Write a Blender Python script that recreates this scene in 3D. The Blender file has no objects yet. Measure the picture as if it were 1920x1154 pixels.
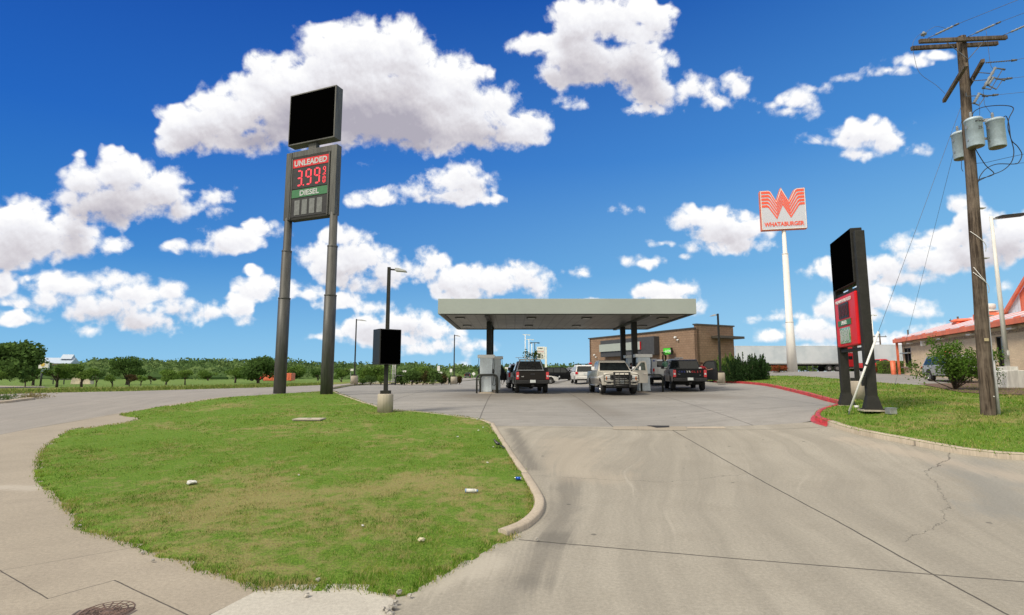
import bpy, bmesh, math, random
import numpy as np
from mathutils import Vector, Matrix, geometry
R = math.radians
rng = np.random.default_rng(7)
random.seed(11)
sc = bpy.context.scene
# ---------------------------------------------------------------- camera
EYE = 2.5
F = 1016.0
PITCH = math.atan(125.0 / F)
cam = bpy.data.cameras.new('camera')
cam.sensor_width = 36.0
cam.lens = F / 1920 * 36.0
cam.clip_start = 0.1
cam.clip_end = 20000
camo = bpy.data.objects.new('camera', cam)
camo.location = (0, 0, EYE)
camo.rotation_euler = (math.pi / 2 + PITCH, 0, 0)
sc.collection.objects.link(camo)
sc.camera = camo
sc.render.resolution_x, sc.render.resolution_y = 1024, 615
sc.view_settings.view_transform = 'Standard'
sc.view_settings.look = 'None'
sc.view_settings.exposure = 0.55
sc.view_settings.gamma = 1.0
sc.render.engine = 'CYCLES'
sc.cycles.use_denoising = True
sc.cycles.max_bounces = 6
sc.cycles.transparent_max_bounces = 12
sc.cycles.diffuse_bounces = 3
sc.cycles.glossy_bounces = 3
# ---------------------------------------------------------------- sky and sun
SUN_EL, SUN_AZ = R(50), R(238)      # azimuth clockwise from +Y
world = bpy.data.worlds.new('World')
sc.world = world
world.use_nodes = True


class NT:
    """short way to write a node tree"""
    def __init__(s, tree):
        s.t = tree
        tree.nodes.clear()

    def n(s, typ, props=None, **ins):
        nd = s.t.nodes.new(typ)
        for k, v in (props or {}).items():
            setattr(nd, k, v)
        for k, v in ins.items():
            if k[0] == 'i' and k[1:].isdigit():
                sock = nd.inputs[int(k[1:])]
            else:
                sock = nd.inputs[k.replace('_', ' ')]
            s.set(sock, v)
        return nd

    def set(s, sock, v):
        if isinstance(v, bpy.types.NodeSocket):
            s.t.links.new(v, sock)
        elif isinstance(v, bpy.types.Node):
            s.t.links.new(v.outputs[0], sock)
        elif isinstance(v, (tuple, list)) and len(v) == 3 and sock.type == 'RGBA':
            sock.default_value = (*v, 1)
        else:
            sock.default_value = v

    def math(s, op, a, b=0.0, c=None, clamp=False):
        nd = s.n('ShaderNodeMath', dict(operation=op, use_clamp=clamp), i0=a, i1=b)
        if c is not None:
            s.set(nd.inputs[2], c)
        return nd.outputs[0]

    def mix(s, fac, a, b, mode='MIX'):
        nd = s.t.nodes.new('ShaderNodeMix')
        nd.data_type = 'RGBA'
        nd.blend_type = mode
        s.set(nd.inputs[0], fac)
        s.set(nd.inputs[6], a)
        s.set(nd.inputs[7], b)
        return nd.outputs[2]

    def step(s, x, lo, hi, a=0.0, b=1.0, smooth=True):
        nd = s.n('ShaderNodeMapRange', dict(interpolation_type='SMOOTHSTEP' if smooth else 'LINEAR'),
                 i0=x, i1=lo, i2=hi, i3=a, i4=b)
        return nd.outputs[0]

    def noise(s, vec, scale, detail=2.0, rough=0.5, dist=0.0):
        nd = s.n('ShaderNodeTexNoise', dict(noise_dimensions='3D'), Vector=vec, Scale=scale, Detail=detail,
                 Roughness=rough, Distortion=dist)
        return nd.outputs[0]

    def vmath(s, op, a, b=None):
        nd = s.n('ShaderNodeVectorMath', dict(operation=op), i0=a)
        if b is not None:
            s.set(nd.inputs[1], b)
        return nd


w = NT(world.node_tree)
sky = w.n('ShaderNodeTexSky', dict(sky_type='NISHITA', sun_disc=False, sun_elevation=SUN_EL, sun_rotation=SUN_AZ,
                                   altitude=200.0, air_density=1.0, dust_density=0.6, ozone_density=2.5))
dirn = w.vmath('NORMALIZE', w.n('ShaderNodeTexCoord').outputs['Generated']).outputs[0]
sep = w.n('ShaderNodeSeparateXYZ', None, Vector=dirn)
rp_ = w.n('ShaderNodeValToRGB', None, Fac=sep.outputs[2]).color_ramp
EXPF = 1 / 2 ** 0.55
rp_.elements[0].position = 0.0; rp_.elements[0].color = (.34, .66, .90, 1)
rp_.elements[1].position = 1.0; rp_.elements[1].color = (.004, .055, .33, 1)
for ps, cc in ((.07, (.255, .575, .865)), (.18, (.125, .41, .785)), (.37, (.043, .23, .66)), (.60, (.010, .10, .46))):
    e_ = rp_.elements.new(ps); e_.color = (*cc, 1)
rampn = [n_ for n_ in w.t.nodes if n_.type == 'VALTORGB'][0]
side = w.step(sep.outputs[0], -.75, .7, 0, 1, smooth=False)
sidec = w.mix(side, (.22, .52, .80), (1.75, 1.28, 1.06))
sidec = w.mix(w.step(sep.outputs[2], .0, .25, .75, 0), sidec, (1, 1, 1))
base = w.mix(1.0, rampn, sidec, 'MULTIPLY')
base = w.mix(0.04, base, w.mix(1.0, sky, (.08, .08, .08), 'MULTIPLY'))
# bright broken overcast, unseen, added behind and above the viewer for neutral light
cn = w.noise(dirn, 2.2, 7, .6, .4)
back = w.math('MAXIMUM', w.step(sep.outputs[1], .12, -.25), w.step(sep.outputs[2], .66, .85))
cf = w.math('MULTIPLY', back, w.step(cn, .36, .52))
base = w.mix(cf, base, (1.30, 1.22, 1.06))
bg = w.n('ShaderNodeBackground', None, Color=base, Strength=EXPF)
w.n('ShaderNodeOutputWorld', None, Surface=bg)

sunl = bpy.data.lights.new('sun', 'SUN')
sunl.energy = 2.5
sunl.angle = R(14)
sunl.color = (1.0, 0.90, 0.74)
suno = bpy.data.objects.new('sun', sunl)
sd = Vector((math.sin(SUN_AZ) * math.cos(SUN_EL), math.cos(SUN_AZ) * math.cos(SUN_EL), math.sin(SUN_EL)))
suno.rotation_euler = sd.to_track_quat('Z', 'Y').to_euler()
suno.location = (10, -20, 60)
sc.collection.objects.link(suno)

# ---------------------------------------------------------------- terrain height
XS = np.array([-80, 5, 9, 12, 16, 22, 30, 40, 70], float)
YS = np.array([0, 6, 10, 13, 15, 17.5, 20, 24, 28, 34, 42, 50, 60, 90, 150, 260], float)
_c = [0, .02, .18, .36, .50, .66, .84, 1.08, 1.28, 1.38, 1.42, 1.42, 1.40, 1.3, 1.2, 1.2]
ZT = np.array([
    _c, _c,
    [0, .02, .20, .40, .56, .78, .95, 1.15, 1.33, 1.43, 1.55, 1.65, 1.8, 2.2, 2.4, 2.4],
    [0, .03, .25, .60, .95, 1.17, 1.20, 1.30, 1.40, 1.50, 1.70, 1.80, 2.0, 2.5, 2.7, 2.7],
    [0, .05, .35, .75, 1.12, 1.27, 1.3, 1.40, 1.50, 1.62, 1.80, 1.95, 2.3, 2.7, 2.9, 2.9],
    [0, .10, .40, .90, 1.2, 1.35, 1.45, 1.58, 1.68, 1.82, 2.05, 2.30, 2.5, 2.85, 3, 3],
    [0, .10, .45, .95, 1.25, 1.4, 1.5, 1.68, 1.84, 2.02, 2.30, 2.5, 2.8, 2.9, 3, 3],
    [0, .10, .45, .95, 1.25, 1.4, 1.5, 1.7, 1.86, 2.05, 2.32, 2.52, 2.8, 2.9, 3, 3],
    [0, .10, .45, .95, 1.25, 1.4, 1.5, 1.7, 1.86, 2.05, 2.32, 2.52, 2.8, 2.9, 3, 3]], float)


def _bil(x, y):
    x = np.clip(x, XS[0], XS[-1] - 1e-6)
    y = np.clip(y, YS[0], YS[-1] - 1e-6)
    i = np.clip(np.searchsorted(XS, x, 'right') - 1, 0, len(XS) - 2)
    j = np.clip(np.searchsorted(YS, y, 'right') - 1, 0, len(YS) - 2)
    u = (x - XS[i]) / (XS[i + 1] - XS[i])
    v = (y - YS[j]) / (YS[j + 1] - YS[j])
    return (ZT[i, j] * (1 - u) + ZT[i + 1, j] * u) * (1 - v) + (ZT[i, j + 1] * (1 - u) + ZT[i + 1, j + 1] * u) * v


def H(x, y):
    """ground height, numpy or scalar"""
    s = 0
    for dx in (-1.2, 0, 1.2):
        for dy in (-1.2, 0, 1.2):
            s = s + _bil(np.asarray(x, float) + dx, np.asarray(y, float) + dy)
    return s / 9


def ray(px, py):
    a, b = (px - 960) / F, (577 - py) / F
    c, s = math.cos(PITCH), math.sin(PITCH)
    d = Vector((a, c - s * b, s + c * b))
    return d / d.y


def at(px, py, y):
    d = ray(px, py)
    return Vector((d.x * y, y, EYE + d.z * y))


def G(px, py, far=140.0, dz=0.0):
    """where a line of sight meets the ground"""
    d = ray(px, py)
    y = 2.0
    f0 = None
    while y < far:
        f = EYE + d.z * y - float(H(d.x * y, y)) - dz
        if f <= 0 and f0 is not None:
            y -= 0.25 * (-f) / (f0 - f)
            break
        f0 = f
        y += 0.25 if y > 3 else 0.1
    return Vector((d.x * y, y, float(H(d.x * y, y)) + dz))


def onground(px, y):
    x = (px - 960) / F * y * 1.0
    # correct for the pitch: iterate on the row of the ground point
    for _ in range(4):
        z = float(H(x, y))
        # camera-space depth of the point
        dep = y * math.cos(PITCH) + (z - EYE) * math.sin(PITCH)
        x = (px - 960) / F * dep
    return Vector((x, y, float(H(x, y))))


# ---------------------------------------------------------------- objects and tags
def link(o):
    sc.collection.objects.link(o)
    return o


def tag(o, label=None, cat=None, group=None, kind=None):
    if label: o['label'] = label
    if cat: o['category'] = cat
    if group: o['group'] = group
    if kind: o['kind'] = kind
    return o


def thing(name, loc, rz=0.0, label=None, cat=None, group=None):
    o = bpy.data.objects.new(name, None)
    o.empty_display_size = 0.2
    o.location = loc
    o.rotation_euler = (0, 0, rz)
    link(o)
    return tag(o, label, cat, group)


def copy_thing(root, loc, rz=0.0, label=None, group=None, scale=None):
    r = root.copy()
    link(r)
    r.location = loc
    r.rotation_euler = (0, 0, rz)
    if scale is not None:
        r.scale = scale
    if label: r['label'] = label
    if group: r['group'] = group
    for ch in list(root.children):
        c = ch.copy(); link(c); c.parent = r
        for g in ch.children:
            d = g.copy(); link(d); d.parent = c
    return r


class MB:
    def __init__(s):
        s.v, s.f, s.sm = [], [], []

    def add(s, vs, fs, smooth=False):
        o = len(s.v)
        s.v += [tuple(p) for p in vs]
        s.f += [tuple(i + o for i in f) for f in fs]
        s.sm += [smooth] * len(fs)
        return s

    def box(s, c, d, rz=0.0, m=None, taper=1.0):
        x, y, z = d[0] / 2, d[1] / 2, d[2] / 2
        P = [Vector((sx * x * (taper if sz > 0 else 1), sy * y * (taper if sz > 0 else 1), sz * z)) for sz in (-1, 1) for sy in (-1, 1) for sx in (-1, 1)]
        M = Matrix.Translation(c) @ Matrix.Rotation(rz, 4, 'Z')
        if m is not None:
            M = Matrix.Translation(c) @ m.to_4x4()
        return s.add([M @ p for p in P], [(0, 2, 3, 1), (4, 5, 7, 6), (0, 1, 5, 4), (2, 6, 7, 3), (0, 4, 6, 2), (1, 3, 7, 5)])

    def bar(s, a, b, wd, ht=None, up=(0, 0, 1)):
        a, b = Vector(a), Vector(b)
        ht = wd if ht is None else ht
        d = (b - a).normalized()
        u = Vector(up)
        if abs(d.dot(u)) > 0.98:
            u = Vector((0, 1, 0))
        sd_ = d.cross(u).normalized()
        u = sd_.cross(d)
        P = [p + sd_ * (i * wd / 2) + u * (j * ht / 2) for p in (a, b) for j in (-1, 1) for i in (-1, 1)]
        return s.add(P, [(0, 1, 3, 2), (4, 6, 7, 5), (0, 4, 5, 1), (2, 3, 7, 6), (0, 2, 6, 4), (1, 5, 7, 3)])

    def cyl(s, a, b, r0, r1=None, n=16, caps=True):
        a, b = Vector(a), Vector(b)
        r1 = r0 if r1 is None else r1
        d = (b - a).normalized()
        u = Vector((0, 0, 1)) if abs(d.z) < 0.95 else Vector((1, 0, 0))
        p = d.cross(u).normalized(); q = d.cross(p)
        P = []
        for c, r in ((a, r0), (b, r1)):
            P += [c + (p * math.cos(t) + q * math.sin(t)) * r for t in [2 * math.pi * k / n for k in range(n)]]
        s.add(P, [(k, (k + 1) % n, n + (k + 1) % n, n + k) for k in range(n)], True)
        if caps:
            o = len(s.v) - 2 * n
            s.f += [tuple(o + k for k in reversed(range(n))), tuple(o + n + k for k in range(n))]
            s.sm += [False, False]
        return s

    def tube(s, pts, r, n=8, closed=False):
        pts = [Vector(p) for p in pts]
        m = len(pts)
        rr = r if isinstance(r, (list, tuple)) else [r] * m
        P = []
        prev = None
        for i, p in enumerate(pts):
            if closed:
                d = pts[(i + 1) % m] - pts[i - 1]
            else:
                d = pts[min(i + 1, m - 1)] - pts[max(i - 1, 0)]
            d.normalize()
            if prev is None:
                u = Vector((0, 0, 1)) if abs(d.z) < 0.9 else Vector((1, 0, 0))
                prev = d.cross(u).normalized()
            a = (prev - d * prev.dot(d)).normalized()
            prev = a
            b = d.cross(a)
            P += [p + (a * math.cos(t) + b * math.sin(t)) * rr[i] for t in [2 * math.pi * k / n for k in range(n)]]
        fs = []
        for i in range(m if closed else m - 1):
            j = (i + 1) % m
            fs += [(i * n + k, i * n + (k + 1) % n, j * n + (k + 1) % n, j * n + k) for k in range(n)]
        s.add(P, fs, True)
        if not closed:
            o = len(s.v) - m * n
            s.f += [tuple(o + k for k in reversed(range(n))), tuple(o + (m - 1) * n + k for k in range(n))]
            s.sm += [False, False]
        return s

    def lathe(s, prof, c=(0, 0, 0), n=20):
        c = Vector(c)
        P = [c + Vector((r * math.cos(2 * math.pi * k / n), r * math.sin(2 * math.pi * k / n), z)) for r, z in prof for k in range(n)]
        m = len(prof)
        s.add(P, [(i * n + k, i * n + (k + 1) % n, (i + 1) * n + (k + 1) % n, (i + 1) * n + k) for i in range(m - 1) for k in range(n)], True)
        return s

    def quad(s, a, b, c, d):
        return s.add([a, b, c, d], [(0, 1, 2, 3)])

    def prism(s, poly, h0, h1, axis='x'):
        """poly in the plane across the axis, extruded from h0 to h1; h may be a function of the 2D point"""
        def P(u, v, h):
            return (h, u, v) if axis == 'x' else ((u, h, v) if axis == 'y' else (u, v, h))
        f0 = h0 if callable(h0) else (lambda u, v: h0)
        f1 = h1 if callable(h1) else (lambda u, v: h1)
        n = len(poly)
        vs = [P(u, v, f0(u, v)) for u, v in poly] + [P(u, v, f1(u, v)) for u, v in poly]
        tris = geometry.tessellate_polygon([[Vector((u, v, 0)) for u, v in poly]])
        fs = [(i, (i + 1) % n, n + (i + 1) % n, n + i) for i in range(n)]
        fs += [tuple(t) for t in tris] + [tuple(n + i for i in reversed(t)) for t in tris]
        return s.add(vs, fs)

    def build(s, name, mat, parent=None, bevel=0.0, seg=2, fix=True, loc=None):
        me = bpy.data.meshes.new(name)
        me.from_pydata(s.v, [], s.f)
        me.polygons.foreach_set('use_smooth', s.sm)
        if fix:
            bm = bmesh.new(); bm.from_mesh(me)
            bmesh.ops.recalc_face_normals(bm, faces=bm.faces)
            bm.to_mesh(me); bm.free()
        me.update()
        me.materials.append(mat)
        o = bpy.data.objects.new(name, me)
        link(o)
        if parent is not None:
            o.parent = parent
        if loc is not None:
            o.location = loc
        if bevel > 0:
            md = o.modifiers.new('bevel', 'BEVEL')
            md.width = bevel; md.segments = seg; md.limit_method = 'ANGLE'; md.angle_limit = R(35)
            md.harden_normals = False
        return o


def text_mesh(body, name, mat, parent, width=None, height=None, loc=(0, 0, 0), rot=(math.pi / 2, 0, 0), extrude=0.004, bold=0.0, spacing=1.0):
    """flat lettering centred on loc, fitted to width and height"""
    cu = bpy.data.curves.new(name, 'FONT')
    cu.body = body
    cu.align_x = 'CENTER'; cu.align_y = 'CENTER'
    cu.extrude = extrude; cu.offset = bold; cu.space_character = spacing
    cu.resolution_u = 3
    to = bpy.data.objects.new(name, cu)
    link(to)
    bpy.context.view_layer.update()
    me = bpy.data.meshes.new_from_object(to.evaluated_get(bpy.context.evaluated_depsgraph_get()))
    bpy.data.objects.remove(to)
    co = np.empty(len(me.vertices) * 3); me.vertices.foreach_get('co', co); co = co.reshape(-1, 3)
    mn, mx = co.min(0), co.max(0)
    sx = (width / (mx[0] - mn[0])) if width else None
    sy = (height / (mx[1] - mn[1])) if height else None
    if sx is None: sx = sy
    if sy is None: sy = sx
    ctr = (mn + mx) / 2
    co[:, 0] = (co[:, 0] - ctr[0]) * sx
    co[:, 1] = (co[:, 1] - ctr[1]) * sy
    me.vertices.foreach_set('co', co.ravel())
    me.materials.clear(); me.materials.append(mat)
    o = bpy.data.objects.new(name, me)
    link(o)
    o.parent = parent
    o.location = loc; o.rotation_euler = rot
    return o


# ---------------------------------------------------------------- materials
def new_mat(name):
    m = bpy.data.materials.new(name)
    m.use_nodes = True
    t = NT(m.node_tree)
    return m, t


def finish(t, col, rough=0.6, metal=0.0, normal=None, spec=None, emit=None, estr=0.0, trans=None, coat=0.0, alpha=None):
    kw = dict(Base_Color=col, Roughness=rough, Metallic=metal)
    b = t.n('ShaderNodeBsdfPrincipled', None, **kw)
    if spec is not None: b.inputs['Specular IOR Level'].default_value = spec
    if coat: b.inputs['Coat Weight'].default_value = coat; b.inputs['Coat Roughness'].default_value = 0.06
    if normal is not None: t.set(b.inputs['Normal'], normal)
    if emit is not None:
        t.set(b.inputs['Emission Color'], emit); b.inputs['Emission Strength'].default_value = estr
    if trans is not None: b.inputs['Transmission Weight'].default_value = trans
    if alpha is not None: t.set(b.inputs['Alpha'], alpha)
    t.n('ShaderNodeOutputMaterial', None, Surface=b)
    return b


def bump(t, h, strength=0.3, dist=0.02):
    return t.n('ShaderNodeBump', None, Height=h, Strength=strength, Distance=dist).outputs[0]


def M(name, col, rough=0.6, metal=0.0, var=0.12, scale=4.0, bmp=0.0, col2=None, coat=0.0, spec=None, emit=None, estr=0.0, streak=False):
    """a plain surface with uneven colour and gloss"""
    m, t = new_mat(name)
    co = t.n('ShaderNodeTexCoord').outputs['Object']
    if streak:
        co = t.vmath('MULTIPLY', co, (1, 1, 0.12)).outputs[0]
    n1 = t.noise(co, scale, 6, 0.62)
    n2 = t.noise(co, scale * 7.3, 4, 0.6)
    if col2 is None:
        col2 = tuple(max(c * (1 - 2.2 * var), 0.0) for c in col)
    hi = tuple(min(c * (1 + var), 1) for c in col)
    f = t.math('ADD', t.math('MULTIPLY', n1, 0.65), t.math('MULTIPLY', n2, 0.35))
    c = t.mix(t.step(f, 0.38, 0.66), col2, hi)
    r = t.math('MULTIPLY_ADD', n1, 0.25, rough - 0.125, clamp=True)
    nm = bump(t, n2, bmp, 0.01) if bmp else None
    finish(t, c, r, metal, nm, spec=spec, coat=coat, emit=emit, estr=estr)
    return m
# ---------------------------------------------------------------- clouds: far shell that only gives light where there is cloud
CL = [(690,110,110,75),(625,62,60,26),(690,72,55,40),(760,112,60,50),(830,160,70,60),(888,138,33,26),(920,190,50,32),(1000,238,42,34),(950,255,80,36),
(850,240,120,50),(700,200,160,88),(550,180,110,75),(470,170,65,42),(430,222,90,58),(360,242,70,42),(332,214,40,24),(322,270,38,28),(440,262,100,32),(780,230,120,58),
(825,268,45,28),(560,240,120,45),(230,330,65,48),(226,300,32,22),(160,342,52,38),(300,362,58,46),(220,382,115,42),(130,370,32,24),(340,395,38,26),(403,372,28,24),
(408,396,20,18),(50,400,52,28),(20,420,70,45),(60,450,110,48),(140,460,68,33),(192,465,36,17),(10,480,60,38),(14,532,24,28),(228,460,14,6),(485,430,30,18),
(430,452,65,26),(375,464,42,13),(510,438,17,6),(120,535,88,26),(215,530,58,24),(250,550,58,28),(320,545,33,20),(80,565,72,20),(30,597,45,16),(200,580,88,33),
(270,600,58,28),(330,580,42,20),(155,620,24,12),(290,620,38,14),(350,575,24,16),(410,585,43,16),(450,577,24,20),(380,590,24,10),(470,600,13,5),(485,540,43,24),
(540,542,24,20),(478,510,14,10),(455,560,24,8),(650,445,48,23),(600,476,48,22),(680,482,58,33),(640,496,60,28),(730,512,58,28),(640,525,38,18),(690,532,58,20),
(810,492,33,22),(790,510,48,26),(850,530,50,30),(880,515,38,20),(930,530,68,30),(990,512,43,24),(1010,532,38,33),(870,552,60,16),(1070,512,16,5),(1055,536,7,4),
(585,552,30,14),(640,566,48,16),(700,577,38,14),(650,622,38,18),(690,612,58,23),(760,606,66,28),(820,620,50,20),(720,637,70,13),(612,633,24,5),(840,649,48,14),
(800,657,33,7),(870,651,20,10),(905,650,16,7),(866,686,7,5),(1150,28,108,42),(1090,52,46,32),(1232,40,40,36),(1180,62,78,30),(995,86,42,20),(1040,82,46,16),
(1130,102,76,32),(1098,130,78,42),(1190,130,78,48),(1232,170,66,32),(1290,165,52,26),(1320,177,28,17),(1215,205,38,10),(1080,196,22,8),(1385,168,30,28),
(1350,192,34,15),(1405,148,10,13),(1500,186,42,24),(1530,166,33,15),(1455,198,18,6),(1482,210,33,10),(1576,148,15,5),(1705,114,33,14),(1742,105,26,6),
(1662,132,22,5),(1690,131,18,10),(1625,252,66,27),(1590,268,48,18),(1660,265,42,23),(1528,268,28,9),(1602,290,33,13),(1720,283,24,13),(870,325,38,28),
(830,346,48,27),(890,345,38,23),(790,360,56,22),(850,370,58,20),(720,372,50,12),(668,374,18,14),(902,376,22,6),(1305,415,42,26),(1350,430,66,35),(1410,430,42,27),
(1330,465,48,17),(1293,482,12,6),(1390,460,46,19),(1240,456,16,5),(1205,494,34,13),(1245,545,58,20),(1280,542,38,23),(1215,550,28,10),(1300,572,24,20),(1260,572,58,22),
(1800,384,24,20),(1832,420,43,32),(1900,432,50,38),(1782,452,48,27),(1730,456,58,20),(1690,460,38,20),(1660,500,58,27),(1740,492,86,32),(1820,482,78,32),
(1880,462,60,33),(1560,506,42,19),(1600,517,58,22),(1700,522,66,14),(1525,511,22,6),(1640,560,38,22),(1690,576,48,19),(1742,588,23,10),(1570,577,48,25),
(1600,592,58,17),(1460,632,46,17),(1520,622,56,22),(1580,622,58,24),(1640,642,58,19),(1700,642,58,17),(1760,622,48,12),(1455,595,20,9),(1500,595,13,5),(1415,597,9,6),
(150,290,10,5),(685,307,5,3),(1175,392,12,3),(1890,540,14,5),(1075,575,120,8),(1440,662,60,10),(1540,660,90,16),(1840,660,80,14),(1640,690,220,12),
(2080,300,120,50),(2200,520,140,60),(2050,120,90,40),(-150,250,120,50),(-260,480,150,60),(-330,120,130,50),(700,-140,160,50),(1500,-180,160,60),(200,-160,150,50)]
GX, GY, GS = (-560, 2480), (-330, 712), 3.0
gx = np.arange(GX[0], GX[1], GS); gy = np.arange(GY[0], GY[1], GS)
PX, PY = np.meshgrid(gx, gy)
Dm = np.full(PX.shape, -60.0)
Hm = np.zeros(PX.shape)


def splat(cx, cy, rx, ry, hs=1.0, flat=1.0):
    x0, x1 = np.searchsorted(gx, [cx - rx * 1.6 - 20, cx + rx * 1.6 + 20])
    y0, y1 = np.searchsorted(gy, [cy - ry * 1.6 - 20, cy + ry * 1.6 + 20])
    if x1 <= x0 or y1 <= y0: return
    X, Y = PX[y0:y1, x0:x1], PY[y0:y1, x0:x1]
    dy = (Y - cy) / ry
    dy = np.where(dy > 0, dy * flat, dy)
    q = ((X - cx) / rx) ** 2 + dy ** 2
    m = min(rx, ry)
    Dm[y0:y1, x0:x1] = np.maximum(Dm[y0:y1, x0:x1], (1 - np.sqrt(q)) * m)
    hh = np.sqrt(np.clip(1 - q, 0, 1)) * m * hs
    Hm[y0:y1, x0:x1] = np.maximum(Hm[y0:y1, x0:x1], hh)


for (cx, cy, rx, ry) in CL:
    splat(cx, cy, rx * .93, ry * .9, 0.9, 1.15)
    n = int(np.clip(rx * ry / 90, 4, 60))
    for k in range(n):
        a = rng.uniform(0, 2 * math.pi)
        rr = math.sqrt(rng.uniform(0.15, 0.95))
        up = -1 if math.sin(a) < 0 else 0.75
        r = min(rx, ry) * rng.uniform(.16, .42)
        bx, by = cx + math.cos(a) * rx * rr * .92, cy + abs(math.sin(a)) * ry * rr * up * .92
        splat(bx, by, r * rng.uniform(1.0, 1.35), r, 1.0 + rng.uniform(0.2, .9))


def vnoise(X, Y, s, seed):
    r = np.random.default_rng(seed)
    T = r.uniform(-1, 1, (128, 128))
    x, y = X / s, Y / s
    i, j = np.floor(x).astype(int), np.floor(y).astype(int)
    u, v = x - i, y - j
    u, v = u * u * (3 - 2 * u), v * v * (3 - 2 * v)
    g = lambda a, b: T[a % 128, b % 128]
    return (g(i, j) * (1 - u) + g(i + 1, j) * u) * (1 - v) + (g(i, j + 1) * (1 - u) + g(i + 1, j + 1) * u) * v


def blur(A, k):
    for ax in (0, 1):
        c = np.cumsum(np.insert(np.pad(A, [(k, k) if a == ax else (0, 0) for a in (0, 1)], mode='edge'), 0, 0, axis=ax), axis=ax)
        n = A.shape[ax]
        A = (np.take(c, np.arange(2 * k + 1, 2 * k + 1 + n), axis=ax) - np.take(c, np.arange(0, n), axis=ax)) / (2 * k + 1)
    return A


Dm = Dm + 5.5 * vnoise(PX, PY, 46, 1) + 4.0 * vnoise(PX, PY, 21, 2) + 2.6 * vnoise(PX, PY, 10, 3)
mask = np.clip((Dm + 1) / 5, 0, 1)
hb = blur(blur(Hm + 5 * vnoise(PX, PY, 30, 5) + 2 * vnoise(PX, PY, 14, 6), 2), 2)
gyy, gxx = np.gradient(hb, GS)
nz = 1 / np.sqrt(1 + (gxx * .8) ** 2 + (gyy * .8) ** 2)
lam = (gxx * .8 * -.30 + gyy * .8 * .78 + .55) * nz         # light from above, a little from the right
above = np.zeros_like(mask); below = np.zeros_like(mask); acc = np.zeros(mask.shape[1])
for i in range(mask.shape[0]):
    acc = acc * .965 * (0.35 + .65 * mask[i]) + mask[i] * GS; above[i] = acc
acc = np.zeros(mask.shape[1])
for i in reversed(range(mask.shape[0])):
    acc = acc * .965 * (0.35 + .65 * mask[i]) + mask[i] * GS; below[i] = acc
pos = above / (above + below + 8)
tot = np.clip((above + below) / 110, 0, 1)
low = blur(blur(np.clip((pos - .22) / .45, 0, 1) * tot, 6), 5)
low = low * np.clip(1.0 + .35 * vnoise(PX, PY, 70, 8), 0.4, 1.3)
shade = np.clip(1.04 - .92 * low + .36 * (blur(lam, 2) - .58), 0, 1.15)
cs, sn = math.cos(PITCH), math.sin(PITCH)
A_, B_ = (PX - 960) / F, (577 - PY) / F
dirs = np.stack([A_, cs - sn * B_, sn + cs * B_], -1)
dirs /= np.linalg.norm(dirs, axis=-1, keepdims=True)
nr, nc = PX.shape
me = bpy.data.meshes.new('clouds')
me.vertices.add(nr * nc)
me.vertices.foreach_set('co', (dirs * 6000 + np.array([0, 0, EYE])).reshape(-1).astype(np.float32))
idx = np.arange(nr * nc).reshape(nr, nc)
qd = np.stack([idx[:-1, :-1], idx[:-1, 1:], idx[1:, 1:], idx[1:, :-1]], -1).reshape(-1, 4)
# keep only the part of the shell near cloud
ok = (Dm.reshape(-1)[qd].max(1) > -14)
qd = qd[ok]
me.loops.add(qd.size); me.polygons.add(len(qd))
me.loops.foreach_set('vertex_index', qd.ravel().astype(np.int32))
me.polygons.foreach_set('loop_start', (np.arange(len(qd)) * 4).astype(np.int32))
me.polygons.foreach_set('loop_total', np.full(len(qd), 4, np.int32))
me.update()
for nm, arr in (('cover', Dm / 20), ('shade', shade)):
    at_ = me.attributes.new(nm, 'FLOAT', 'POINT')
    at_.data.foreach_set('value', arr.reshape(-1).astype(np.float32))
m, t = new_mat('cloud')
dn = t.vmath('NORMALIZE', t.n('ShaderNodeNewGeometry').outputs['Position']).outputs[0]
cov = t.n('ShaderNodeAttribute', dict(attribute_name='cover')).outputs['Fac']
shd = t.n('ShaderNodeAttribute', dict(attribute_name='shade')).outputs['Fac']
n1 = t.noise(dn, 46, 8, 0.58)
n2 = t.noise(t.vmath('ADD', dn, (0.002, 0, 0.006)).outputs[0], 46, 8, 0.58)
nw = t.noise(dn, 14, 5, 0.6, 0.6)
amp = t.step(nw, 0.40, 0.66, 0.6, 3.0)
d = t.math('ADD', t.math('ADD', cov, 0.33), t.math('MULTIPLY', t.math('SUBTRACT', n1, 0.52), amp))
soft = t.step(nw, 0.35, 0.64, 0.34, 1.25)
al = t.n('ShaderNodeMapRange', dict(interpolation_type='SMOOTHSTEP'), i0=d, i1=-0.03, i2=soft, i3=0.0, i4=1.0).outputs[0]
s_ = t.math('ADD', shd, t.math('MULTIPLY', t.math('SUBTRACT', n1, n2), .55))
ramp = t.n('ShaderNodeValToRGB', None, Fac=s_)
cr = ramp.color_ramp
cr.elements[0].position = 0.05; cr.elements[0].color = (0.43, 0.41, 0.48, 1)
cr.elements[1].position = 1.0; cr.elements[1].color = (1.0, 1.0, 1.0, 1)
e = cr.elements.new(0.42); e.color = (0.65, 0.625, 0.665, 1)
e = cr.elements.new(0.74); e.color = (0.86, 0.86, 0.90, 1)
em = t.n('ShaderNodeEmission', None, Color=ramp, Strength=0.70)
tr = t.n('ShaderNodeBsdfTransparent')
mx = t.n('ShaderNodeMixShader', None, i0=al, i1=tr, i2=em)
t.n('ShaderNodeOutputMaterial', None, Surface=mx)
me.materials.append(m)
tag(link(bpy.data.objects.new('clouds', me)), kind='structure')

# ---------------------------------------------------------------- ground materials


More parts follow.
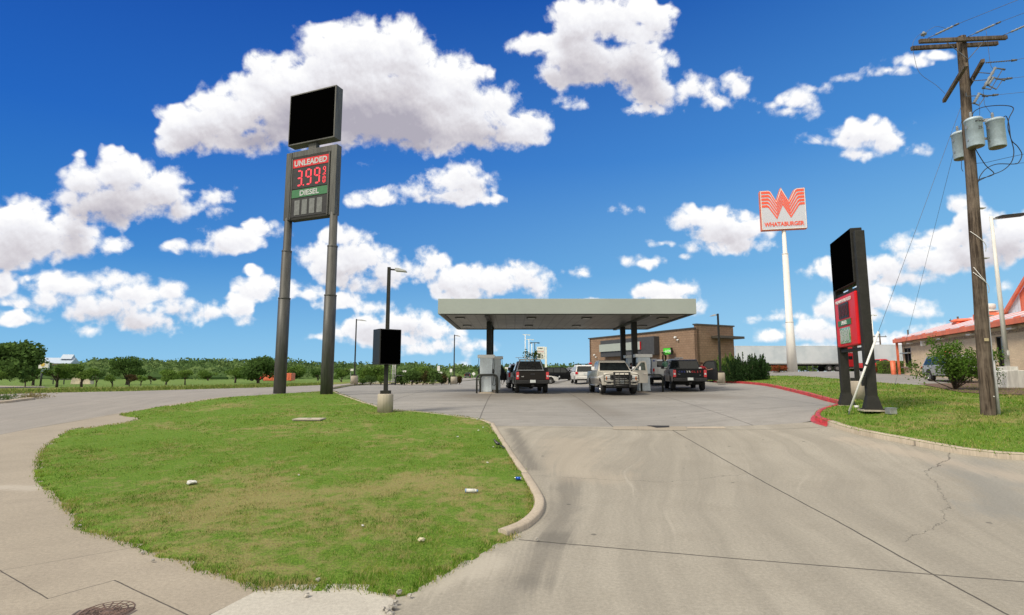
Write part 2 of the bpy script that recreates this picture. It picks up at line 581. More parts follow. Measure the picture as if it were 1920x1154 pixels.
def segdist(t, p, a, b):
    a, b = Vector((a[0], a[1], 0)), Vector((b[0], b[1], 0))
    ba = b - a
    pa = t.vmath('SUBTRACT', p, tuple(a)).outputs[0]
    h = t.math('DIVIDE', t.vmath('DOT_PRODUCT', pa, tuple(ba)).outputs['Value'], ba.length_squared, clamp=True)
    sc_ = t.n('ShaderNodeVectorMath', dict(operation='SCALE'), i0=tuple(ba))
    t.set(sc_.inputs['Scale'], h)
    return t.vmath('LENGTH', t.vmath('SUBTRACT', pa, sc_.outputs[0]).outputs[0]).outputs['Value']


def flatpos(t):
    g = t.n('ShaderNodeNewGeometry').outputs['Position']
    return t.vmath('MULTIPLY', g, (1, 1, 0)).outputs[0]


def concrete(name, c1, c2, c3, lines=(), cracks=(), blots=(), streaks=0.5, rough=0.85, sdir=(1, 0.1), grid=None):
    m, t = new_mat(name)
    p = flatpos(t)
    big = t.noise(p, 0.16, 5, 0.6, 0.4)
    mid = t.noise(p, 1.1, 6, 0.65, 0.3)
    fine = t.noise(p, 22, 5, 0.7)
    vf = t.noise(p, 120, 3, 0.6)
    wob = t.n('ShaderNodeTexNoise', None, Vector=p, Scale=0.11, Detail=2.0).outputs[1]
    pw = t.vmath('ADD', p, t.vmath('MULTIPLY', t.vmath('SUBTRACT', wob, (0.5, 0.5, 0.5)).outputs[0], (4, 4, 0)).outputs[0]).outputs[0]
    ang = math.atan2(sdir[1], sdir[0])
    mp = t.n('ShaderNodeMapping', None, Vector=pw, Rotation=(0, 0, -ang)).outputs[0]
    st = t.noise(t.vmath('MULTIPLY', mp, (0.10, 1.9, 1)).outputs[0], 1.0, 4, 0.55)
    st2 = t.noise(t.vmath('MULTIPLY', mp, (0.25, 9.0, 1)).outputs[0], 1.0, 3, 0.6)
    c = t.mix(t.step(big, 0.36, 0.64), c1, c2)
    c = t.mix(t.math('MULTIPLY', t.step(mid, 0.44, 0.72), 0.55), c, c3)
    sf = t.math('ADD', t.math('MULTIPLY', t.step(st, 0.36, 0.66), 0.75), t.math('MULTIPLY', t.step(st2, 0.35, 0.7), 0.25))
    c = t.mix(t.math('MULTIPLY', sf, streaks), c, tuple(x * 0.74 for x in c1))
    lt = t.noise(t.vmath('MULTIPLY', mp, (0.12, 3.6, 1)).outputs[0], 1.0, 5, 0.6)
    c = t.mix(t.step(lt, .60, .74, 0, streaks * .7), c, tuple(min(1, x * 1.28) for x in c2))
    pat = t.n('ShaderNodeTexVoronoi', dict(feature='F1'), Vector=p, Scale=60, Randomness=1.0)
    c = t.mix(t.step(pat.outputs['Distance'], .0, .35, .35, 0), c, tuple(min(1, x * 1.5) for x in c2))
    sp = t.math('MULTIPLY', t.math('SUBTRACT', fine, 0.5), 0.85)
    sp = t.math('ADD', sp, t.math('MULTIPLY', t.math('SUBTRACT', vf, 0.5), 0.95))
    c = t.mix(1.0, c, t.n('ShaderNodeCombineColor', None, i0=t.math('ADD', sp, 1.0), i1=t.math('ADD', sp, 1.0), i2=t.math('ADD', sp, 1.0)).outputs[0], 'MULTIPLY')
    # gum and drips
    vo = t.n('ShaderNodeTexVoronoi', None, Vector=p, Scale=1.1, Randomness=1.0)
    dot = t.step(vo.outputs['Distance'], 0.035, 0.055, 0.55, 0.0)
    c = t.mix(dot, c, (0.03, 0.03, 0.03))
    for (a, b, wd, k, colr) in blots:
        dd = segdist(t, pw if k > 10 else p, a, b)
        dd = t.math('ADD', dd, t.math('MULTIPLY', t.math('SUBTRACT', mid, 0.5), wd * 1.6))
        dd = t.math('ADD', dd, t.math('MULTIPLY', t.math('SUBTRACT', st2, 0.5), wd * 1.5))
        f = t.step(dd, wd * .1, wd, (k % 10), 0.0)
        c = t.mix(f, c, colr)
    jn = t.n('ShaderNodeTexNoise', None, Vector=p, Scale=3.0, Detail=4.0).outputs[1]
    pj = t.vmath('ADD', p, t.vmath('MULTIPLY', t.vmath('SUBTRACT', jn, (0.5, 0.5, 0.5)).outputs[0], (0.03, 0.03, 0)).outputs[0]).outputs[0]
    jc = t.n('ShaderNodeTexNoise', None, Vector=p, Scale=1.6, Detail=7.0, Roughness=0.7).outputs[1]
    pc = t.vmath('ADD', p, t.vmath('MULTIPLY', t.vmath('SUBTRACT', jc, (0.5, 0.5, 0.5)).outputs[0], (0.55, 0.55, 0)).outputs[0]).outputs[0]
    ht = t.math('MULTIPLY', fine, 0.4)
    lf = None
    for (a, b, wd) in lines:
        f = t.step(segdist(t, pj, a, b), wd * .4, wd, 0.85, 0.0)
        lf = f if lf is None else t.math('MAXIMUM', lf, f)
    for (a, b, wd) in cracks:
        f = t.step(segdist(t, pc, a, b), wd * .3, wd, 0.7, 0.0)
        lf = f if lf is None else t.math('MAXIMUM', lf, f)
    if grid:
        sx, sy, ox, oy = grid
        sepx = t.n('ShaderNodeSeparateXYZ', None, Vector=pj)
        for k, (s0, o0) in enumerate(((sx, ox), (sy, oy))):
            fr = t.math('PINGPONG', t.math('ADD', sepx.outputs[k], o0), s0 / 2)
            f = t.step(fr, 0.012, 0.03, 0.6, 0.0)
            lf = f if lf is None else t.math('MAXIMUM', lf, f)
    if lf is not None:
        c = t.mix(lf, c, (0.035, 0.032, 0.028))
        ht = t.math('SUBTRACT', ht, lf)
    nm = bump(t, ht, 0.35, 0.012)
    finish(t, c, t.math('MULTIPLY_ADD', big, 0.2, rough - 0.12), 0, nm, spec=0.25)
    return m


def gxy(px, py):
    g = G(px, py)
    return (g.x, g.y)


DL = [(gxy(1250, 801), gxy(1570, 978), .022), (gxy(1570, 978), gxy(1890, 1154), .022), (gxy(975, 1013), gxy(1420, 1052), .02), (gxy(1420, 1052), gxy(2100, 1106), .02),
      (gxy(925, 799), gxy(1560, 800), .02)]
CK = [(gxy(1787, 850), gxy(1738, 885), .020), (gxy(1738, 885), gxy(1772, 932), .009), (gxy(1772, 932), gxy(1768, 978), .007), (gxy(1768, 978), gxy(1690, 1015), .008),
      (gxy(1000, 893), gxy(1250, 905), .01), (gxy(1250, 905), gxy(1400, 890), .008)]
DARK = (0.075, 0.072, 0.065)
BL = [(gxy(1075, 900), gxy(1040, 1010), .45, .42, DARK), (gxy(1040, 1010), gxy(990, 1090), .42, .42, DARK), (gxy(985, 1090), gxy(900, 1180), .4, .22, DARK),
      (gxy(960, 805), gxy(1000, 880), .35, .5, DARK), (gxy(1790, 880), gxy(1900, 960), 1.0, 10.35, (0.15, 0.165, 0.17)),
      (gxy(780, 1100), gxy(900, 1060), .5, .5, (.42, .39, .33)), (gxy(1080, 830), gxy(1130, 890), 1.2, 10.35, (.37, .32, .25)), (gxy(1590, 825), gxy(1900, 895), .55, .45, (.40, .34, .27))]
mat_drive = concrete('driveway_concrete', (.282, .262, .218), (.318, .297, .250), (.242, .222, .182), DL, CK, BL, streaks=.62, sdir=(.22, 1))
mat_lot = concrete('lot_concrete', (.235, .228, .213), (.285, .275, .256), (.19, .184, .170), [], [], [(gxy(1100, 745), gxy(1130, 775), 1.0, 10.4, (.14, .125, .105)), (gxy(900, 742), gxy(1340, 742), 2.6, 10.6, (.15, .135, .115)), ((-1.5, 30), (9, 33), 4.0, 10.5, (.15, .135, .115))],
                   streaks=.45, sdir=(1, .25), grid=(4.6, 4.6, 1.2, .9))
mat_road = concrete('road_asphalt', (.25, .235, .213), (.285, .266, .24), (.21, .195, .178), streaks=.45, sdir=(-.1, 1))
mat_walk = concrete('pavement_concrete', (.285, .252, .200), (.325, .288, .232), (.24, .21, .168),
                    [(gxy(-10, 1066), gxy(90, 1125), .010), (gxy(90, 1125), gxy(215, 1090), .009), (gxy(215, 1090), gxy(360, 1160), .012), (gxy(500, 1102), gxy(390, 1158), .014),
                     (gxy(0, 1072), gxy(300, 1020), .006), (gxy(0, 816), gxy(60, 804), .03), (gxy(60, 804), gxy(160, 788), .03), (gxy(160, 788), gxy(330, 758), .02), (gxy(330, 758), gxy(430, 744), .02)], [],
                    [(gxy(0, 915), gxy(70, 917), .3, .5, (.42, .39, .34))], streaks=.2, sdir=(1, .6))
mat_newslab = concrete('new_concrete', (.40, .38, .33), (.46, .44, .39), (.34, .32, .28), [], [], [], streaks=.15)
mat_kerb = concrete('kerb_concrete', (.36, .31, .245), (.42, .365, .29), (.27, .23, .175), streaks=.2, sdir=(1, 1))
mat_red = M('red_kerb_paint', (.50, .035, .045), .55, var=.22, scale=5, col2=(.22, .03, .03))


def soil_grass(name, g1, g2, dry, soil, dryness=.5):
    m, t = new_mat(name)
    p = flatpos(t)
    a = t.noise(p, 0.35, 5, 0.62, 0.3)
    b = t.noise(p, 3.2, 6, 0.7)
    f = t.noise(p, 14, 5, 0.7)
    c = t.mix(t.step(f, .35, .65), g1, g2)
    k = t.math('ADD', t.math('MULTIPLY', a, .55), t.math('MULTIPLY', b, .45))
    if name in ('turf', 'grass_blade'):
        k = t.math('ADD', k, t.step(segdist(t, p, (-5.2, 10.4), (-2.0, 10.8)), .3, 4.2, .045, -.02))
    c = t.mix(t.math('MULTIPLY', t.step(k, .47, .60), dryness), c, dry)
    c = t.mix(t.step(t.math('ADD', t.math('MULTIPLY', f, .6), t.math('MULTIPLY', b, .4)), .54, .64, 0.0, .5), c, soil)
    hf = t.noise(p, 26, 5, .78)
    hf2 = t.noise(t.vmath('MULTIPLY', p, (1, .6, 1)).outputs[0], 60, 3, .7)
    hh = t.math('ADD', t.math('MULTIPLY', hf, .6), t.math('MULTIPLY', hf2, .4))
    c = t.mix(t.step(hh, .38, .50, .6, 0), c, tuple(x * .45 for x in g1))
    c = t.mix(t.step(hh, .50, .60, 0, .7), c, tuple(min(1, x * 1.7) for x in g2))
    nm = bump(t, hh, .9, .05)
    finish(t, c, .95, 0, nm, spec=.1)
    return m


mat_turf = soil_grass('turf', (.082, .16, .020), (.13, .22, .030), (.30, .235, .115), (.17, .125, .07), .8)
mat_field = soil_grass('field_grass', (.085, .15, .03), (.125, .20, .045), (.22, .22, .10), (.10, .14, .04), .45)
mat_verge = soil_grass('verge_grass', (.12, .16, .035), (.17, .20, .05), (.27, .21, .10), (.17, .13, .06), .8)
mat_mulch = M('bark_mulch', (.16, .10, .07), .95, var=.3, scale=18, bmp=.8, col2=(.06, .04, .03))

# ---------------------------------------------------------------- ground sheets


def catmull(pts, n=5, closed=False):
    P = [np.array(p, float) for p in pts]
    out = []
    m = len(P)
    rngi = range(m) if closed else range(m - 1)
    for i in rngi:
        p0 = P[i - 1] if (closed or i > 0) else P[0]
        p1, p2 = P[i], P[(i + 1) % m]
        p3 = P[(i + 2) % m] if (closed or i + 2 < m) else P[-1]
        for k in range(n):
            u = k / n
            out.append(tuple(0.5 * ((2 * p1) + (-p0 + p2) * u + (2 * p0 - 5 * p1 + 4 * p2 - p3) * u * u + (-p0 + 3 * p1 - 3 * p2 + p3) * u ** 3)))
    if not closed:
        out.append(tuple(P[-1]))
    return out


def inside(poly, X, Y):
    r = np.zeros(X.shape, bool)
    n = len(poly)
    for i in range(n):
        x1, y1 = poly[i]; x2, y2 = poly[(i + 1) % n]
        if y1 == y2: continue
        c = ((y1 > Y) != (y2 > Y)) & (X < (x2 - x1) * (Y - y1) / (y2 - y1) + x1)
        r ^= c
    return r


def sheet(name, poly, zoff, mat, step=1.0, kind='structure', skirt=None):
    poly = [tuple(p[:2]) for p in poly]
    # points along long edges too
    edge = []
    for i, a in enumerate(poly):
        b = poly[(i + 1) % len(poly)]
        L = math.hypot(b[0] - a[0], b[1] - a[1])
        k = max(1, int(L / step))
        edge += [(a[0] + (b[0] - a[0]) * j / k, a[1] + (b[1] - a[1]) * j / k) for j in range(k)]
    xs = [p[0] for p in poly]; ys = [p[1] for p in poly]
    X, Y = np.meshgrid(np.arange(min(xs) + step * .5, max(xs), step), np.arange(min(ys) + step * .5, max(ys), step))
    ok = inside(poly, X, Y)
    inner = [Vector((float(a), float(b))) for a, b in zip(X[ok], Y[ok])]
    ev = [Vector(p) for p in edge]
    n = len(ev)
    vs, es, fs, *_ = geometry.delaunay_2d_cdt(ev + inner, [(i, (i + 1) % n) for i in range(n)], [], 1, 1e-4)
    xa = np.array([v.x for v in vs]); ya = np.array([v.y for v in vs])
    za = H(xa, ya) + zoff
    if skirt is not None:
        za[:n] = H(xa[:n], ya[:n]) + skirt
    mb = MB()
    mb.add([(float(a), float(b), float(c)) for a, b, c in zip(xa, ya, za)], [tuple(f) for f in fs], True)
    o = mb.build(name, mat, fix=False)
    if kind: o['kind'] = kind
    return o


ys_ = np.concatenate([np.arange(-60, 0, 6), np.arange(0, 100, 2), np.arange(100, 300, 20), [300, 400, 700, 1200, 2500, 5000]])
xs_ = np.concatenate([[-5000, -2500, -1200, -700, -400, -300], np.arange(-200, -60, 10), np.arange(-60, 70, 2), np.arange(70, 200, 10), [200, 300, 400, 700, 1200, 2500, 5000]])
X, Y = np.meshgrid(xs_, ys_)
Z = H(X, Y) - 0.16
mb = MB()
mb.add([(float(a), float(b), float(c)) for a, b, c in zip(X.ravel(), Y.ravel(), Z.ravel())],
       [(i * len(xs_) + j, i * len(xs_) + j + 1, (i + 1) * len(xs_) + j + 1, (i + 1) * len(xs_) + j) for i in range(len(ys_) - 1) for j in range(len(xs_) - 1)], True)
tag(mb.build('ground', mat_field, fix=False), kind='structure')

g = gxy
JY = g(925, 799)[1]
# driveway: everything nearer than the joint
sheet('driveway', [(-7, -12), (30, -12), (34, 14), (30, 17.5), (9.5, g(1400, 800)[1]), (0, JY), (-3, JY), (-6, 8), (-6.5, 0)], 0.004, mat_drive, 0.8)
KB3 = [g(622, 731), g(635, 727.5), g(657, 724), g(697, 721.5), g(773, 721.5), g(823, 721), g(848, 719.5)]
lot_poly = [(-3.2, JY + .001), (0, JY + .001), (9.5, g(1400, 800)[1] + .001), (13, 19.3), (60, 24), (70, 110), (-8, 115), (-9, 80), KB3[-1]] + KB3[::-1][1:] + [g(640, 740), g(690, 765)]
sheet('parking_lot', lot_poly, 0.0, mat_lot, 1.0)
sheet('road', [g(-1200, 870), g(-600, 840), g(0, 818), g(60, 806), g(160, 789), g(330, 759), g(430, 745), g(520, 741.5), g(600, 737), KB3[0], g(640, 725.5), g(660, 721), g(700, 718.5), g(775, 717), (-14, 90), (-9.0, 100), (-8.5, 200), (-22, 200), (-22.5, 100), g(620, 722), g(500, 727), g(250, 734), g(100, 737), g(0, 740), g(-1200, 756)], 0.010, mat_road, 1.5)
walk = [g(742, 1118), g(735, 1160), g(720, 1600), (-9, -10), (-14, 4), g(-1200, 868), g(-600, 838), g(0, 816), g(60, 804), g(160, 787), g(330, 757), g(430, 743.5), g(420, 765), g(300, 830), g(300, 950), g(600, 1060)]
sheet('pavement', walk, 0.012, mat_walk, 0.8)
sheet('pavement_slab', [g(395, 1156), g(480, 1112), g(560, 1090), g(700, 1100), g(738, 1128), g(732, 1165), g(715, 1500), g(250, 1500)], 0.018, mat_newslab, 0.6)
# grass islands
LI_px = [(222, 779), (256, 785), (235, 793), (190, 800), (155, 804), (126, 808), (105, 822), (80, 840), (68, 860), (65, 880), (66, 905), (85, 922), (110, 950), (135, 975), (131, 990), (150, 999), (200, 1013),
         (240, 1028), (300, 1050), (340, 1058), (370, 1076), (430, 1091), (480, 1112), (540, 1110), (600, 1113), (650, 1109), (700, 1117), (740, 1124), (790, 1108), (850, 1073), (900, 1045), (945, 1022), (974, 1010),
         (966, 1002), (985, 983), (1003, 960), (1006, 942), (998, 915), (978, 880), (957, 848), (930, 812), (915, 793), (900, 787), (840, 779), (780, 772), (740, 770), (704, 761), (669, 750), (640, 740), (621, 733),
         (600, 735), (510, 741), (420, 747), (330, 760), (280, 768)]
LI = catmull([g(*p) for p in LI_px], 3, True)
sheet('grass_island', LI, 0.045, mat_turf, 0.35, skirt=-0.01)
RKerb_red = catmull([g(1338, 717.5), g(1390, 719.5), g(1440, 725), g(1500, 739), g(1548, 752.5), g(1566, 757), g(1573, 762), g(1560, 767), g(1540, 773), g(1529, 781), g(1530, 789), g(1552, 798)], 6)
RKerb_tan = catmull([g(1552, 798), g(1600, 813), g(1700, 833), g(1790, 850), g(1850, 858), g(1925, 864), g(2200, 880)], 6)
e2 = [(float(a), float(b)) for a, b in RKerb_red + RKerb_tan[1:]]
RI = e2 + [(30, 9), (34, 22)] + [g(1925, 722), g(1800, 727), g(1735, 727), g(1680, 724), g(1600, 716), g(1540, 711.5), g(1500, 708), (21.5, 49), (17.5, 50), (16, 46)]
sheet('grass_bank', RI, 0.13, mat_turf, 0.8)
MU = [g(1722, 725), g(1760, 733), g(1800, 742), g(1860, 746), g(1925, 748), g(2050, 750), g(2050, 724), g(1925, 722), g(1800, 724)]
sheet('mulch_bed', MU, 0.16, mat_mulch, 0.6)
# planting strip between the lot and the road
strip = KB3 + [(-8.2, 84), (-13.2, 84), g(773, 717.2), g(720, 717.8), g(690, 719.4)]
sheet('planting_strip', strip, 0.06, mat_verge, 1.0)
sheet('roadside_verge', [g(620, 721.5), g(500, 726.5), g(250, 733), g(100, 736.3), g(0, 739), g(-1200, 755), g(-1200, 742), g(0, 728), g(250, 725), g(500, 720.5), (-24, 100)], -0.02, mat_verge, 2.0)
# concrete apron in the field on the far left
sheet('path', [g(-200, 724), g(0, 722.5), g(80, 723.5), g(95, 726), g(0, 728), g(-200, 732)], -0.05, mat_walk, 2.0)


def kerb(name, pts, mat, w_=.17, h0=.15, h1=None, side=1, zoff=0.0):
    """side = which side of the path the kerb body lies on"""
    h1 = h0 if h1 is None else h1
    prof = [(0, -.12), (0, .72), (.03, .93), (.07, 1.0), (w_ - .03, 1.0), (w_, .9), (w_, -.12)]
    n = len(pts); k = len(prof)
    mb = MB(); vs = []
    for i, p in enumerate(pts):
        a = np.array(pts[max(i - 1, 0)]); b = np.array(pts[min(i + 1, n - 1)])
        d = (b - a) / (np.linalg.norm(b - a) + 1e-9)
        nn = np.array([-d[1], d[0]]) * side
        hh = h0 + (h1 - h0) * i / (n - 1)
        z = float(H(p[0], p[1])) + zoff
        for u, v in prof:
            vs.append((p[0] + nn[0] * u, p[1] + nn[1] * u, z + v * hh if v >= 0 else z - .12))
    mb.add(vs, [(i * k + j, i * k + j + 1, (i + 1) * k + j + 1, (i + 1) * k + j) for i in range(n - 1) for j in range(k - 1)], True)
    mb.f += [tuple(range(k)), tuple((n - 1) * k + j for j in reversed(range(k)))]; mb.sm += [False, False]
    o = mb.build(name, mat)
    o['kind'] = 'structure'
    return o


kerb('red_kerb', RKerb_red, mat_red, .18, .16, side=1)
kerb('kerb', RKerb_tan, mat_kerb, .2, .16, side=1)
kerb('kerb', catmull([g(926, 795), g(944, 824), g(968, 860), g(992, 892)], 6), mat_kerb, .14, .05, .07, side=-1)
kerb('kerb', catmull([g(992, 892), g(1011, 922), g(1021, 945), g(1015, 968), g(992, 990), g(962, 1004), g(950, 1009)], 7), mat_kerb, .17, .07, .11, side=-1)
kerb('kerb', catmull([g(622, 733), g(640, 741), g(669, 751), g(704, 762), g(740, 771), g(780, 773), g(840, 780), g(900, 788), g(926, 795)], 5), mat_kerb, .13, .06, .04, side=-1)
kerb('kerb', catmull(KB3, 6), mat_kerb, .18, .16, side=1)
# red paint splashed on the gutter beside the kerb
kerb('median_kerb', catmull([g(-150, 766), g(0, 757.5), g(40, 753), g(66, 750)], 5), mat_kerb, .3, .12, side=1)
rp = catmull([g(1573, 763), g(1558, 768.5), g(1534, 775), g(1522, 782), g(1522, 792), g(1550, 801)], 6)
rin = catmull([g(1573, 762), g(1560, 767), g(1540, 773), g(1529, 781), g(1530, 789), g(1552, 798)], 6)
sheet('kerb_paint', rp + rin[::-1], 0.008, mat_red, 0.4)
# drain slabs at the joint
mb = MB()
sheet('drain_slab', [g(1150, 800.5), g(1195, 800.5), g(1195, 807), g(1150, 806.5)], 0.014, mat_walk, .4)
sheet('drain_slab', [g(1196, 800.5), g(1285, 800.5), g(1288, 808), g(1196, 807)], 0.014, mat_walk, .4)
sheet('drain_slab', [g(1288, 801), g(1357, 801), g(1362, 804), g(1289, 804)], 0.012, mat_kerb, .4)
mat_dark = M('dark_gap', (.012, .012, .012), .9)
sheet('drain_gap', [g(1212, 799), g(1255, 799.5), g(1255, 802.5), g(1232, 803.5)], 0.019, mat_dark, .3)

# ---------------------------------------------------------------- grass blades


def grass(name, poly, bands, mat, hgt, zoff, seed, kindtag='stuff'):
    r = np.random.default_rng(seed)
    xs = [p[0] for p in poly]; ys = [p[1] for p in poly]
    allp = []
    for (y0, y1, dens, wd, hs) in bands:
        a0, a1 = max(y0, min(ys)), min(y1, max(ys))
        if a1 <= a0: continue
        n = int((max(xs) - min(xs)) * (a1 - a0) * dens)
        x = r.uniform(min(xs), max(xs), n); y = r.uniform(a0, a1, n)
        clump = vnoise(x * 100, y * 100, 16, seed + 1) * .5 + vnoise(x * 100, y * 100, 55, seed + 2) * .5
        bare = vnoise(x * 100, y * 100, 130, seed + 3) + vnoise(x * 100, y * 100, 30, seed + 4) * .5
        jit = r.normal(0, .035, (2, n))
        ok = inside(poly, x + jit[0], y + jit[1]) & (r.uniform(-1, 1, n) < .72 + clump * .8) & (r.uniform(0, 1, n) < np.clip(1.35 - np.clip(bare, 0, 1) * .7, .5, 1))
        x, y, clump, bare = x[ok], y[ok], clump[ok], bare[ok]
        n = len(x)
        h = hgt * hs * r.uniform(.45, 1.25, n) * (1 + .55 * clump) * np.clip(1.1 - .3 * np.clip(bare, -.2, 1), .6, 1.3)
        a = r.uniform(0, 2 * math.pi, n); ln = r.uniform(.2, 1.1, n) * h
        la = r.uniform(0, 2 * math.pi, n)
        z = H(x, y) + zoff
        hw = wd * r.uniform(.6, 1.3, n) / 2
        b0 = np.stack([x - np.cos(a) * hw, y - np.sin(a) * hw, z - .01], -1)
        b1 = np.stack([x + np.cos(a) * hw, y + np.sin(a) * hw, z - .01], -1)
        tp = np.stack([x + np.cos(la) * ln, y + np.sin(la) * ln, z + h], -1)
        allp.append(np.stack([b0, b1, tp], 1))
    P = np.concatenate(allp)
    n = len(P)
    me = bpy.data.meshes.new(name)
    me.vertices.add(n * 3); me.vertices.foreach_set('co', P.reshape(-1).astype(np.float32))
    me.loops.add(n * 3); me.polygons.add(n)
    me.loops.foreach_set('vertex_index', np.arange(n * 3, dtype=np.int32))
    me.polygons.foreach_set('loop_start', (np.arange(n) * 3).astype(np.int32))
    me.polygons.foreach_set('loop_total', np.full(n, 3, np.int32))
    me.update()
    rv = me.attributes.new('rnd', 'FLOAT', 'POINT')
    rv.data.foreach_set('value', np.repeat(r.uniform(0, 1, n), 3).astype(np.float32))
    me.materials.append(mat)
    o = link(bpy.data.objects.new(name, me))
    o['kind'] = kindtag
    return n


def blade_mat(name, g1, g2, g3, dry, dryamt):
    m, t = new_mat(name)
    p = flatpos(t)
    a = t.noise(p, 0.35, 5, 0.62, 0.3)
    b = t.noise(p, 3.2, 6, 0.7)
    c1 = t.noise(p, 1.6, 5, .65)
    rn = t.n('ShaderNodeAttribute', dict(attribute_name='rnd')).outputs['Fac']
    c = t.mix(rn, g1, g2)
    c = t.mix(t.step(c1, .45, .62, 0, .75), c, g3)
    k = t.math('ADD', t.math('MULTIPLY', a, .55), t.math('MULTIPLY', b, .45))
    if name in ('turf', 'grass_blade'):
        k = t.math('ADD', k, t.step(segdist(t, p, (-5.2, 10.4), (-2.0, 10.8)), .3, 4.2, .045, -.02))
    k = t.math('ADD', k, t.math('MULTIPLY', t.math('SUBTRACT', rn, .5), .34))
    c = t.mix(t.math('MULTIPLY', t.step(k, .44, .64), dryamt), c, dry)
    df = t.n('ShaderNodeBsdfDiffuse', None, Color=c)
    tl = t.n('ShaderNodeBsdfTranslucent', None, Color=c)
    mx = t.n('ShaderNodeMixShader', None, i0=.35, i1=df, i2=tl)
    t.n('ShaderNodeOutputMaterial', None, Surface=mx)
    return m


mat_blade = blade_mat('grass_blade', (.035, .11, .010), (.22, .37, .036), (.27, .36, .048), (.46, .36, .18), .8)
nb = grass('lawn_grass', LI, [(4, 8, 3000, .011, 1.0), (8, 11, 2000, .014, 1.0), (11, 16, 1100, .019, 1.0), (16, 24, 420, .03, 1.0), (24, 40, 140, .05, 1.0)], mat_blade, .040, .03, 31)
RIc = [p for p in RI]
nb2 = grass('bank_grass', RIc, [(8, 18, 420, .02, 1.0), (18, 28, 160, .035, 1.0), (28, 55, 50, .06, 1.0)], mat_blade, .055, .13, 47)
print('blades', nb, nb2)
# ---------------------------------------------------------------- shared materials
m_bronze = M('dark_bronze_metal', (.024, .024, .021), .6, .0, var=.2, scale=2.5, col2=(.016, .016, .014), spec=.25)
m_bronze2 = M('weathered_bronze', (.085, .086, .078), .55, .2, var=.25, scale=1.2, col2=(.045, .046, .044), streak=True)
m_blackp = M('black_panel', (.0008, .0008, .0008), .9, var=.0, spec=.0)
m_black = M('black_plastic', (.012, .012, .013), .45, var=.2)
m_fascia = M('canopy_fascia_grey', (.33, .37, .345), .55, var=.02, scale=.3)
m_white = M('white_paint', (.74, .74, .72), .45, var=.05, scale=2)
m_white_s = M('white_weathered', (.66, .66, .63), .6, var=.1, scale=2, streak=True)
m_concb = concrete('precast_concrete', (.36, .32, .26), (.43, .39, .32), (.25, .22, .17), streaks=.1)
m_galv = M('galvanised_steel', (.42, .43, .43), .4, .6, var=.15, scale=6)
m_orange = M('orange_paint', (.74, .175, .085), .5, var=.12, scale=1.5)
m_orange_s = M('orange_sign', (.78, .10, .05), .5, var=.01, scale=.2)
m_red_s = M('red_sign', (.60, .02, .025), .25, var=.05)
m_green_s = M('green_sign', (.03, .16, .06), .45, var=.06)
m_grey_s = M('grey_sign_face', (.52, .54, .60), .5, var=.01, scale=.2)
m_chrome = M('chrome', (.75, .75, .76), .12, 1.0, var=.03)
m_glass_d = M('dark_window_glass', (.008, .010, .011), .05, var=.2, spec=.7)
m_rubber = M('rubber', (.014, .014, .014), .8, var=.2)
m_led, t_ = new_mat('lit_led')
finish(t_, (.5, .02, .03), .5, emit=(1.0, .045, .08), estr=.7)
m_ledoff = M('unlit_led', (.10, .015, .02), .5, var=.1)
m_lightgrey = M('light_grey_paint', (.46, .47, .48), .4, var=.08)


def brickmat(name, c1, c2, mortar, bw, bh, scale=1.0, ms=.012):
    m, t = new_mat(name)
    o = t.n('ShaderNodeTexCoord').outputs['UV']
    b = t.n('ShaderNodeTexBrick', dict(offset=.5), Vector=o, Color1=c1, Color2=c2, Mortar=mortar, Scale=scale)
    b.inputs['Mortar Size'].default_value = ms
    b.inputs['Brick Width'].default_value = bw
    b.inputs['Row Height'].default_value = bh
    b.inputs['Bias'].default_value = 0.0
    n = t.noise(t.n('ShaderNodeTexCoord').outputs['Object'], 1.2, 5, .6)
    n2 = t.noise(t.n('ShaderNodeTexCoord').outputs['Object'], 14, 4, .6)
    c = t.mix(t.step(n, .3, .7, 0, .35), b.outputs[0], tuple(x * .6 for x in c1))
    c = t.mix(t.step(n2, .4, .7, 0, .35), c, tuple(min(1, x * 1.25) for x in c2))
    nm = bump(t, t.math('ADD', t.math('MULTIPLY', b.outputs[1], -1.0), t.math('MULTIPLY', n2, .5)), .5, .02)
    finish(t, c, .85, 0, nm, spec=.2)
    return m


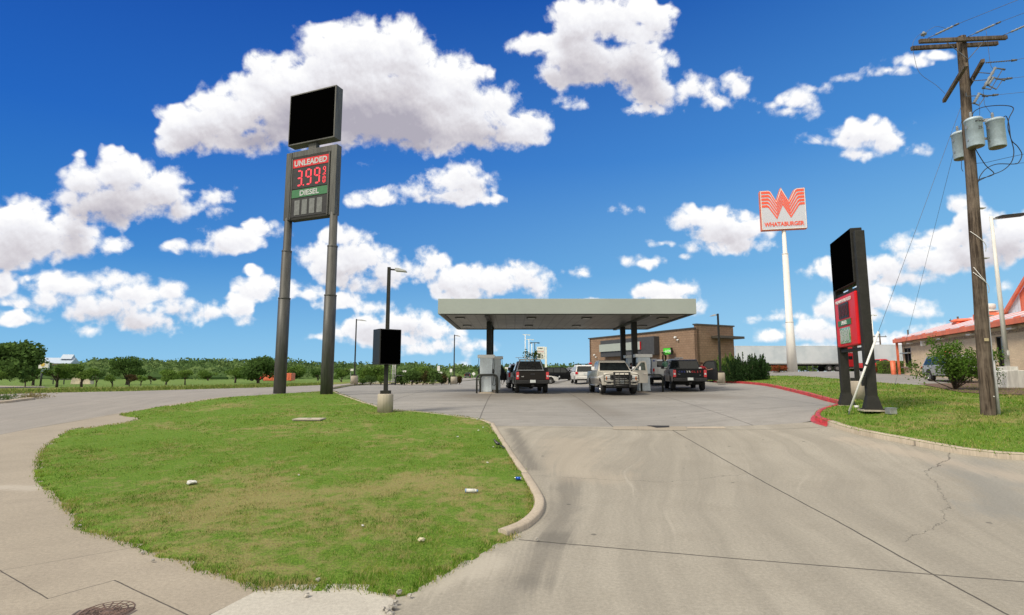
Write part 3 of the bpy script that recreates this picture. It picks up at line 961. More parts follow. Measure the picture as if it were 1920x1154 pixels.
def wall(name, mat, a, b, z0, z1, parent, thick=.2, openings=()):
    """upright wall from a to b (in the parent's frame) with UVs in metres; openings are (s0, s1, z0, z1)"""
    a, b = Vector((a[0], a[1], 0)), Vector((b[0], b[1], 0))
    L = (b - a).length
    d = (b - a) / L
    nrm = Vector((d.y, -d.x, 0))
    ss = sorted({0, L, *[o[0] for o in openings], *[o[1] for o in openings]})
    zz = sorted({z0, z1, *[o[2] for o in openings], *[o[3] for o in openings]})
    vs, fs, uv = [], [], []

    def q(pts, uvs):
        k = len(vs); vs.extend(pts); fs.append((k, k + 1, k + 2, k + 3)); uv.extend(uvs)
    for i in range(len(ss) - 1):
        for j in range(len(zz) - 1):
            s0, s1, u0, u1 = ss[i], ss[i + 1], zz[j], zz[j + 1]
            if any(o[0] <= s0 and s1 <= o[1] and o[2] <= u0 and u1 <= o[3] for o in openings):
                continue
            P = lambda s, z, o=0: a + d * s + Vector((0, 0, z)) - nrm * o
            q([P(s0, u0), P(s1, u0), P(s1, u1), P(s0, u1)], [(s0, u0), (s1, u0), (s1, u1), (s0, u1)])
            q([P(s1, u0, thick), P(s0, u0, thick), P(s0, u1, thick), P(s1, u1, thick)], [(s0, u0), (s1, u0), (s1, u1), (s0, u1)])
    P = lambda s, z, o=0: a + d * s + Vector((0, 0, z)) - nrm * o
    q([P(0, z1), P(L, z1), P(L, z1, thick), P(0, z1, thick)], [(0, 0), (L, 0), (L, thick), (0, thick)])
    q([P(0, z0, thick), P(0, z0), P(0, z1), P(0, z1, thick)], [(0, z0), (thick, z0), (thick, z1), (0, z1)])
    q([P(L, z0), P(L, z0, thick), P(L, z1, thick), P(L, z1)], [(0, z0), (thick, z0), (thick, z1), (0, z1)])
    for (s0, s1, u0, u1) in openings:
        q([P(s0, u0), P(s0, u0, thick), P(s0, u1, thick), P(s0, u1)], [(0, 0)] * 4)
        q([P(s1, u0, thick), P(s1, u0), P(s1, u1), P(s1, u1, thick)], [(0, 0)] * 4)
        q([P(s0, u1), P(s0, u1, thick), P(s1, u1, thick), P(s1, u1)], [(0, 0)] * 4)
        q([P(s0, u0, thick), P(s0, u0), P(s1, u0), P(s1, u0, thick)], [(0, 0)] * 4)
    me = bpy.data.meshes.new(name)
    me.from_pydata(vs, [], fs)
    ul = me.uv_layers.new(name='UVMap')
    ul.data.foreach_set('uv', [c for p in uv for c in p])
    me.materials.append(mat)
    o = link(bpy.data.objects.new(name, me))
    o.parent = parent
    return o


# ---------------------------------------------------------------- fuel canopy
CX0, CX1, CY0, CY1, CZ = -4.27, 10.62, 31.0, 42.0, 5.95
cz0 = 1.38
can = thing('fuel_canopy', (3.2, 36.5, cz0), 0, 'wide flat grey canopy on dark columns over the fuel pumps', 'canopy')
L_ = lambda x, y, z: (x - 3.2, y - 36.5, z - cz0)


def cbox(mb, x0, x1, y0, y1, z0, z1):
    mb.box(L_((x0 + x1) / 2, (y0 + y1) / 2, (z0 + z1) / 2), (x1 - x0, y1 - y0, z1 - z0)); return mb


mb = MB()
cbox(mb, CX0, CX1, CY0, CY0 + .12, CZ, CZ + .88); cbox(mb, CX0, CX1, CY1 - .12, CY1, CZ, CZ + .88)
cbox(mb, CX0, CX0 + .12, CY0 + .12, CY1 - .12, CZ, CZ + .88); cbox(mb, CX1 - .12, CX1, CY0 + .12, CY1 - .12, CZ, CZ + .88)
mb.build('fascia', m_fascia, can, bevel=.01)
cbox(MB(), CX0 + .12, CX1 - .12, CY0 + .12, CY1 - .12, CZ + .62, CZ + .70).build('roof_deck', m_lightgrey, can)
# soffit with narrow panels
m_soff, t = new_mat('soffit_panels')
oc = t.n('ShaderNodeTexCoord').outputs['Object']
sx = t.n('ShaderNodeSeparateXYZ', None, Vector=oc)
ln_ = t.step(t.math('PINGPONG', sx.outputs[0], .3), .0, .05, 1, 0)
ln2 = t.step(t.math('PINGPONG', sx.outputs[1], 1.83), .0, .03, .7, 0)
nn = t.noise(oc, .7, 5, .6)
c = t.mix(t.step(nn, .35, .65), (.17, .165, .145), (.235, .225, .20))
c = t.mix(t.math('MULTIPLY', t.math('MAXIMUM', ln_, ln2), .9), c, (.06, .055, .05))
finish(t, c, .42, .15, bump(t, ln_, .3, .02))
cbox(MB(), CX0 + .35, CX1 - .35, CY0 + .35, CY1 - .35, CZ + .02, CZ + .06).build('soffit', m_soff, can)
mb = MB()
for (a, b, c_, d_) in ((CX0 + .12, CX1 - .12, CY0 + .12, CY0 + .35), (CX0 + .12, CX1 - .12, CY1 - .35, CY1 - .12), (CX0 + .12, CX0 + .35, CY0 + .35, CY1 - .35), (CX1 - .35, CX1 - .12, CY0 + .35, CY1 - .35)):
    cbox(mb, a, b, c_, d_, CZ - .03, CZ + .05)
mb.build('gutter', m_bronze2, can)
for xx in (-1.48, 7.9):
    mb = MB(); cbox(mb, xx - .12, xx + .12, CY0 + .35, CY1 - .35, CZ - .10, CZ + .018)
    mb.build('beam', m_bronze2, can)
m_cans = M('canopy_light_lens', (.30, .30, .27), .3, var=.1)
for xx in (-3.2, 1.2, 4.6, 9.3):
    for yy in (33.3, 38.6):
        mb = MB(); cbox(mb, xx - .3, xx + .3, yy - .3, yy + .3, CZ - .035, CZ + .019)
        f_ = mb.build('light_fixture', m_bronze2, can, bevel=.01)
        mb = MB(); cbox(mb, xx - .22, xx + .22, yy - .22, yy + .22, CZ - .045, CZ - .036)
        mb.build('lens', m_cans, f_)
for xx in (-1.48, 7.9):
    for yy in (35.0, 38.6):
        zg = float(H(xx, yy))
        mb = MB(); cbox(mb, xx - .165, xx + .165, yy - .165, yy + .165, zg, CZ - .101)
        mb.box(L_(xx, yy, zg + .06), (.5, .5, .12))
        mb.build('column', m_bronze, can, bevel=.008)

# pump islands
for xx in (-1.5, 7.95):
    poly = [(xx - .55, 32.6), (xx + .55, 32.6), (xx + .62, 33), (xx + .62, 39.2), (xx + .5, 39.6), (xx - .5, 39.6), (xx - .62, 39.2), (xx - .62, 33)]
    sheet('pump_island', poly, .05, mat_kerb, .5, skirt=-.02)

m_pump = M('pump_cabinet_blue_grey', (.58, .65, .69), .35, var=.08, scale=1.5)
m_hose = m_rubber


def pump(x, y, rz=0.0, label=''):
    z = float(H(x, y)) + .05
    p = thing('fuel_pump', (x, y, z), rz, label, 'fuel pump', 'fuel pumps under the canopy')
    mb = MB()
    mb.prism([(-.36, 0), (.36, 0), (.33, .9), (.37, 1.0), (.40, 1.75), (.38, 2.08), (-.38, 2.08), (-.40, 1.75), (-.37, 1.0), (-.33, .9)], -.28, .28, axis='y')
    mb.build('cabinet', m_pump, p, bevel=.02)
    MB().box((0, 0, 2.17), (1.06, .66, .2)).build('top_cap', m_white, p, bevel=.02)
    for s in (-1, 1):
        MB().box((.34 * s, 0, 1.45), (.12, .5, .62)).build('display_panel', m_black, p, bevel=.01)
        mb = MB()
        mb.box((s * .43, -.1, 1.25), (.07, .09, .28)); mb.tube([(s * .45, -.1, 1.36), (s * .52, -.1, 1.30), (s * .50, -.1, 1.2)], .012, 6)
        mb.build('nozzle', m_black, p)
        mb = MB()
        mb.tube([(s * .46, -.12, 2.05), (s * .50, -.14, 1.6), (s * .47, -.15, .8), (s * .40, -.2, .42), (s * .52, -.2, .36), (s * .60, -.18, .5), (s * .55, -.16, .85), (s * .46, -.12, 1.2)], .017, 6)
        mb.build('hose', m_hose, p)
    for k in (-1, 1):
        MB().box((k * .17, -.285, 1.2), (.008, .008, 1.7)).build('trim_strip', m_lightgrey, p)
    MB().box((.02, -.284, .85), (.14, .006, .07)).build('sticker', m_white, p)
    return p


pump(-1.60, 33.9, 0, 'blue grey fuel pump nearest the black pickup with ladder rack')
pump(-1.15, 37.4, 0, 'fuel pump at the back of the left pump island')
p2_ = pump(8.2, 34.1, 0, 'light grey fuel pump behind the beige pickup door')
pump(8.3, 37.6, 0, 'fuel pump at the back of the right pump island')
m_flag = M('red_pump_panel', (.42, .03, .02), .4)
# hoop guards
m_hoop = M('bollard_dark_paint', (.035, .04, .035), .5, var=.2)


def hoop(x, y, w_, h, label, group='steel hoop guards round the pumps', rz=0, r=.057):
    z = float(H(x, y))
    p = thing('hoop_guard', (x, y, z), rz, label, 'hoop guard', group)
    pts = [(-w_ / 2, 0, 0)] + [(-w_ / 2 + .22 - .22 * math.cos(a), 0, h - .22 + .22 * math.sin(a)) for a in [k * math.pi / 10 for k in range(6)]]
    pts += [(w_ / 2 - .22 + .22 * math.sin(a), 0, h - .22 + .22 * math.cos(a)) for a in [k * math.pi / 10 for k in range(6)]] + [(w_ / 2, 0, 0)]
    MB().tube(pts, r, 10).build('hoop', m_hoop, p)
    return p


hoop(-1.5, 33.0, 1.25, 1.1, 'dark steel hoop in front of the blue grey pump')
hoop(-1.45, 33.55, 1.0, 1.1, 'dark steel hoop just behind the front hoop, by the blue grey pump')
hoop(8.55, 33.4, 1.3, 1.05, 'dark steel hoop beside the open beige pickup door')

# ---------------------------------------------------------------- convenience store
m_block = brickmat('split_face_block', (.235, .155, .105), (.285, .195, .135), (.17, .125, .09), .42, .21, ms=.018)
m_trimd = M('dark_parapet_trim', (.06, .055, .045), .5, var=.15)
A0, B0 = Vector((16.72, 49.0, 0)), Vector((9.15, 64.0, 0))
zb = 1.65
dAB = (A0 - B0).normalized(); nAB = Vector((dAB.y, -dAB.x, 0))      # faces the viewer
ang = math.atan2(dAB.y, dAB.x)
st = thing('convenience_store', (B0.x, B0.y, zb), ang, 'long tan block shop building behind the fuel canopy', 'building')
LW = (A0 - B0).length
HW = 6.62 - zb
# local frame: x along the front wall towards the viewer, -y outwards
s0, s1 = 3.1, 11.9
wall('front_wall', m_block, (0, 0), (LW, 0), -.4, HW, st, .3, openings=[(s0 + .4, s1 - .4, -.4, 2.35)])
wall('side_wall', m_block, (LW, 0), (LW, 4.7), -.4, HW + .32, st, .3)
wall('end_wall', m_block, (0, 14), (0, 0), -.4, HW, st, .3)
wall('rear_wall', m_block, (LW - 9.3, 14), (0, 14), -.4, HW, st, .3)
wall('inner_side_wall', m_block, (LW, 4.7), (LW - 9.3, 14), -.4, HW, st, .3)
mb = MB(); mb.prism([(.35, .35), (LW - .35, .35), (LW - .35, 4.4), (LW - 9.6, 13.7), (.35, 13.7)], HW - .55, HW - .45, axis='z'); mb.build('roof', m_lightgrey, st)
mb = MB()
mb.box((LW / 2 - .1, .13, HW + .06), (LW + .1, .46, .12)); mb.box((.13, 7, HW + .06), (.46, 14, .119))
mb.build('parapet_cap', m_trimd, st)
mb = MB(); mb.box((LW - .13, 2.35, HW + .38), (.46, 4.9, .12)); mb.build('parapet_cap', m_trimd, st)
MB().box((LW + .45, 3.4, HW - .75), (1.1, 3.2, .22)).build('side_awning', m_trimd, st, bevel=.01)
m_band = M('charcoal_band', (.055, .056, .06), .55, var=.1)
zc0, zc1 = 2.75, 4.55
MB().box(((s0 + s1) / 2, -.35, (zc0 + zc1) / 2), (s1 - s0, .70, zc1 - zc0)).build('entrance_canopy', m_band, st, bevel=.015)
MB().box((s0 + 3.4, -.76, 3.72), (6.9, .14, .80)).build('blank_sign_panel', m_fascia, st)
MB().box((s0 + 6.87, -.76, 3.72), (.05, .15, .80)).build('sign_edge', m_red_s, st)
m_stucco = M('cream_stucco', (.52, .44, .29), .8, var=.06)
MB().box(((s0 + s1) / 2, .5, 1.2), (s1 - s0, .1, 3.2)).build('recess_wall', m_stucco, st)
for i in range(4):
    x = s0 + 1.3 + i * 1.9
    d_ = MB().box((x, .40, .95), (1.35, .08, 2.4)).build('glass_door' if i % 2 else 'shop_window', m_glass_d, st)
    mb = MB()
    for q_ in (-.7, 0, .7): mb.box((x + q_, .36, .95), (.07, .1, 2.4))
    mb.box((x, .36, 2.18), (1.47, .102, .08))
    o_ = mb.build('frame', m_galv, d_)
for i, (x, z) in enumerate(((1.2, 3.05), (14.3, 4.3))):
    mb = MB(); mb.cyl((x, -.05, z), (x, -.3, z), .09, n=10); mb.cyl((x + .25, -.02, z - .25), (x + .25, -.22, z - .25), .07, n=10)
    mb.build('wall_camera', m_white, st)
for x in (14.0,):
    bx_ = MB().box((13.65, -.55, 3.0), (1.0, .26, .66)).build('cash_sign', M('cash_sign_side', (.02, .03, .02), .4), st, bevel=.01)
    m_cash, t = new_mat('lit_green_sign'); finish(t, (.06, .42, .02), .4, emit=(.06, .5, .01), estr=.25)
    MB().box((13.65, -.683, 3.0), (.94, .01, .60)).build('sign_face', m_cash, bx_)
    text_mesh('ATM', 'lettering', m_white, bx_, height=.26, loc=(13.78, -.692, 3.0), bold=.01)
    text_mesh('cash', 'lettering', m_white, bx_, height=.10, loc=(13.36, -.692, 3.0))
MB().box((13.65, -.15, 3.0), (.3, .5, .2)).build('sign_bracket', m_black, st)

# ---------------------------------------------------------------- burger restaurant
m_rbrick = brickmat('tan_brick', (.62, .49, .345), (.69, .555, .395), (.50, .41, .30), .24, .085, ms=.008)
m_stripe, t = new_mat('striped_roof')
oc = t.n('ShaderNodeTexCoord').outputs['Object']
sx = t.n('ShaderNodeSeparateXYZ', None, Vector=oc)
fr = t.math('FRACT', t.math('MULTIPLY', sx.outputs[0], 1 / 2.2))
rib = t.step(t.math('PINGPONG', sx.outputs[0], .2), 0, .03, 1, 0)
nn = t.noise(oc, 3, 4, .6)
c = t.mix(t.math('GREATER_THAN', fr, .66), (.66, .68, .72), (.74, .17, .08))
c = t.mix(t.math('MULTIPLY', rib, .5), c, (.25, .12, .10))
c = t.mix(t.step(nn, .5, .75, 0, .25), c, (.45, .35, .3))
finish(t, c, .5, .1, bump(t, rib, .5, .03))
W1, W2 = Vector((34.5, 48.0, 0)), Vector((27.7, 28.0, 0))
dW = (W2 - W1).normalized(); angW = math.atan2(dW.y, dW.x)
zw = 2.0
rs = thing('burger_restaurant', (W1.x, W1.y, zw), angW, 'low tan brick restaurant with orange and white striped roof', 'building')
# local: x runs towards the viewer along the wall, -y faces the viewer's side
LR = (W2 - W1).length + 1
WZ = 5.28 - zw
# window near the far end and a dark door-like window
wsp = [(.35, 2.0, 1.15, 2.75), (15.9, 17.2, .9, 2.75)]
wall('front_wall', m_rbrick, (0, 0), (LR, 0), -.5, WZ, rs, .25, openings=wsp)
wall('end_wall', m_rbrick, (0, 16), (0, 0), -.5, WZ, rs, .25)
wall('porch_wall', m_rbrick, (LR, 2.2), (LR + 8, 2.2), -.5, WZ, rs, .25)
wall('return_wall', m_rbrick, (LR, .25), (LR, 2.2), -.5, WZ, rs, .25)
for (a, b, c_, d_) in wsp:
    wd = MB().box(((a + b) / 2, .16, (c_ + d_) / 2), (b - a, .04, d_ - c_)).build('window', m_glass_d, rs)
    mb = MB()
    for xx in (a + .03, (a + b) / 2, b - .03): mb.box((xx, .10, (c_ + d_) / 2), (.06, .08, d_ - c_))
    mb.box(((a + b) / 2, .10, c_ + .03), (b - a, .079, .06)); mb.box(((a + b) / 2, .10, d_ - .03), (b - a, .079, .06))
    mb.build('frame', m_black, wd)
MB().box((1.18, -.12, 2.3), (1.9, .35, .09)).build('awning_shelf', m_galv, rs)
MB().box((1.18, -.10, 1.10), (1.9, .3, .08)).build('window_sill', m_galv, rs)
# soldier course, one continuous band of darker brick
MB().box((LR / 2, -.01, WZ - .32), (LR - .1, .03, .22)).build('soldier_course', M('darker_brick', (.40, .30, .21), .85, var=.3, scale=9), rs)
# fascia and roof
mb = MB(); mb.box((LR / 2 + 3.7, -.47, WZ + .14), (LR + 8.4, .14, .32)); mb.box((-.47, 8, WZ + .14), (.14, 17, .32))
mb.build('roof_fascia', m_orange, rs, bevel=.015)
mb = MB()
mb.prism([(-.41, WZ + .1), (-.41, WZ + .39), (7, WZ + 2.6), (16.5, WZ + .3), (16.5, WZ + .1)], -.40, LR + 8, axis='x')
mb.build('roof', m_stripe, rs)
for xx in (2.4, 8.6, 13.2, 18.2):
    MB().box((xx, -.16, WZ - .2), (.55, .3, .10)).build('wall_light', m_white, rs, bevel=.01)
MB().box((5.2, -.15, WZ - .35), (.22, .28, .4)).build('wall_speaker', m_white, rs, bevel=.02)
for (xx, rr) in ((-.25, .09), (LR - .3, .09)):
    MB().bar((xx, -.3, -.3), (xx, -.3, WZ + .0), .16, .16, up=(0, 1, 0)).build('downpipe', m_orange, rs)
MB().cyl((-.15, -.75, -.3), (-.15, -.75, 1.7), .2, n=16).build('orange_bollard', m_orange, rs)
for (xx, yy, sz, hh) in ((5.6, 2.4, 1.0, .35), (9.2, 2.6, 1.32, .6), (14.2, 3.2, 1.35, .7)):
    zz = WZ + .30 + (yy - .5) * .30
    cb = MB().box((xx, yy, zz + hh / 2 - .1), (sz, sz, hh + .2)).build('roof_curb', m_orange, rs, bevel=.02)
    mb = MB(); mb.lathe([(0, .0), (.30, 0), (.34, .06), (.58, .09), (.62, .16), (.40, .22), (.36, .30), (.46, .32), (.46, .62), (.40, .66), (0, .68)] if sz > 1.31 else [(0, 0), (.55, 0), (.72, .06), (.72, .14), (.5, .26), (0, .3)], (xx, yy, zz + hh), 20)
    mb.build('roof_fan', m_white_s if sz > 1.31 else m_orange, cb)
# tall A shaped roof over the entrance
x0a = 12.3
mb = MB(); mb.prism([(x0a, WZ + .7), (x0a + 7, WZ + 5.2), (x0a + 14, WZ + .7)], 2.0, 9.0, axis='y')
mb.build('gable_roof', m_stripe, rs)
mb = MB()
mb.bar((x0a - .1, 1.85, WZ + .6), (x0a + 7, 1.85, WZ + 5.3), .2, .15, up=(0, 1, 0)); mb.build('gable_edge', m_orange, rs)
mb = MB(); mb.bar((x0a + 7, 1.86, WZ + 5.3), (x0a + 14.1, 1.86, WZ + .6), .35, .22, up=(0, 1, 0)); mb.build('gable_edge', m_orange, rs)

# round orange and white sign on the restaurant wall
tp = thing('round_wall_sign', (0, 0, 0), angW, 'round white and orange sign on the tan brick wall above the shrub', 'sign')
wp = W1 + dW * 9.4 - Vector((dW.y, -dW.x, 0)) * 0
nW = Vector((dW.y, -dW.x, 0))
tp.location = Vector((wp.x, wp.y, 0)) + nW * .06 + Vector((0, 0, 3.7))
mb = MB(); mb.cyl((0, .04, 0), (0, -.06, 0), .62, n=28); mb.build('disc', m_white, tp)
mb = MB(); mb.prism([(.62 * math.cos(a), .62 * math.sin(a)) for a in [R(20 + i * 14) for i in range(11)]] + [(.42 * math.cos(a), .42 * math.sin(a)) for a in [R(160 - i * 14) for i in range(11)]], -.075, -.061, axis='y')
mb.build('band', m_orange_s, tp)
mb = MB(); mb.prism([(.62 * math.cos(a), .62 * math.sin(a)) for a in [R(200 + i * 14) for i in range(11)]] + [(.42 * math.cos(a), .42 * math.sin(a)) for a in [R(340 - i * 14) for i in range(11)]], -.075, -.061, axis='y')
mb.build('band', m_orange_s, tp)

# ---------------------------------------------------------------- tall price sign (left)
PLb, PRb = onground(524, 32.5), onground(612, 31.2)
dS = Vector((PRb.x - PLb.x, PRb.y - PLb.y, 0)); SL = dS.length; aS = math.atan2(dS.y, dS.x)
z0 = PLb.z + .04
ts = thing('tall_price_sign', (PLb.x, PLb.y, z0), aS, 'tall two-pole fuel price sign with lit red price and black top panel', 'price sign')
for xx in (0, SL):
    mb = MB()
    mb.lathe([(.0, -.3), (.35, -.3), (.34, 7.08 - z0), (.30, 7.09 - z0), (.285, 10.0 - z0), (.235, 10.02 - z0), (.225, 12.0 - z0), (0, 12.0 - z0)], (xx, 0, 0), 24)
    for zz in (7.06, 9.98): mb.lathe([(.30, zz - z0 - .06), (.355 if zz < 8 else .30, zz - z0 - .05), (.355 if zz < 8 else .30, zz - z0 + .02), (.2, zz - z0 + .03)], (xx, 0, 0), 24)
    mb.build('pole', m_bronze2, ts)
    MB().box((xx, 0, (11.85 + 16.15) / 2 - z0), (.42, .42, 16.15 - 11.85)).build('upper_post', m_bronze2, ts, bevel=.01)
MB().box((SL / 2, 0, 16.0 - z0), (SL - .43, .34, .36)).build('cross_beam', m_bronze2, ts, bevel=.01)
MB().box((SL / 2, 0, 16.37 - z0), (.6, .3, .38)).build('neck', m_bronze2, ts, bevel=.01)
MB().box((SL / 2, 0, (16.56 + 19.9) / 2 - z0), (SL + .12, .62, 19.9 - 16.56)).build('top_cabinet', m_bronze2, ts, bevel=.03)
MB().box((SL / 2, -.315, (16.56 + 19.9) / 2 - z0), (SL - .06, .02, 3.14)).build('blank_panel', m_blackp, ts)
pc = MB().box((SL / 2, .02, (11.8 + 15.8) / 2 - z0), (SL - .46, .44, 4.0)).build('price_cabinet', m_bronze, ts, bevel=.02)
fy = -.21
pw0 = SL - .75
MB().box((SL / 2, fy, 15.36 - z0), (pw0, .02, .54)).build('header_panel', m_red_s, ts)
text_mesh('UNLEADED', 'lettering', m_lightgrey, ts, width=pw0 * .92, height=.37, loc=(SL / 2, fy - .016, 15.36 - z0), bold=.035)
MB().box((SL / 2, fy, 14.4 - z0), (pw0, .02, 1.3)).build('digit_window', m_black, ts)
MB().box((SL / 2, fy, 13.44 - z0), (pw0, .02, .50)).build('header_panel', m_green_s, ts)
text_mesh('DIESEL', 'lettering', m_lightgrey, ts, width=pw0 * .54, height=.34, loc=(SL / 2, fy - .016, 13.44 - z0), bold=.03)
MB().box((SL / 2, fy, 12.55 - z0), (pw0, .02, 1.16)).build('digit_window', m_black, ts)
SEG = {'0': 'abcdef', '1': 'bc', '3': 'abgcd', '4': 'fgbc', '5': 'afgcd', '9': 'abcdfg', '8': 'abcdefg', '7': 'abc', '6': 'afgcde'}


def seven(mb, ch, cx, cz, w_, h, y, th):
    for s in SEG[ch]:
        if s in 'agd':
            zz = {'a': h / 2, 'g': 0, 'd': -h / 2}[s] + cz
            mb.prism([(cx - w_ / 2 + th * .6, zz), (cx - w_ / 2 + th * 1.1, zz + th / 2), (cx + w_ / 2 - th * 1.1, zz + th / 2), (cx + w_ / 2 - th * .6, zz), (cx + w_ / 2 - th * 1.1, zz - th / 2), (cx - w_ / 2 + th * 1.1, zz - th / 2)], y - .012, y, axis='y')
        else:
            xx = cx + (w_ / 2 if s in 'bc' else -w_ / 2)
            za = cz + (0 if s in 'bf' else -h / 2); zb_ = za + h / 2
            mb.prism([(xx - th / 2, za + th * .6), (xx, za + th * .15), (xx + th / 2, za + th * .6), (xx + th / 2, zb_ - th * .6), (xx, zb_ - th * .15), (xx - th / 2, zb_ - th * .6)], y - .012, y, axis='y')


c0 = SL / 2 - pw0 / 2
for ch, f_ in (('3', .20), ('9', .46), ('9', .70)):
    mb = MB(); seven(mb, ch, c0 + pw0 * f_, 14.4 - z0, .36, .92, fy - .012, .095); mb.build('price_digit', m_led, ts)
mb = MB(); seven(mb, '9', c0 + pw0 * .90, 14.68 - z0, .15, .38, fy - .012, .05); mb.build('price_digit', m_led, ts)
MB().box((c0 + pw0 * .90, fy - .02, 14.40 - z0), (.24, .012, .04)).build('fraction_bar', m_led, ts)
mb = MB(); seven(mb, '0', c0 + pw0 * .90, 14.08 - z0, .15, .38, fy - .012, .05); mb.build('price_digit', m_led, ts)
MB().box((c0 + pw0 * .325, fy - .02, 13.93 - z0), (.08, .012, .08)).build('decimal_point', m_led, ts)
for k in range(4):
    MB().box((c0 + pw0 * (.17 + .21 * k), fy - .016, 12.55 - z0), (.40, .012, .92)).build('digit_panel', M('dull_grey_digit', (.16, .17, .17), .5) if k == 0 else bpy.data.materials['dull_grey_digit'], ts)
for sx_ in (-1, 1): MB().box((SL / 2 + sx_ * (pw0 / 2 + .05), fy, 13.8 - z0), (.08, .06, 3.86)).build('cabinet_frame', m_bronze2, ts)

# ---------------------------------------------------------------- low price sign (right)
Rb, Lb = onground(1637, 18.1), onground(1588, 20.7)
dS = Vector((Rb.x - Lb.x, Rb.y - Lb.y, 0)); SL = dS.length; aS = math.atan2(dS.y, dS.x)
z0 = Lb.z + .1
ps = thing('roadside_price_sign', (Lb.x, Lb.y, z0), aS, 'two-column dark price sign with black panel above a glossy red price panel', 'price sign')
for xx in (0, SL):
    mb = MB(); mb.box((xx, 0, (7.362 - z0) / 2), (.27, .29, 7.362 - z0)); mb.build('column', m_bronze, ps, bevel=.015)
    mb = MB(); mb.box((xx, 0, .25), (.44, .50, .44), taper=.60); mb.box((xx, 0, .03), (.52, .58, .05)); mb.build('column_base', m_bronze, ps)
    MB().box((xx, 0, -.0), (.66, .70, .05)).build('footing', m_concb, ps)
MB().box((SL / 2, -.02, 6.579 - z0), (SL - .30, .36, 1.9)).build('top_cabinet', m_bronze, ps, bevel=.02)
MB().box((SL / 2, -.21, 6.579 - z0), (SL - .38, .02, 1.84)).build('blank_panel', m_blackp, ps)
for zz in (5.42, 3.36):
    MB().box((SL / 2, 0, zz - z0), (SL - .29, .2, .10)).build('rail', m_bronze, ps)
pp = MB().box((SL / 2, -.04, 4.416 - z0), (SL - .34, .34, 1.84)).build('price_cabinet', m_red_s, ps, bevel=.05, seg=3)
pp.data.materials.clear(); pp.data.materials.append(M('glossy_red', (.64, .012, .018), .35, var=.03, spec=.2))
fy = -.222
text_mesh('PREMIUM UNLEADED', 'lettering', m_white, ps, width=(SL - .46) * .78, height=.12, loc=(SL / 2 - .08, fy - .004, 5.157 - z0), bold=.01)
dwin = MB().box((SL / 2 - .1, fy, 4.787 - z0), ((SL - .5) * .52, .02, .54)).build('digit_window', m_black, ps)
for i in range(3):
    mb = MB(); seven(mb, '8', SL / 2 - .1 + (i - 1) * .34, 4.787 - z0, .17, .38, fy - .012, .05); mb.build('digit', m_ledoff, dwin)
MB().box((SL / 2 - .1, fy, 4.354 - z0), ((SL - .5) * .66, .02, .20)).build('header_panel', m_green_s, ps)
text_mesh('DIESEL', 'lettering', m_white, ps, width=.62, height=.13, loc=(SL / 2 - .1, fy - .014, 4.354 - z0), bold=.01)
m_gl = M('green_panel_with_glare', (.30, .40, .34), .15, var=.5, scale=5, col2=(.02, .22, .04), coat=.5)  # pale blotches over the green are glare put into the colour
dwin = MB().box((SL / 2 - .1, fy, 3.891 - z0), ((SL - .5) * .52, .02, .56)).build('digit_window', m_gl, ps)
for i in range(3):
    mb = MB(); seven(mb, '8', SL / 2 - .1 + (i - 1) * .34, 3.891 - z0, .17, .38, fy - .012, .05); mb.build('digit', m_lightgrey, dwin)
MB().box((SL + .0, -.19, .95), (.22, .10, .32)).build('switch_box', m_bronze, ps, bevel=.01)
MB().cyl((SL - .35, -.35, .05), (SL - .35, -.35, .13), .07, n=10).build('conduit_cap', m_white, ps)

# ---------------------------------------------------------------- burger sign on its high pole
wb = onground(1486, 60.0)
z0 = wb.z
bs = thing('burger_pylon_sign', (wb.x, wb.y, z0), R(-12), 'white square sign with orange striped W on a tall tapered white pole', 'sign')
m_wpole = M('white_pole_paint', (.70, .69, .66), .5, var=.06, scale=.5, streak=True)
mb = MB()
mb.lathe([(0, -.3), (.54, -.3), (.40, 8.3 - z0), (.375, 8.32 - z0), (.31, 16.0 - z0), (.235, 16.03 - z0), (.21, 18.8 - z0), (0, 18.8 - z0)], (0, 0, 0), 28)
mb.build('pole', m_wpole, bs)
mb = MB()
for zz, r_ in ((8.28, .415), (16.0, .325)): mb.lathe([(.2, zz - z0 - .1), (r_, zz - z0 - .09), (r_, zz - z0 + .02), (.2, zz - z0 + .04)], (0, 0, 0), 28)
mb.build('pole_collar', m_wpole, bs)
WW, WH, zs = 4.75, 4.95, 18.75 - z0
sc_ = lambda x, y: ((x - 50) / 100 * WW, zs + y / 100 * WH * .95)
outl = [(0, 0), (100, 0), (100, 100), (82, 99.5), (77, 97), (63.5, 70), (47.5, 104), (36, 71), (24, 95), (19, 98), (0, 98)]
mb = MB(); mb.prism([sc_(*p) for p in outl], -.35, .35, axis='y')
mb.build('sign_cabinet', m_orange, bs)
inn = [(1.5, 1.5), (98.5, 1.5), (98.5, 98.5), (82, 98), (78.5, 96), (63.5, 66), (47.5, 101), (36, 67), (23, 94), (19, 96.5), (1.5, 96.5)]
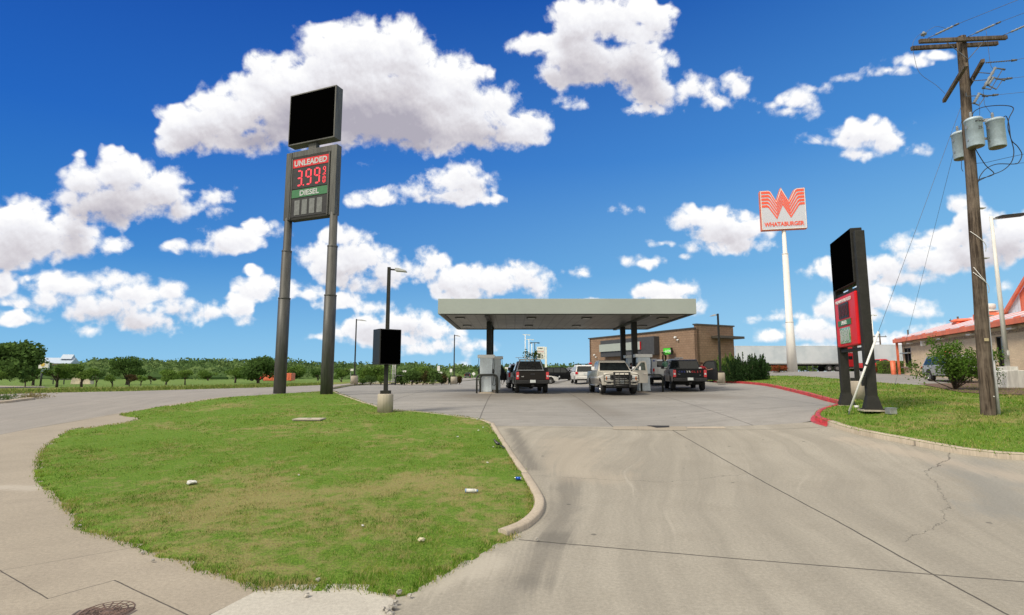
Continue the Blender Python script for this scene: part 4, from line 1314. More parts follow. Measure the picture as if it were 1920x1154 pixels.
for ys, in ((-1,), (1,)):
    mb = MB(); mb.prism([sc_(*p) for p in inn], ys * .36 - .008, ys * .36 + .008, axis='y')
    fc = mb.build('sign_face', m_grey_s if ys < 0 else m_grey_s, bs)
    mb = MB()
    for k in range(len(inn)):
        a, b = sc_(*inn[k]), sc_(*inn[(k + 1) % len(inn)])
        mb.bar((a[0], ys * .372, a[1]), (b[0], ys * .372, b[1]), .07, .03, up=(0, 1, 0))
    mb.build('sign_rim', m_white, bs)
    mb = MB()
    for k in range(5):
        u = k / 4
        L = lambda a, b: a + (b - a) * u
        pts = [(2.5, L(93, 59)), (L(19.5, 15), L(93, 59)), (L(23, 18.5), L(90.5, 56)), (L(35.8, 35), L(64, 28)), (L(48, 49), L(95, 63)), (L(63.6, 66), L(63, 30)), (L(79, 84), L(91.5, 58)), (L(83, 87), L(94.5, 61)), (97.5, L(94.5, 61.5))]
        fh = [2.9, 2.9, 2.6, 2.9, 2.9, 2.9, 2.6, 2.9, 2.9]
        poly = [sc_(x, y + h_) for (x, y), h_ in zip(pts, fh)] + [sc_(x, y - h_) for (x, y), h_ in zip(pts[::-1], fh[::-1])]
        mb.prism(poly, ys * .385 - .006, ys * .385 + .006, axis='y')
    mb.build('striped_letter', m_orange_s, bs)
text_mesh('WHATABURGER', 'lettering', m_orange_s, bs, width=WW * .88, height=.50, loc=(0, -.385, zs + .62), bold=.03, extrude=.01)

# ---------------------------------------------------------------- lamp posts


def lamp_post(name, px, y, top, head_dx, label, base_h, base_r=.3, w_=.13, box=None, col=m_bronze, group='dark lamp posts round the station', rz=0.0, zo=.1):
    b = onground(px, y)
    p = thing(name, (b.x, b.y, b.z + zo - .02), rz, label, 'lamp post', group)
    zt = top - b.z - zo
    if base_h:
        mb = MB(); mb.lathe([(0, 0), (base_r, 0), (base_r, base_h - .03), (base_r - .03, base_h), (0, base_h)], (0, 0, 0), 26)
        mb.build('concrete_base', m_concb, p)
    mb = MB(); mb.box((0, 0, base_h + .06), (.36, .36, .14)); mb.build('base_cover', col, p)
    mb = MB(); mb.box((0, 0, (base_h + .13 + zt) / 2), (w_, w_, zt - base_h - .13), taper=.8); mb.build('pole', col, p)
    s = 1 if head_dx > 0 else -1
    mb = MB(); mb.bar((s * .05, 0, zt - .09), (head_dx * .45, 0, zt - .11), .06, .06); mb.build('arm', col, p)
    mb = MB(); mb.prism([(head_dx * .38, zt - .16), (head_dx * .38, zt - .05), (head_dx * .6, zt - .06), (head_dx, zt - .16), (head_dx, zt - .20)], -.16, .16, axis='y')
    hd = mb.build('lamp_head', m_lightgrey if col is m_bronze else col, p)
    return p


lp = lamp_post('lamp_post', 722, 22.0, 6.9, .72, 'dark lamp post with a square black box sign on its pole, at the grass edge', .78, .31, .15, zo=-.0)
bz = lp.location.z
bxs = thing('box_sign', (lp.location.x, lp.location.y, 2.88), R(38), 'black box sign fixed round the lamp post at the grass edge', 'sign')
MB().box((0, 0, .71), (.93, .66, 1.42)).build('cabinet', m_black, bxs, bevel=.015)
MB().box((.01, -.336, .71), (.86, .012, 1.36)).build('blank_panel', m_blackp, bxs)
lamp_post('lamp_post', 664, 53.0, 7.9, .95, 'slim dark lamp post on a concrete drum, left of the box sign', .85, .34, .12)
lamp_post('lamp_post', 851, 57.0, 6.65, .6, 'slim dark lamp post among the shrubs, left of the canopy', .75, .34, .12)
lamp_post('lamp_post', 1352, 40.2, 7.0, -.55, 'dark lamp post by the juniper bushes at the right end of the store', .78, .30, .14)
# concrete block near the shrubs
tb = thing('concrete_block', onground(837, 57.5) + Vector((0, 0, .05)), 0, 'square concrete block left of the lamp post in the shrubs', 'concrete block')
MB().box((0, 0, .33), (.42, .42, .66), taper=.97).build('block', m_concb, tb, bevel=.02)

# white street lamp by the restaurant
wl = onground(1898, 26.9)
z0 = wl.z + .13
wlp = thing('street_lamp', (wl.x, wl.y, z0), 0, 'white street lamp on a big white concrete block beside the restaurant', 'street lamp')
mb = MB(); mb.prism([(-.60, 0), (.62, 0), (.46, .80), (.40, .86), (-.50, .86), (-.56, .80)], -.45, .45, axis='y'); mb.build('concrete_base', m_white_s, wlp, bevel=.03)
MB().box((-.1, 0, .952), (.6, .5, .18)).build('base_plate', m_white_s, wlp, bevel=.02)
mb = MB(); mb.cyl((-.1, 0, 1.0), (-.1, 0, 10.3 - z0 + .2), .11, .07, 14); mb.build('pole', m_white_s, wlp)
MB().box((-.1, -.12, 1.7), (.12, .06, .24)).build('hand_hole', m_white_s, wlp, bevel=.02)
mb = MB(); mb.bar((-.1, 0, 10.35 - z0), (.6, 0, 10.45 - z0), .07); mb.build('arm', m_galv, wlp)
mb = MB(); mb.prism([(.2, 10.38 - z0), (.3, 10.52 - z0), (1.6, 10.66 - z0), (1.8, 10.6 - z0), (1.6, 10.54 - z0)], -.2, .2, axis='y'); mb.build('lamp_head', m_bronze, wlp)

# small grey junction box and lamp drum behind the low sign
jb = G(1671, 777, dz=.13)
t_ = thing('junction_box', jb, R(10), 'small grey metal box in the grass beside the low price sign', 'utility box')
MB().box((0, 0, .09), (.26, .2, .18)).build('box', m_galv, t_, bevel=.01)
MB().box((0, 0, .19), (.28, .22, .02)).build('lid', m_galv, t_)
lb = onground(1611, 22.6)
t_ = lamp_post('lamp_post', 1611, 22.6, 7.2, .5, 'lamp post standing on a concrete drum hidden behind the low price sign', .80, .30, .14, zo=.12)

# ---------------------------------------------------------------- wooden utility pole
m_wood, t = new_mat('weathered_pole_wood')
oc = t.n('ShaderNodeTexCoord').outputs['Object']
n1 = t.noise(t.vmath('MULTIPLY', oc, (9, 9, .5)).outputs[0], 1.6, 6, .7, .4)
n2 = t.noise(oc, 1.3, 4, .6)
n3 = t.noise(t.vmath('MULTIPLY', oc, (40, 40, 1.6)).outputs[0], 1.0, 4, .65)
c = t.mix(t.step(n1, .34, .64), (.026, .019, .015), (.14, .11, .085))
c = t.mix(t.step(n3, .56, .66, 0, .6), c, (.018, .014, .012))
c = t.mix(t.step(n2, .4, .7, 0, .4), c, (.24, .20, .16))
finish(t, c, .9, 0, bump(t, t.math('ADD', n1, n3), .7, .03), spec=.15)
m_porc = M('grey_polymer', (.20, .22, .24), .4, var=.1)
m_steel = M('dull_steel', (.13, .14, .15), .5, .4, var=.2)
m_tank = M('transformer_grey_blue', (.40, .50, .58), .4, var=.1, scale=3)
m_wire = M('wire', (.10, .11, .13), .6)
m_cable = M('black_cable', (.015, .016, .018), .6)
ub = G(1852, 778, dz=.13)
UX, UY, UZ = ub.x + .02, ub.y, ub.z
up = thing('utility_pole', (UX, UY, UZ), 0, 'weathered wooden utility pole with crossarms and transformers', 'utility pole')
pole_top = Vector((.42, 0, 13.5 - UZ))


def axis(z):
    return pole_top * ((z - UZ) / (13.5 - UZ))


pts = [pole_top * (k / 14) for k in range(15)]
mb = MB(); mb.tube([(0, 0, -.3)] + [(p.x + .008 * math.sin(i * 1.7), p.y, p.z) for i, p in enumerate(pts)], [.190] + [.186 - .056 * k / 14 for k in range(15)], 22)
mb.build('pole', m_wood, up)


def ul(px, py, y):
    return at(px, py, y) - Vector((UX, UY, UZ))


arms = [(ul(1724, 78, UY - .22), ul(1887, 71, UY - .17), .10), (ul(1709, 91, UY + .17), ul(1870, 82, UY + .2), .10)]
for a, b, s_ in arms:
    mb = MB(); mb.bar(a, b, .10, .125); mb.build('crossarm', m_wood, up, bevel=.006)
for a, b in ((ul(1812, 121, UY - 1.05), ul(1770, 190, UY + 1.1)), (ul(1843, 114, UY - 1.05), ul(1814, 165, UY + .45))):
    mb = MB(); mb.bar(a, b, .095, .12); mb.build('crossarm', m_wood, up, bevel=.006)
mb = MB()
ax = axis(12.6)
mb.bar(ax + Vector((.0, -.2, 0)), arms[0][0] * .25 + arms[0][1] * .75 + Vector((0, 0, -.05)), .02); mb.bar(ax + Vector((0, -.2, 0)), arms[0][0] * .7 + arms[0][1] * .3 + Vector((0, 0, -.05)), .02)
mb.build('brace', m_steel, up)
wires = []
for (a, b) in (((1740, 72), (1774, 55)), ((1815, 69), (1850, 52)), ((1880, 67), (1921, 50))):
    p0 = ul(*a, UY - .24)
    d = Vector((.53, -1, 0)).normalized()
    p1 = p0 + d * .20
    mb = MB(); mb.tube([p0, p1], .012, 6); mb.build('clevis', m_steel, up)
    mb = MB(); mb.tube([p1 + d * (.05 * k) for k in range(11)], [.022, .036, .024, .036, .024, .036, .024, .036, .024, .036, .022], 10); mb.build('insulator', m_porc, up)
    mb = MB(); mb.cyl(p1 + d * .52, p1 + d * .64, .03, n=8); mb.build('clamp', m_steel, up)
    wires.append((p1 + d * .62, d))
for k, (p, d) in enumerate(wires):
    n_ = 24
    mb = MB(); mb.tube([p + d * (40 * i / n_) + Vector((0, 0, -1.2 * math.sin(math.pi * min(i / n_, .5)))) for i in range(n_ + 1)], .007, 5)
    mb.build('wire', m_wire, up)
# pin insulator
q = ul(1732, 66, UY - .22)
mb = MB(); mb.lathe([(0, 0), (.018, 0), (.018, .05), (.08, .06), (.085, .10), (.04, .13), (.03, .17), (0, .17)], q + Vector((0, 0, -.06)), 14); mb.build('pin_insulator', m_porc, up)
# jumper wires
for pl in ([(1735, 62), (1752, 51), (1768, 52), (1775, 56)], [(1728, 62), (1712, 80), (1715, 110), (1725, 138), (1755, 160), (1772, 176)], [(1849, 58), (1853, 90), (1857, 120), (1862, 130)], [(1843, 165), (1846, 195), (1852, 205), (1858, 213)], [(1836, 190), (1837, 210), (1836, 222)]):
    mb = MB(); mb.tube(catmull([tuple(ul(x, y, UY - .15)) for x, y in pl], 6), .006, 5); mb.build('jumper_wire', m_wire, up)
# horizontal string insulator and side wires leaving to the right
for (a, b, e_) in (((1849, 118), (1897, 114), (1990, 96)), ((1868, 149), (1888, 148), (1990, 136)), ((1842, 181), (1862, 179), (1990, 166))):
    p0, p1, p2 = ul(*a, UY - .3), ul(*b, UY - .3), ul(*e_, UY - .3)
    d = (p1 - p0); n_ = 20
    mb = MB(); mb.tube([p0 + d * (k / n_) for k in range(n_ + 1)], [.010 if k % 2 else .026 for k in range(n_ + 1)], 8); mb.build('insulator', m_steel, up)
    mb = MB(); mb.cyl(p1, p1 + Vector((.16, 0, .02)), .04, .03, 8); mb.build('clamp', m_steel, up)
    mb = MB(); mb.tube([p1 + (p2 - p1) * k for k in (0, 2, 5, 12)], .006, 5); mb.build('wire', m_wire, up)
# fuse cutouts
for (a, b, c_, d_) in (((1866, 128), (1844, 166), (1880, 130), (1858, 168)), ((1836, 176), (1826, 194), (1848, 180), (1836, 198)), ((1862, 146), (1852, 160), (1880, 150), (1868, 168))):
    p0, p1 = ul(*a, UY - .35), ul(*b, UY - .35)
    q0, q1 = ul(*c_, UY - .35), ul(*d_, UY - .35)
    n_ = 8
    mb = MB(); mb.tube([p0 + (p1 - p0) * (k / n_) for k in range(n_ + 1)], [.03 if k % 2 else .05 for k in range(n_ + 1)], 10)
    cu = mb.build('fuse_cutout', m_porc, up)
    mb = MB(); mb.bar(p0, q0, .03, .03); mb.bar(p1, q1, .025, .025); mb.bar(q0, q1, .018, .018); mb.cyl(q0, q0 + Vector((.07, 0, -.02)), .03, n=8); mb.build('fuse_tube', m_steel, cu)
for (a, b) in (((1830, 136), (1856, 138)), ((1824, 152), (1850, 150)), ((1812, 181), (1832, 180))):
    p0, p1 = ul(*a, UY - .3), ul(*b, UY - .3)
    mb = MB(); mb.bar(p0, p1, .02); mb.bar(p0, p0 + Vector((0, 0, .12)), .02); mb.build('bracket', m_steel, up)
# transformers
for (px, py, yy, hh, lab) in ((1830, 276, UY - .35, .88, '25'), (1871, 277, UY - .35, .88, None), (1804, 298, UY + .62, .86, None)):
    b_ = ul(px, py, yy)
    mb = MB(); mb.lathe([(0, 0), (.215, 0), (.225, .02), (.225, hh - .05), (.245, hh - .04), (.245, hh), (.20, hh + .05), (0, hh + .08)], b_, 24)
    tk = mb.build('transformer', m_tank, up)
    mb = MB(); mb.lathe([(0, -.012), (.20, -.01), (.213, -.003)], b_, 24); mb.build('tank_bottom', M('tank_bottom', (.16, .14, .09), .6) if lab else bpy.data.materials['tank_bottom'], tk)
    mb = MB(); mb.lathe([(.03, 0), (.04, .05), (.03, .08), (.045, .12), (.03, .16), (.04, .2), (0, .22)], b_ + Vector((-.06, 0, hh + .06)), 10); mb.build('bushing', m_porc, tk)
    mb = MB(); mb.box(b_ + Vector((0, .0, hh * .72)), (.5, .06, .08)); mb.box(b_ + Vector((0, 0, hh * .25)), (.48, .05, .06)); mb.build('mounting_band', m_galv, tk)
    if lab:
        text_mesh(lab, 'lettering', m_steel, tk, height=.10, loc=b_ + Vector((0, -.232, hh * .62)))
        for i in range(3): MB().cyl(b_ + Vector((-.1 + .1 * i, -.2, hh - .12)), b_ + Vector((-.1 + .1 * i, -.29, hh - .12)), .022, n=8).build('terminal', m_steel, tk)
bk = ul(1803, 232, UY - .05)
mb = MB(); mb.bar(axis(10.5) + Vector((-.2, -.15, 0)), axis(10.5) + Vector((.85, -.35, 0)), .05, .09); mb.bar(axis(9.9) + Vector((-.15, -.12, 0)), axis(9.9) + Vector((.8, -.33, 0)), .05, .07); mb.build('mounting_rack', m_galv, up)
for k, pl in enumerate(([(1823, 222), (1826, 210), (1845, 201), (1880, 198), (1900, 203), (1892, 222), (1890, 240), (1896, 262), (1901, 285), (1896, 305), (1880, 320), (1855, 330), (1834, 340)],
           [(1815, 232), (1820, 260), (1832, 285), (1848, 310), (1863, 324), (1858, 330), (1840, 335), (1834, 340)],
           [(1876, 227), (1886, 218), (1892, 235), (1896, 262), (1908, 275), (1916, 290), (1910, 305), (1900, 308), (1870, 308), (1850, 316), (1838, 330), (1834, 342)],
           [(1803, 300), (1803, 316), (1806, 322)])):
    mb = MB(); mb.tube(catmull([tuple(ul(x, y, UY - .3)) for x, y in pl], 6), .013 if k != 3 else .008, 6); mb.build('cable', m_cable, up)
for pl in (([(1828, 307), (1850, 305), (1880, 298), (2100, 250)]), ([(1903, 307), (1990, 300), (2150, 292)])):
    mb = MB(); mb.tube([tuple(ul(x, y, UY - .3)) for x, y in pl], .007, 5); mb.build('wire', m_cable, up)
# conduit with brackets
mb = MB(); mb.tube([(.27, -.05, -.1), (.26, -.05, 1.6), (.24, -.03, 1.62), (.24 + .05, -.03, 4), (.36, -.03, 7.3), (.36, -.03, 7.55)], [.052, .052, .045, .045, .042, .042], 12); mb.build('conduit', m_lightgrey, up)
for zz in (1.62, 3.0, 4.8, 6.4):
    mb = MB(); mb.box((.19 + .034 * zz, -.03, zz), (.24, .14, .03)); mb.build('conduit_strap', m_galv, up)
MB().box((.02, -.19, 2.25), (.13, .01, .09)).build('tag_plate', M('yellowed_tag', (.5, .42, .25), .6), up)
MB().cyl((.06, -.17, .55), (.06, -.20, .55), .018, n=8).build('marker_button', m_white, up)
for zz, s_ in ((5.3, 1), (4.0, -1)):
    aa = axis(zz + UZ)
    mb = MB(); mb.tube(catmull([tuple(aa + Vector((-.19, -.05, .35))), tuple(aa + Vector((-.05, -.20, .1))), tuple(aa + Vector((.14, -.17, -.1))), tuple(aa + Vector((.2, -.08, -.3)))], 6), .010, 5); mb.build('loose_wire', m_white, up)
    if s_ < 0:
        mb = MB(); mb.tube(catmull([tuple(aa + Vector((-.2, -.1, .5))), tuple(aa + Vector((-.1, -.21, .2))), tuple(aa + Vector((.02, -.21, .02))), tuple(aa + Vector((-.03, -.21, .12)))], 6), .010, 5); mb.build('loose_wire', m_white, up)
# guy wires with guard
for (px, py, guard, lab) in ((1590, 778, True, 'slanting guy wire with a white guard tube in front of the low price sign'), (1678, 722, False, 'thin guy wire anchored in the grass right of the low price sign')):
    an = G(px, py, dz=.13)
    gw = thing('guy_wire', an, 0, lab, 'guy wire', 'guy wires of the wooden pole')
    top = Vector((UX, UY, UZ)) + axis(11.5 if guard else 11.2) - an
    MB().tube([(0, 0, 0), tuple(top)], .006, 5).build('wire', m_wire, gw)
    d = top.normalized()
    if guard:
        MB().tube([tuple(d * .12), tuple(d * 2.9)], .035, 10).build('guard_tube', m_white, gw)
        MB().tube([tuple(d * 1.7), tuple(d * 1.76)], .040, 10).build('guard_strap', m_black, gw)
    MB().cyl((0, 0, -.1), tuple(d * .2), .022, n=8).build('anchor_rod', m_steel, gw)
# ---------------------------------------------------------------- vehicles: local +Y forwards, +X to the right, z up
m_tyre = M('tyre_rubber', (.016, .016, .017), .85, var=.3)
m_rim = M('alloy_rim', (.45, .46, .47), .3, .8, var=.1)
m_rimd = M('dark_rim', (.04, .04, .045), .35, .6, var=.1)
m_tail = M('tail_light_red', (.55, .012, .02), .2, var=.1, coat=.5)
m_head = M('head_light_lens', (.55, .57, .58), .12, var=.15, coat=.8)
m_amber = M('amber_lens', (.75, .22, .03), .25)
m_plate = M('licence_plate', (.62, .66, .66), .5, var=.1)
m_under = M('underbody', (.010, .010, .010), .9)
m_glass = M('car_glass', (.012, .016, .018), .05, var=.2, spec=.5)
m_glassg = M('car_glass_green', (.05, .085, .085), .05, var=.25, spec=.8, coat=.5)
m_reflector = M('sunshade', (.42, .45, .45), .4, var=.3, scale=3)


def paint(name, col, metal=.35):
    return M(name, col, .30 if max(col) < .1 else .38, metal, var=.03, scale=.6, coat=.10 if max(col) < .1 else .22, spec=.15 if max(col) < .1 else .3)


def arch(yc, r, z0, n=9):
    """points of a wheel arch, going towards +y"""
    a0 = math.asin(min(1, (z0 - .42) / r)) if z0 > .42 else 0
    return [(yc - r * math.cos(a), .42 + r * math.sin(a)) for a in [a0 + (math.pi - 2 * a0) * k / n for k in range(n + 1)]]


def lerp(x, xs, ys):
    return float(np.interp(x, xs, ys))


def car(label, x, y, rot, P, kind='pickup', L=5.9, W=2.0, Hh=1.93, cat='pickup truck', name='pickup_truck', wr=.42, axles=None, group=None, z=None, rim=None,
        rear=True, grille=None, mirrors=True, group_part=None):
    z = float(H(x, y)) if z is None else z
    v = thing(name, (x, y, z + .002), rot, label, cat, group)
    h2 = L / 2; w2 = W / 2
    if kind == 'pickup':
        fa, ra = axles or (h2 - 1.0, -h2 + 1.25)
        zb = .52; belt = Hh * .665
        hood0, hood1 = belt - .10, belt - .0
        body = [(-h2 + .05, zb + .06)] + arch(ra, wr + .09, zb) + arch(fa, wr + .09, zb) + [(h2 - .06, zb), (h2, .78), (h2 - .03, hood0 - .12), (h2 - .14, hood0), (h2 - 1.65, hood1), (-h2 + 2.0, belt), (-h2 + 1.98, belt + .02), (-h2 + .03, belt + .02), (-h2 + .0, .9)]
        cab = [(h2 - 1.60, hood1 - .02), (h2 - 2.35, Hh - .05), (h2 - 2.6, Hh), (-h2 + 2.4, Hh - .01), (-h2 + 2.22, Hh - .06), (-h2 + 2.02, belt - .02)]
        ws = ((h2 - 1.66, hood1 + .02), (h2 - 2.32, Hh - .10)); rg = ((-h2 + 2.03, belt + .05), (-h2 + 2.20, Hh - .12))
        sw = [[(h2 - 1.98, belt + .05), (h2 - 2.42, Hh - .13), (h2 - 2.98, Hh - .11), (h2 - 2.98, belt + .05)], [(h2 - 3.08, belt + .05), (h2 - 3.08, Hh - .11), (-h2 + 2.42, Hh - .13), (-h2 + 2.26, belt + .05)]]
        doors = [(h2 - 1.75, h2 - 3.0), (h2 - 3.04, -h2 + 2.1)]
    elif kind == 'suv':
        fa, ra = axles or (h2 - .95, -h2 + 1.0)
        zb = .42; belt = Hh * .62
        hood1 = belt - .02
        body = [(-h2 + .05, zb + .05)] + arch(ra, wr + .07, zb) + arch(fa, wr + .07, zb) + [(h2 - .08, zb), (h2, .68), (h2 - .04, hood1 - .22), (h2 - .2, hood1 - .10), (h2 - 1.25, hood1), (-h2 + .06, belt), (-h2, .85)]
        cab = [(h2 - 1.15, hood1 - .03), (h2 - 1.85, Hh - .07), (h2 - 2.2, Hh), (-h2 + .55, Hh - .02), (-h2 + .32, Hh - .08), (-h2 + .05, belt - .02)]
        ws = ((h2 - 1.22, hood1 + .02), (h2 - 1.83, Hh - .12)); rg = ((-h2 + .06, belt + .04), (-h2 + .29, Hh - .14))
        sw = [[(h2 - 1.55, belt + .04), (h2 - 1.98, Hh - .14), (h2 - 2.45, Hh - .12), (h2 - 2.45, belt + .04)], [(h2 - 2.53, belt + .04), (h2 - 2.53, Hh - .12), (h2 - 3.35, Hh - .12), (h2 - 3.35, belt + .04)], [(h2 - 3.43, belt + .04), (h2 - 3.43, Hh - .12), (-h2 + .50, Hh - .16), (-h2 + .25, belt + .04)]]
        doors = [(h2 - 1.35, h2 - 2.48), (h2 - 2.52, h2 - 3.40)]
    else:
        fa, ra = axles or (h2 - .92, -h2 + 1.0)
        zb = .30; belt = Hh * .64
        hood1 = belt - .03
        body = [(-h2 + .06, zb + .1)] + arch(ra, wr + .06, zb) + arch(fa, wr + .06, zb) + [(h2 - .1, zb), (h2, .5), (h2 - .03, hood1 - .25), (h2 - .25, hood1 - .12), (h2 - 1.2, hood1), (-h2 + .9, belt + .02), (-h2 + .1, belt - .02), (-h2, .7)]
        cab = [(h2 - 1.1, hood1 - .03), (h2 - 1.95, Hh - .06), (h2 - 2.35, Hh), (-h2 + 1.5, Hh - .03), (-h2 + .65, belt - .0)]
        ws = ((h2 - 1.2, hood1 + .02), (h2 - 1.9, Hh - .09)); rg = ((-h2 + .78, belt + .05), (-h2 + 1.42, Hh - .07))
        sw = [[(h2 - 1.55, belt + .03), (h2 - 2.1, Hh - .10), (h2 - 2.5, Hh - .08), (h2 - 2.5, belt + .03)], [(h2 - 2.57, belt + .03), (h2 - 2.57, Hh - .08), (-h2 + 1.5, Hh - .10), (-h2 + .98, belt + .03)]]
        doors = [(h2 - 1.4, h2 - 2.53), (h2 - 2.56, h2 - 3.4)]

    def hw(u, vz):
        """half width at y=u, z=vz"""
        b = lerp(vz, [.3, .6, .95, belt, belt + .02, Hh], [w2 - .05, w2 - .01, w2, w2 - .045, w2 - .05, w2 * (.74 if kind != 'pickup' else .76)])
        e = lerp(u, [-h2, -h2 + .35, h2 - .9, h2 - .25, h2], [.965, 1, 1, .985, .93])
        return b * e
    bd = MB(); bd.prism(body, lambda u, q: -hw(u, q), hw, axis='x')
    bo = bd.build('body', P, v, bevel=.05, seg=3)
    cb = MB(); cb.prism(cab, lambda u, q: -hw(u, q), hw, axis='x')
    cb.build('cab', P, v, bevel=.05, seg=3)
    MB().box((0, (fa + ra) / 2, .52), (W * .74, fa - ra + 1.1, .36)).build('chassis', m_under, v)
    # windscreen and rear glass
    for nm, ((y0, za), (y1, zb_)), s in (('windscreen', ws, 1), ('rear_window', rg, -1)):
        xa, xb = hw(y0, za + .03) - .07, hw(y1, zb_) - .05
        n_ = Vector((0, (zb_ - za), -(y1 - y0))).normalized() * (.03 if nm == 'windscreen' else .03)
        if n_.y * s < 0: n_ = -n_
        A = [Vector((-xa, y0, za)), Vector((xa, y0, za)), Vector((xb, y1, zb_)), Vector((-xb, y1, zb_))]
        mb = MB(); mb.add([a - n_ * .5 for a in A] + [a + n_ * .6 for a in A], [(0, 1, 2, 3), (4, 7, 6, 5), (0, 4, 5, 1), (1, 5, 6, 2), (2, 6, 7, 3), (3, 7, 4, 0)])
        mb.build(nm, m_glass, v)
    for s in (-1, 1):
        for pl in sw:
            mb = MB(); mb.prism(pl, (lambda u, q, s=s: s * (hw(u, q) - .01)), (lambda u, q, s=s: s * (hw(u, q) + .008)), axis='x')
            mb.build('side_window', m_glass, v)
        for (a, b) in doors:
            zc = zb + .08
            pl = [(a, zc), (a, belt - .03), (b, belt - .03), (b, zc)]
            if kind != 'pickup' and b < ra + wr + .15: pl = [(a, zc), (a, belt - .03), (b, belt - .03), (b, .9), (b + .25, zc)]
            mb = MB(); mb.prism(pl, (lambda u, q, s=s: s * (hw(u, q) - .02)), (lambda u, q, s=s: s * (hw(u, q) + .010)), axis='x')
            dr = mb.build('door', P, v, bevel=.006, seg=1)
            hy = b + .16
            MB().box((s * (hw(hy, belt - .17) + .02), hy, belt - .17), (.03, .2, .035)).build('door_handle', m_chrome if mirrors == 'chrome' else m_black, dr, bevel=.008)
        if mirrors:
            my = ws[0][0] - .42
            mb = MB(); mb.bar((s * (w2 - .06), my, belt + .08), (s * (w2 + .16), my - .02, belt + .12), .07, .05); mb.box((s * (w2 + .20), my, belt + .16), (.2, .12, .22 if kind == 'pickup' else .16))
            mb.build('mirror', m_chrome if mirrors == 'chrome' else m_black, v, bevel=.03)
    # wheels
    for wy in (fa, ra):
        for s in (-1, 1):
            xc = s * (w2 - .15)
            mb = MB(); prof = [(wr * .60, -.125), (wr * .93, -.13), (wr, -.09), (wr, .09), (wr * .93, .13), (wr * .60, .125)]
            mb.lathe(prof, (0, 0, 0), 28); mb.lathe([(0.01, -.06), (wr * .6, -.06)], (0, 0, 0), 28)
            mb.v = [(s * q[2] + xc, q[0] + wy, q[1] + wr) for q in mb.v]
            ty = mb.build('wheel', m_tyre, v)
            mb = MB(); mb.lathe([(wr * .62, .128), (wr * .60, .10), (wr * .52, .085), (wr * .50, .05)], (0, 0, 0), 28)
            mb.lathe([(0, .115), (.07, .11), (.08, .08)], (0, 0, 0), 14)
            for k in range(6):
                a = k * math.pi / 3 + .2
                mb.bar((.05 * math.cos(a), .05 * math.sin(a), .085), (wr * .56 * math.cos(a), wr * .56 * math.sin(a), .095), .07, .03)
            mb.v = [(s * q[2] + xc, q[0] + wy, q[1] + wr) for q in mb.v]
            mb.build('rim', rim or m_rim, ty)
    v['w2'] = w2
    info = dict(hw=hw, belt=belt, h2=h2, w2=w2, zb=zb, Hh=Hh, P=P, ws=ws)
    return v, info


def rear_pickup(v, I, bumper, lettering=None, plate=True, black_gate=True):
    h2, w2, belt, P = I['h2'], I['w2'], I['belt'], I['P']
    tg = MB().box((0, -h2 - .012, (belt + .76) / 2 + .01), (w2 * 2 - .42, .05, belt - .76)).build('tailgate', P, v, bevel=.015)
    MB().box((0, -h2 - .04, belt - .17), (.26, .02, .08)).build('handle', m_black, tg, bevel=.01)
    MB().box((0, -h2 - .02, belt + .025), (w2 * 2 - .40, .08, .03)).build('tailgate_cap', m_black, tg)
    for s in (-1, 1):
        mb = MB(); mb.box((s * (w2 - .135), -h2 + .0, belt - .26), (.17, .09, .44)); tl = mb.build('taillight', m_tail, v, bevel=.02)
        MB().box((s * (w2 - .135), -h2 - .048, belt - .28), (.10, .012, .10)).build('reverse_lens', m_head, tl)
        MB().box((s * (w2 - .62), -h2 - .19, .68), (.16, .03, .06)).build('step_pad', m_black, v)
    mb = MB(); mb.box((0, -h2 - .09, .66), (w2 * 2 - .12, .2, .22)); mb.build('bumper', bumper, v, bevel=.035)
    MB().box((0, -h2 - .198, .70), (.56, .03, .18)).build('plate_recess', m_black, v)
    if plate: MB().box((0, -h2 - .217, .70), (.32, .012, .16)).build('licence_plate', m_plate, v)
    mb = MB(); mb.box((0, -h2 - .02, .46), (.14, .3, .1)); mb.box((0, -h2 + .3, .48), (1.2, .1, .1)); mb.build('tow_hitch', m_under, v)
    mb = MB(); mb.box((0, -h2 + 1.0, belt + .022), (w2 * 2 - .36, 1.85, .02)); mb.build('bed_cover', m_black, v)
    mb = MB(); mb.tube([(-.9 + .28, -h2 + 1.25, .42), (.9 - .28, -h2 + 1.25, .42)], .06, 10); mb.lathe([(0, -.17), (.12, -.12), (.17, 0), (.12, .12), (0, .17)], (0, -h2 + 1.25, .42), 14); mb.build('rear_axle', m_under, v)


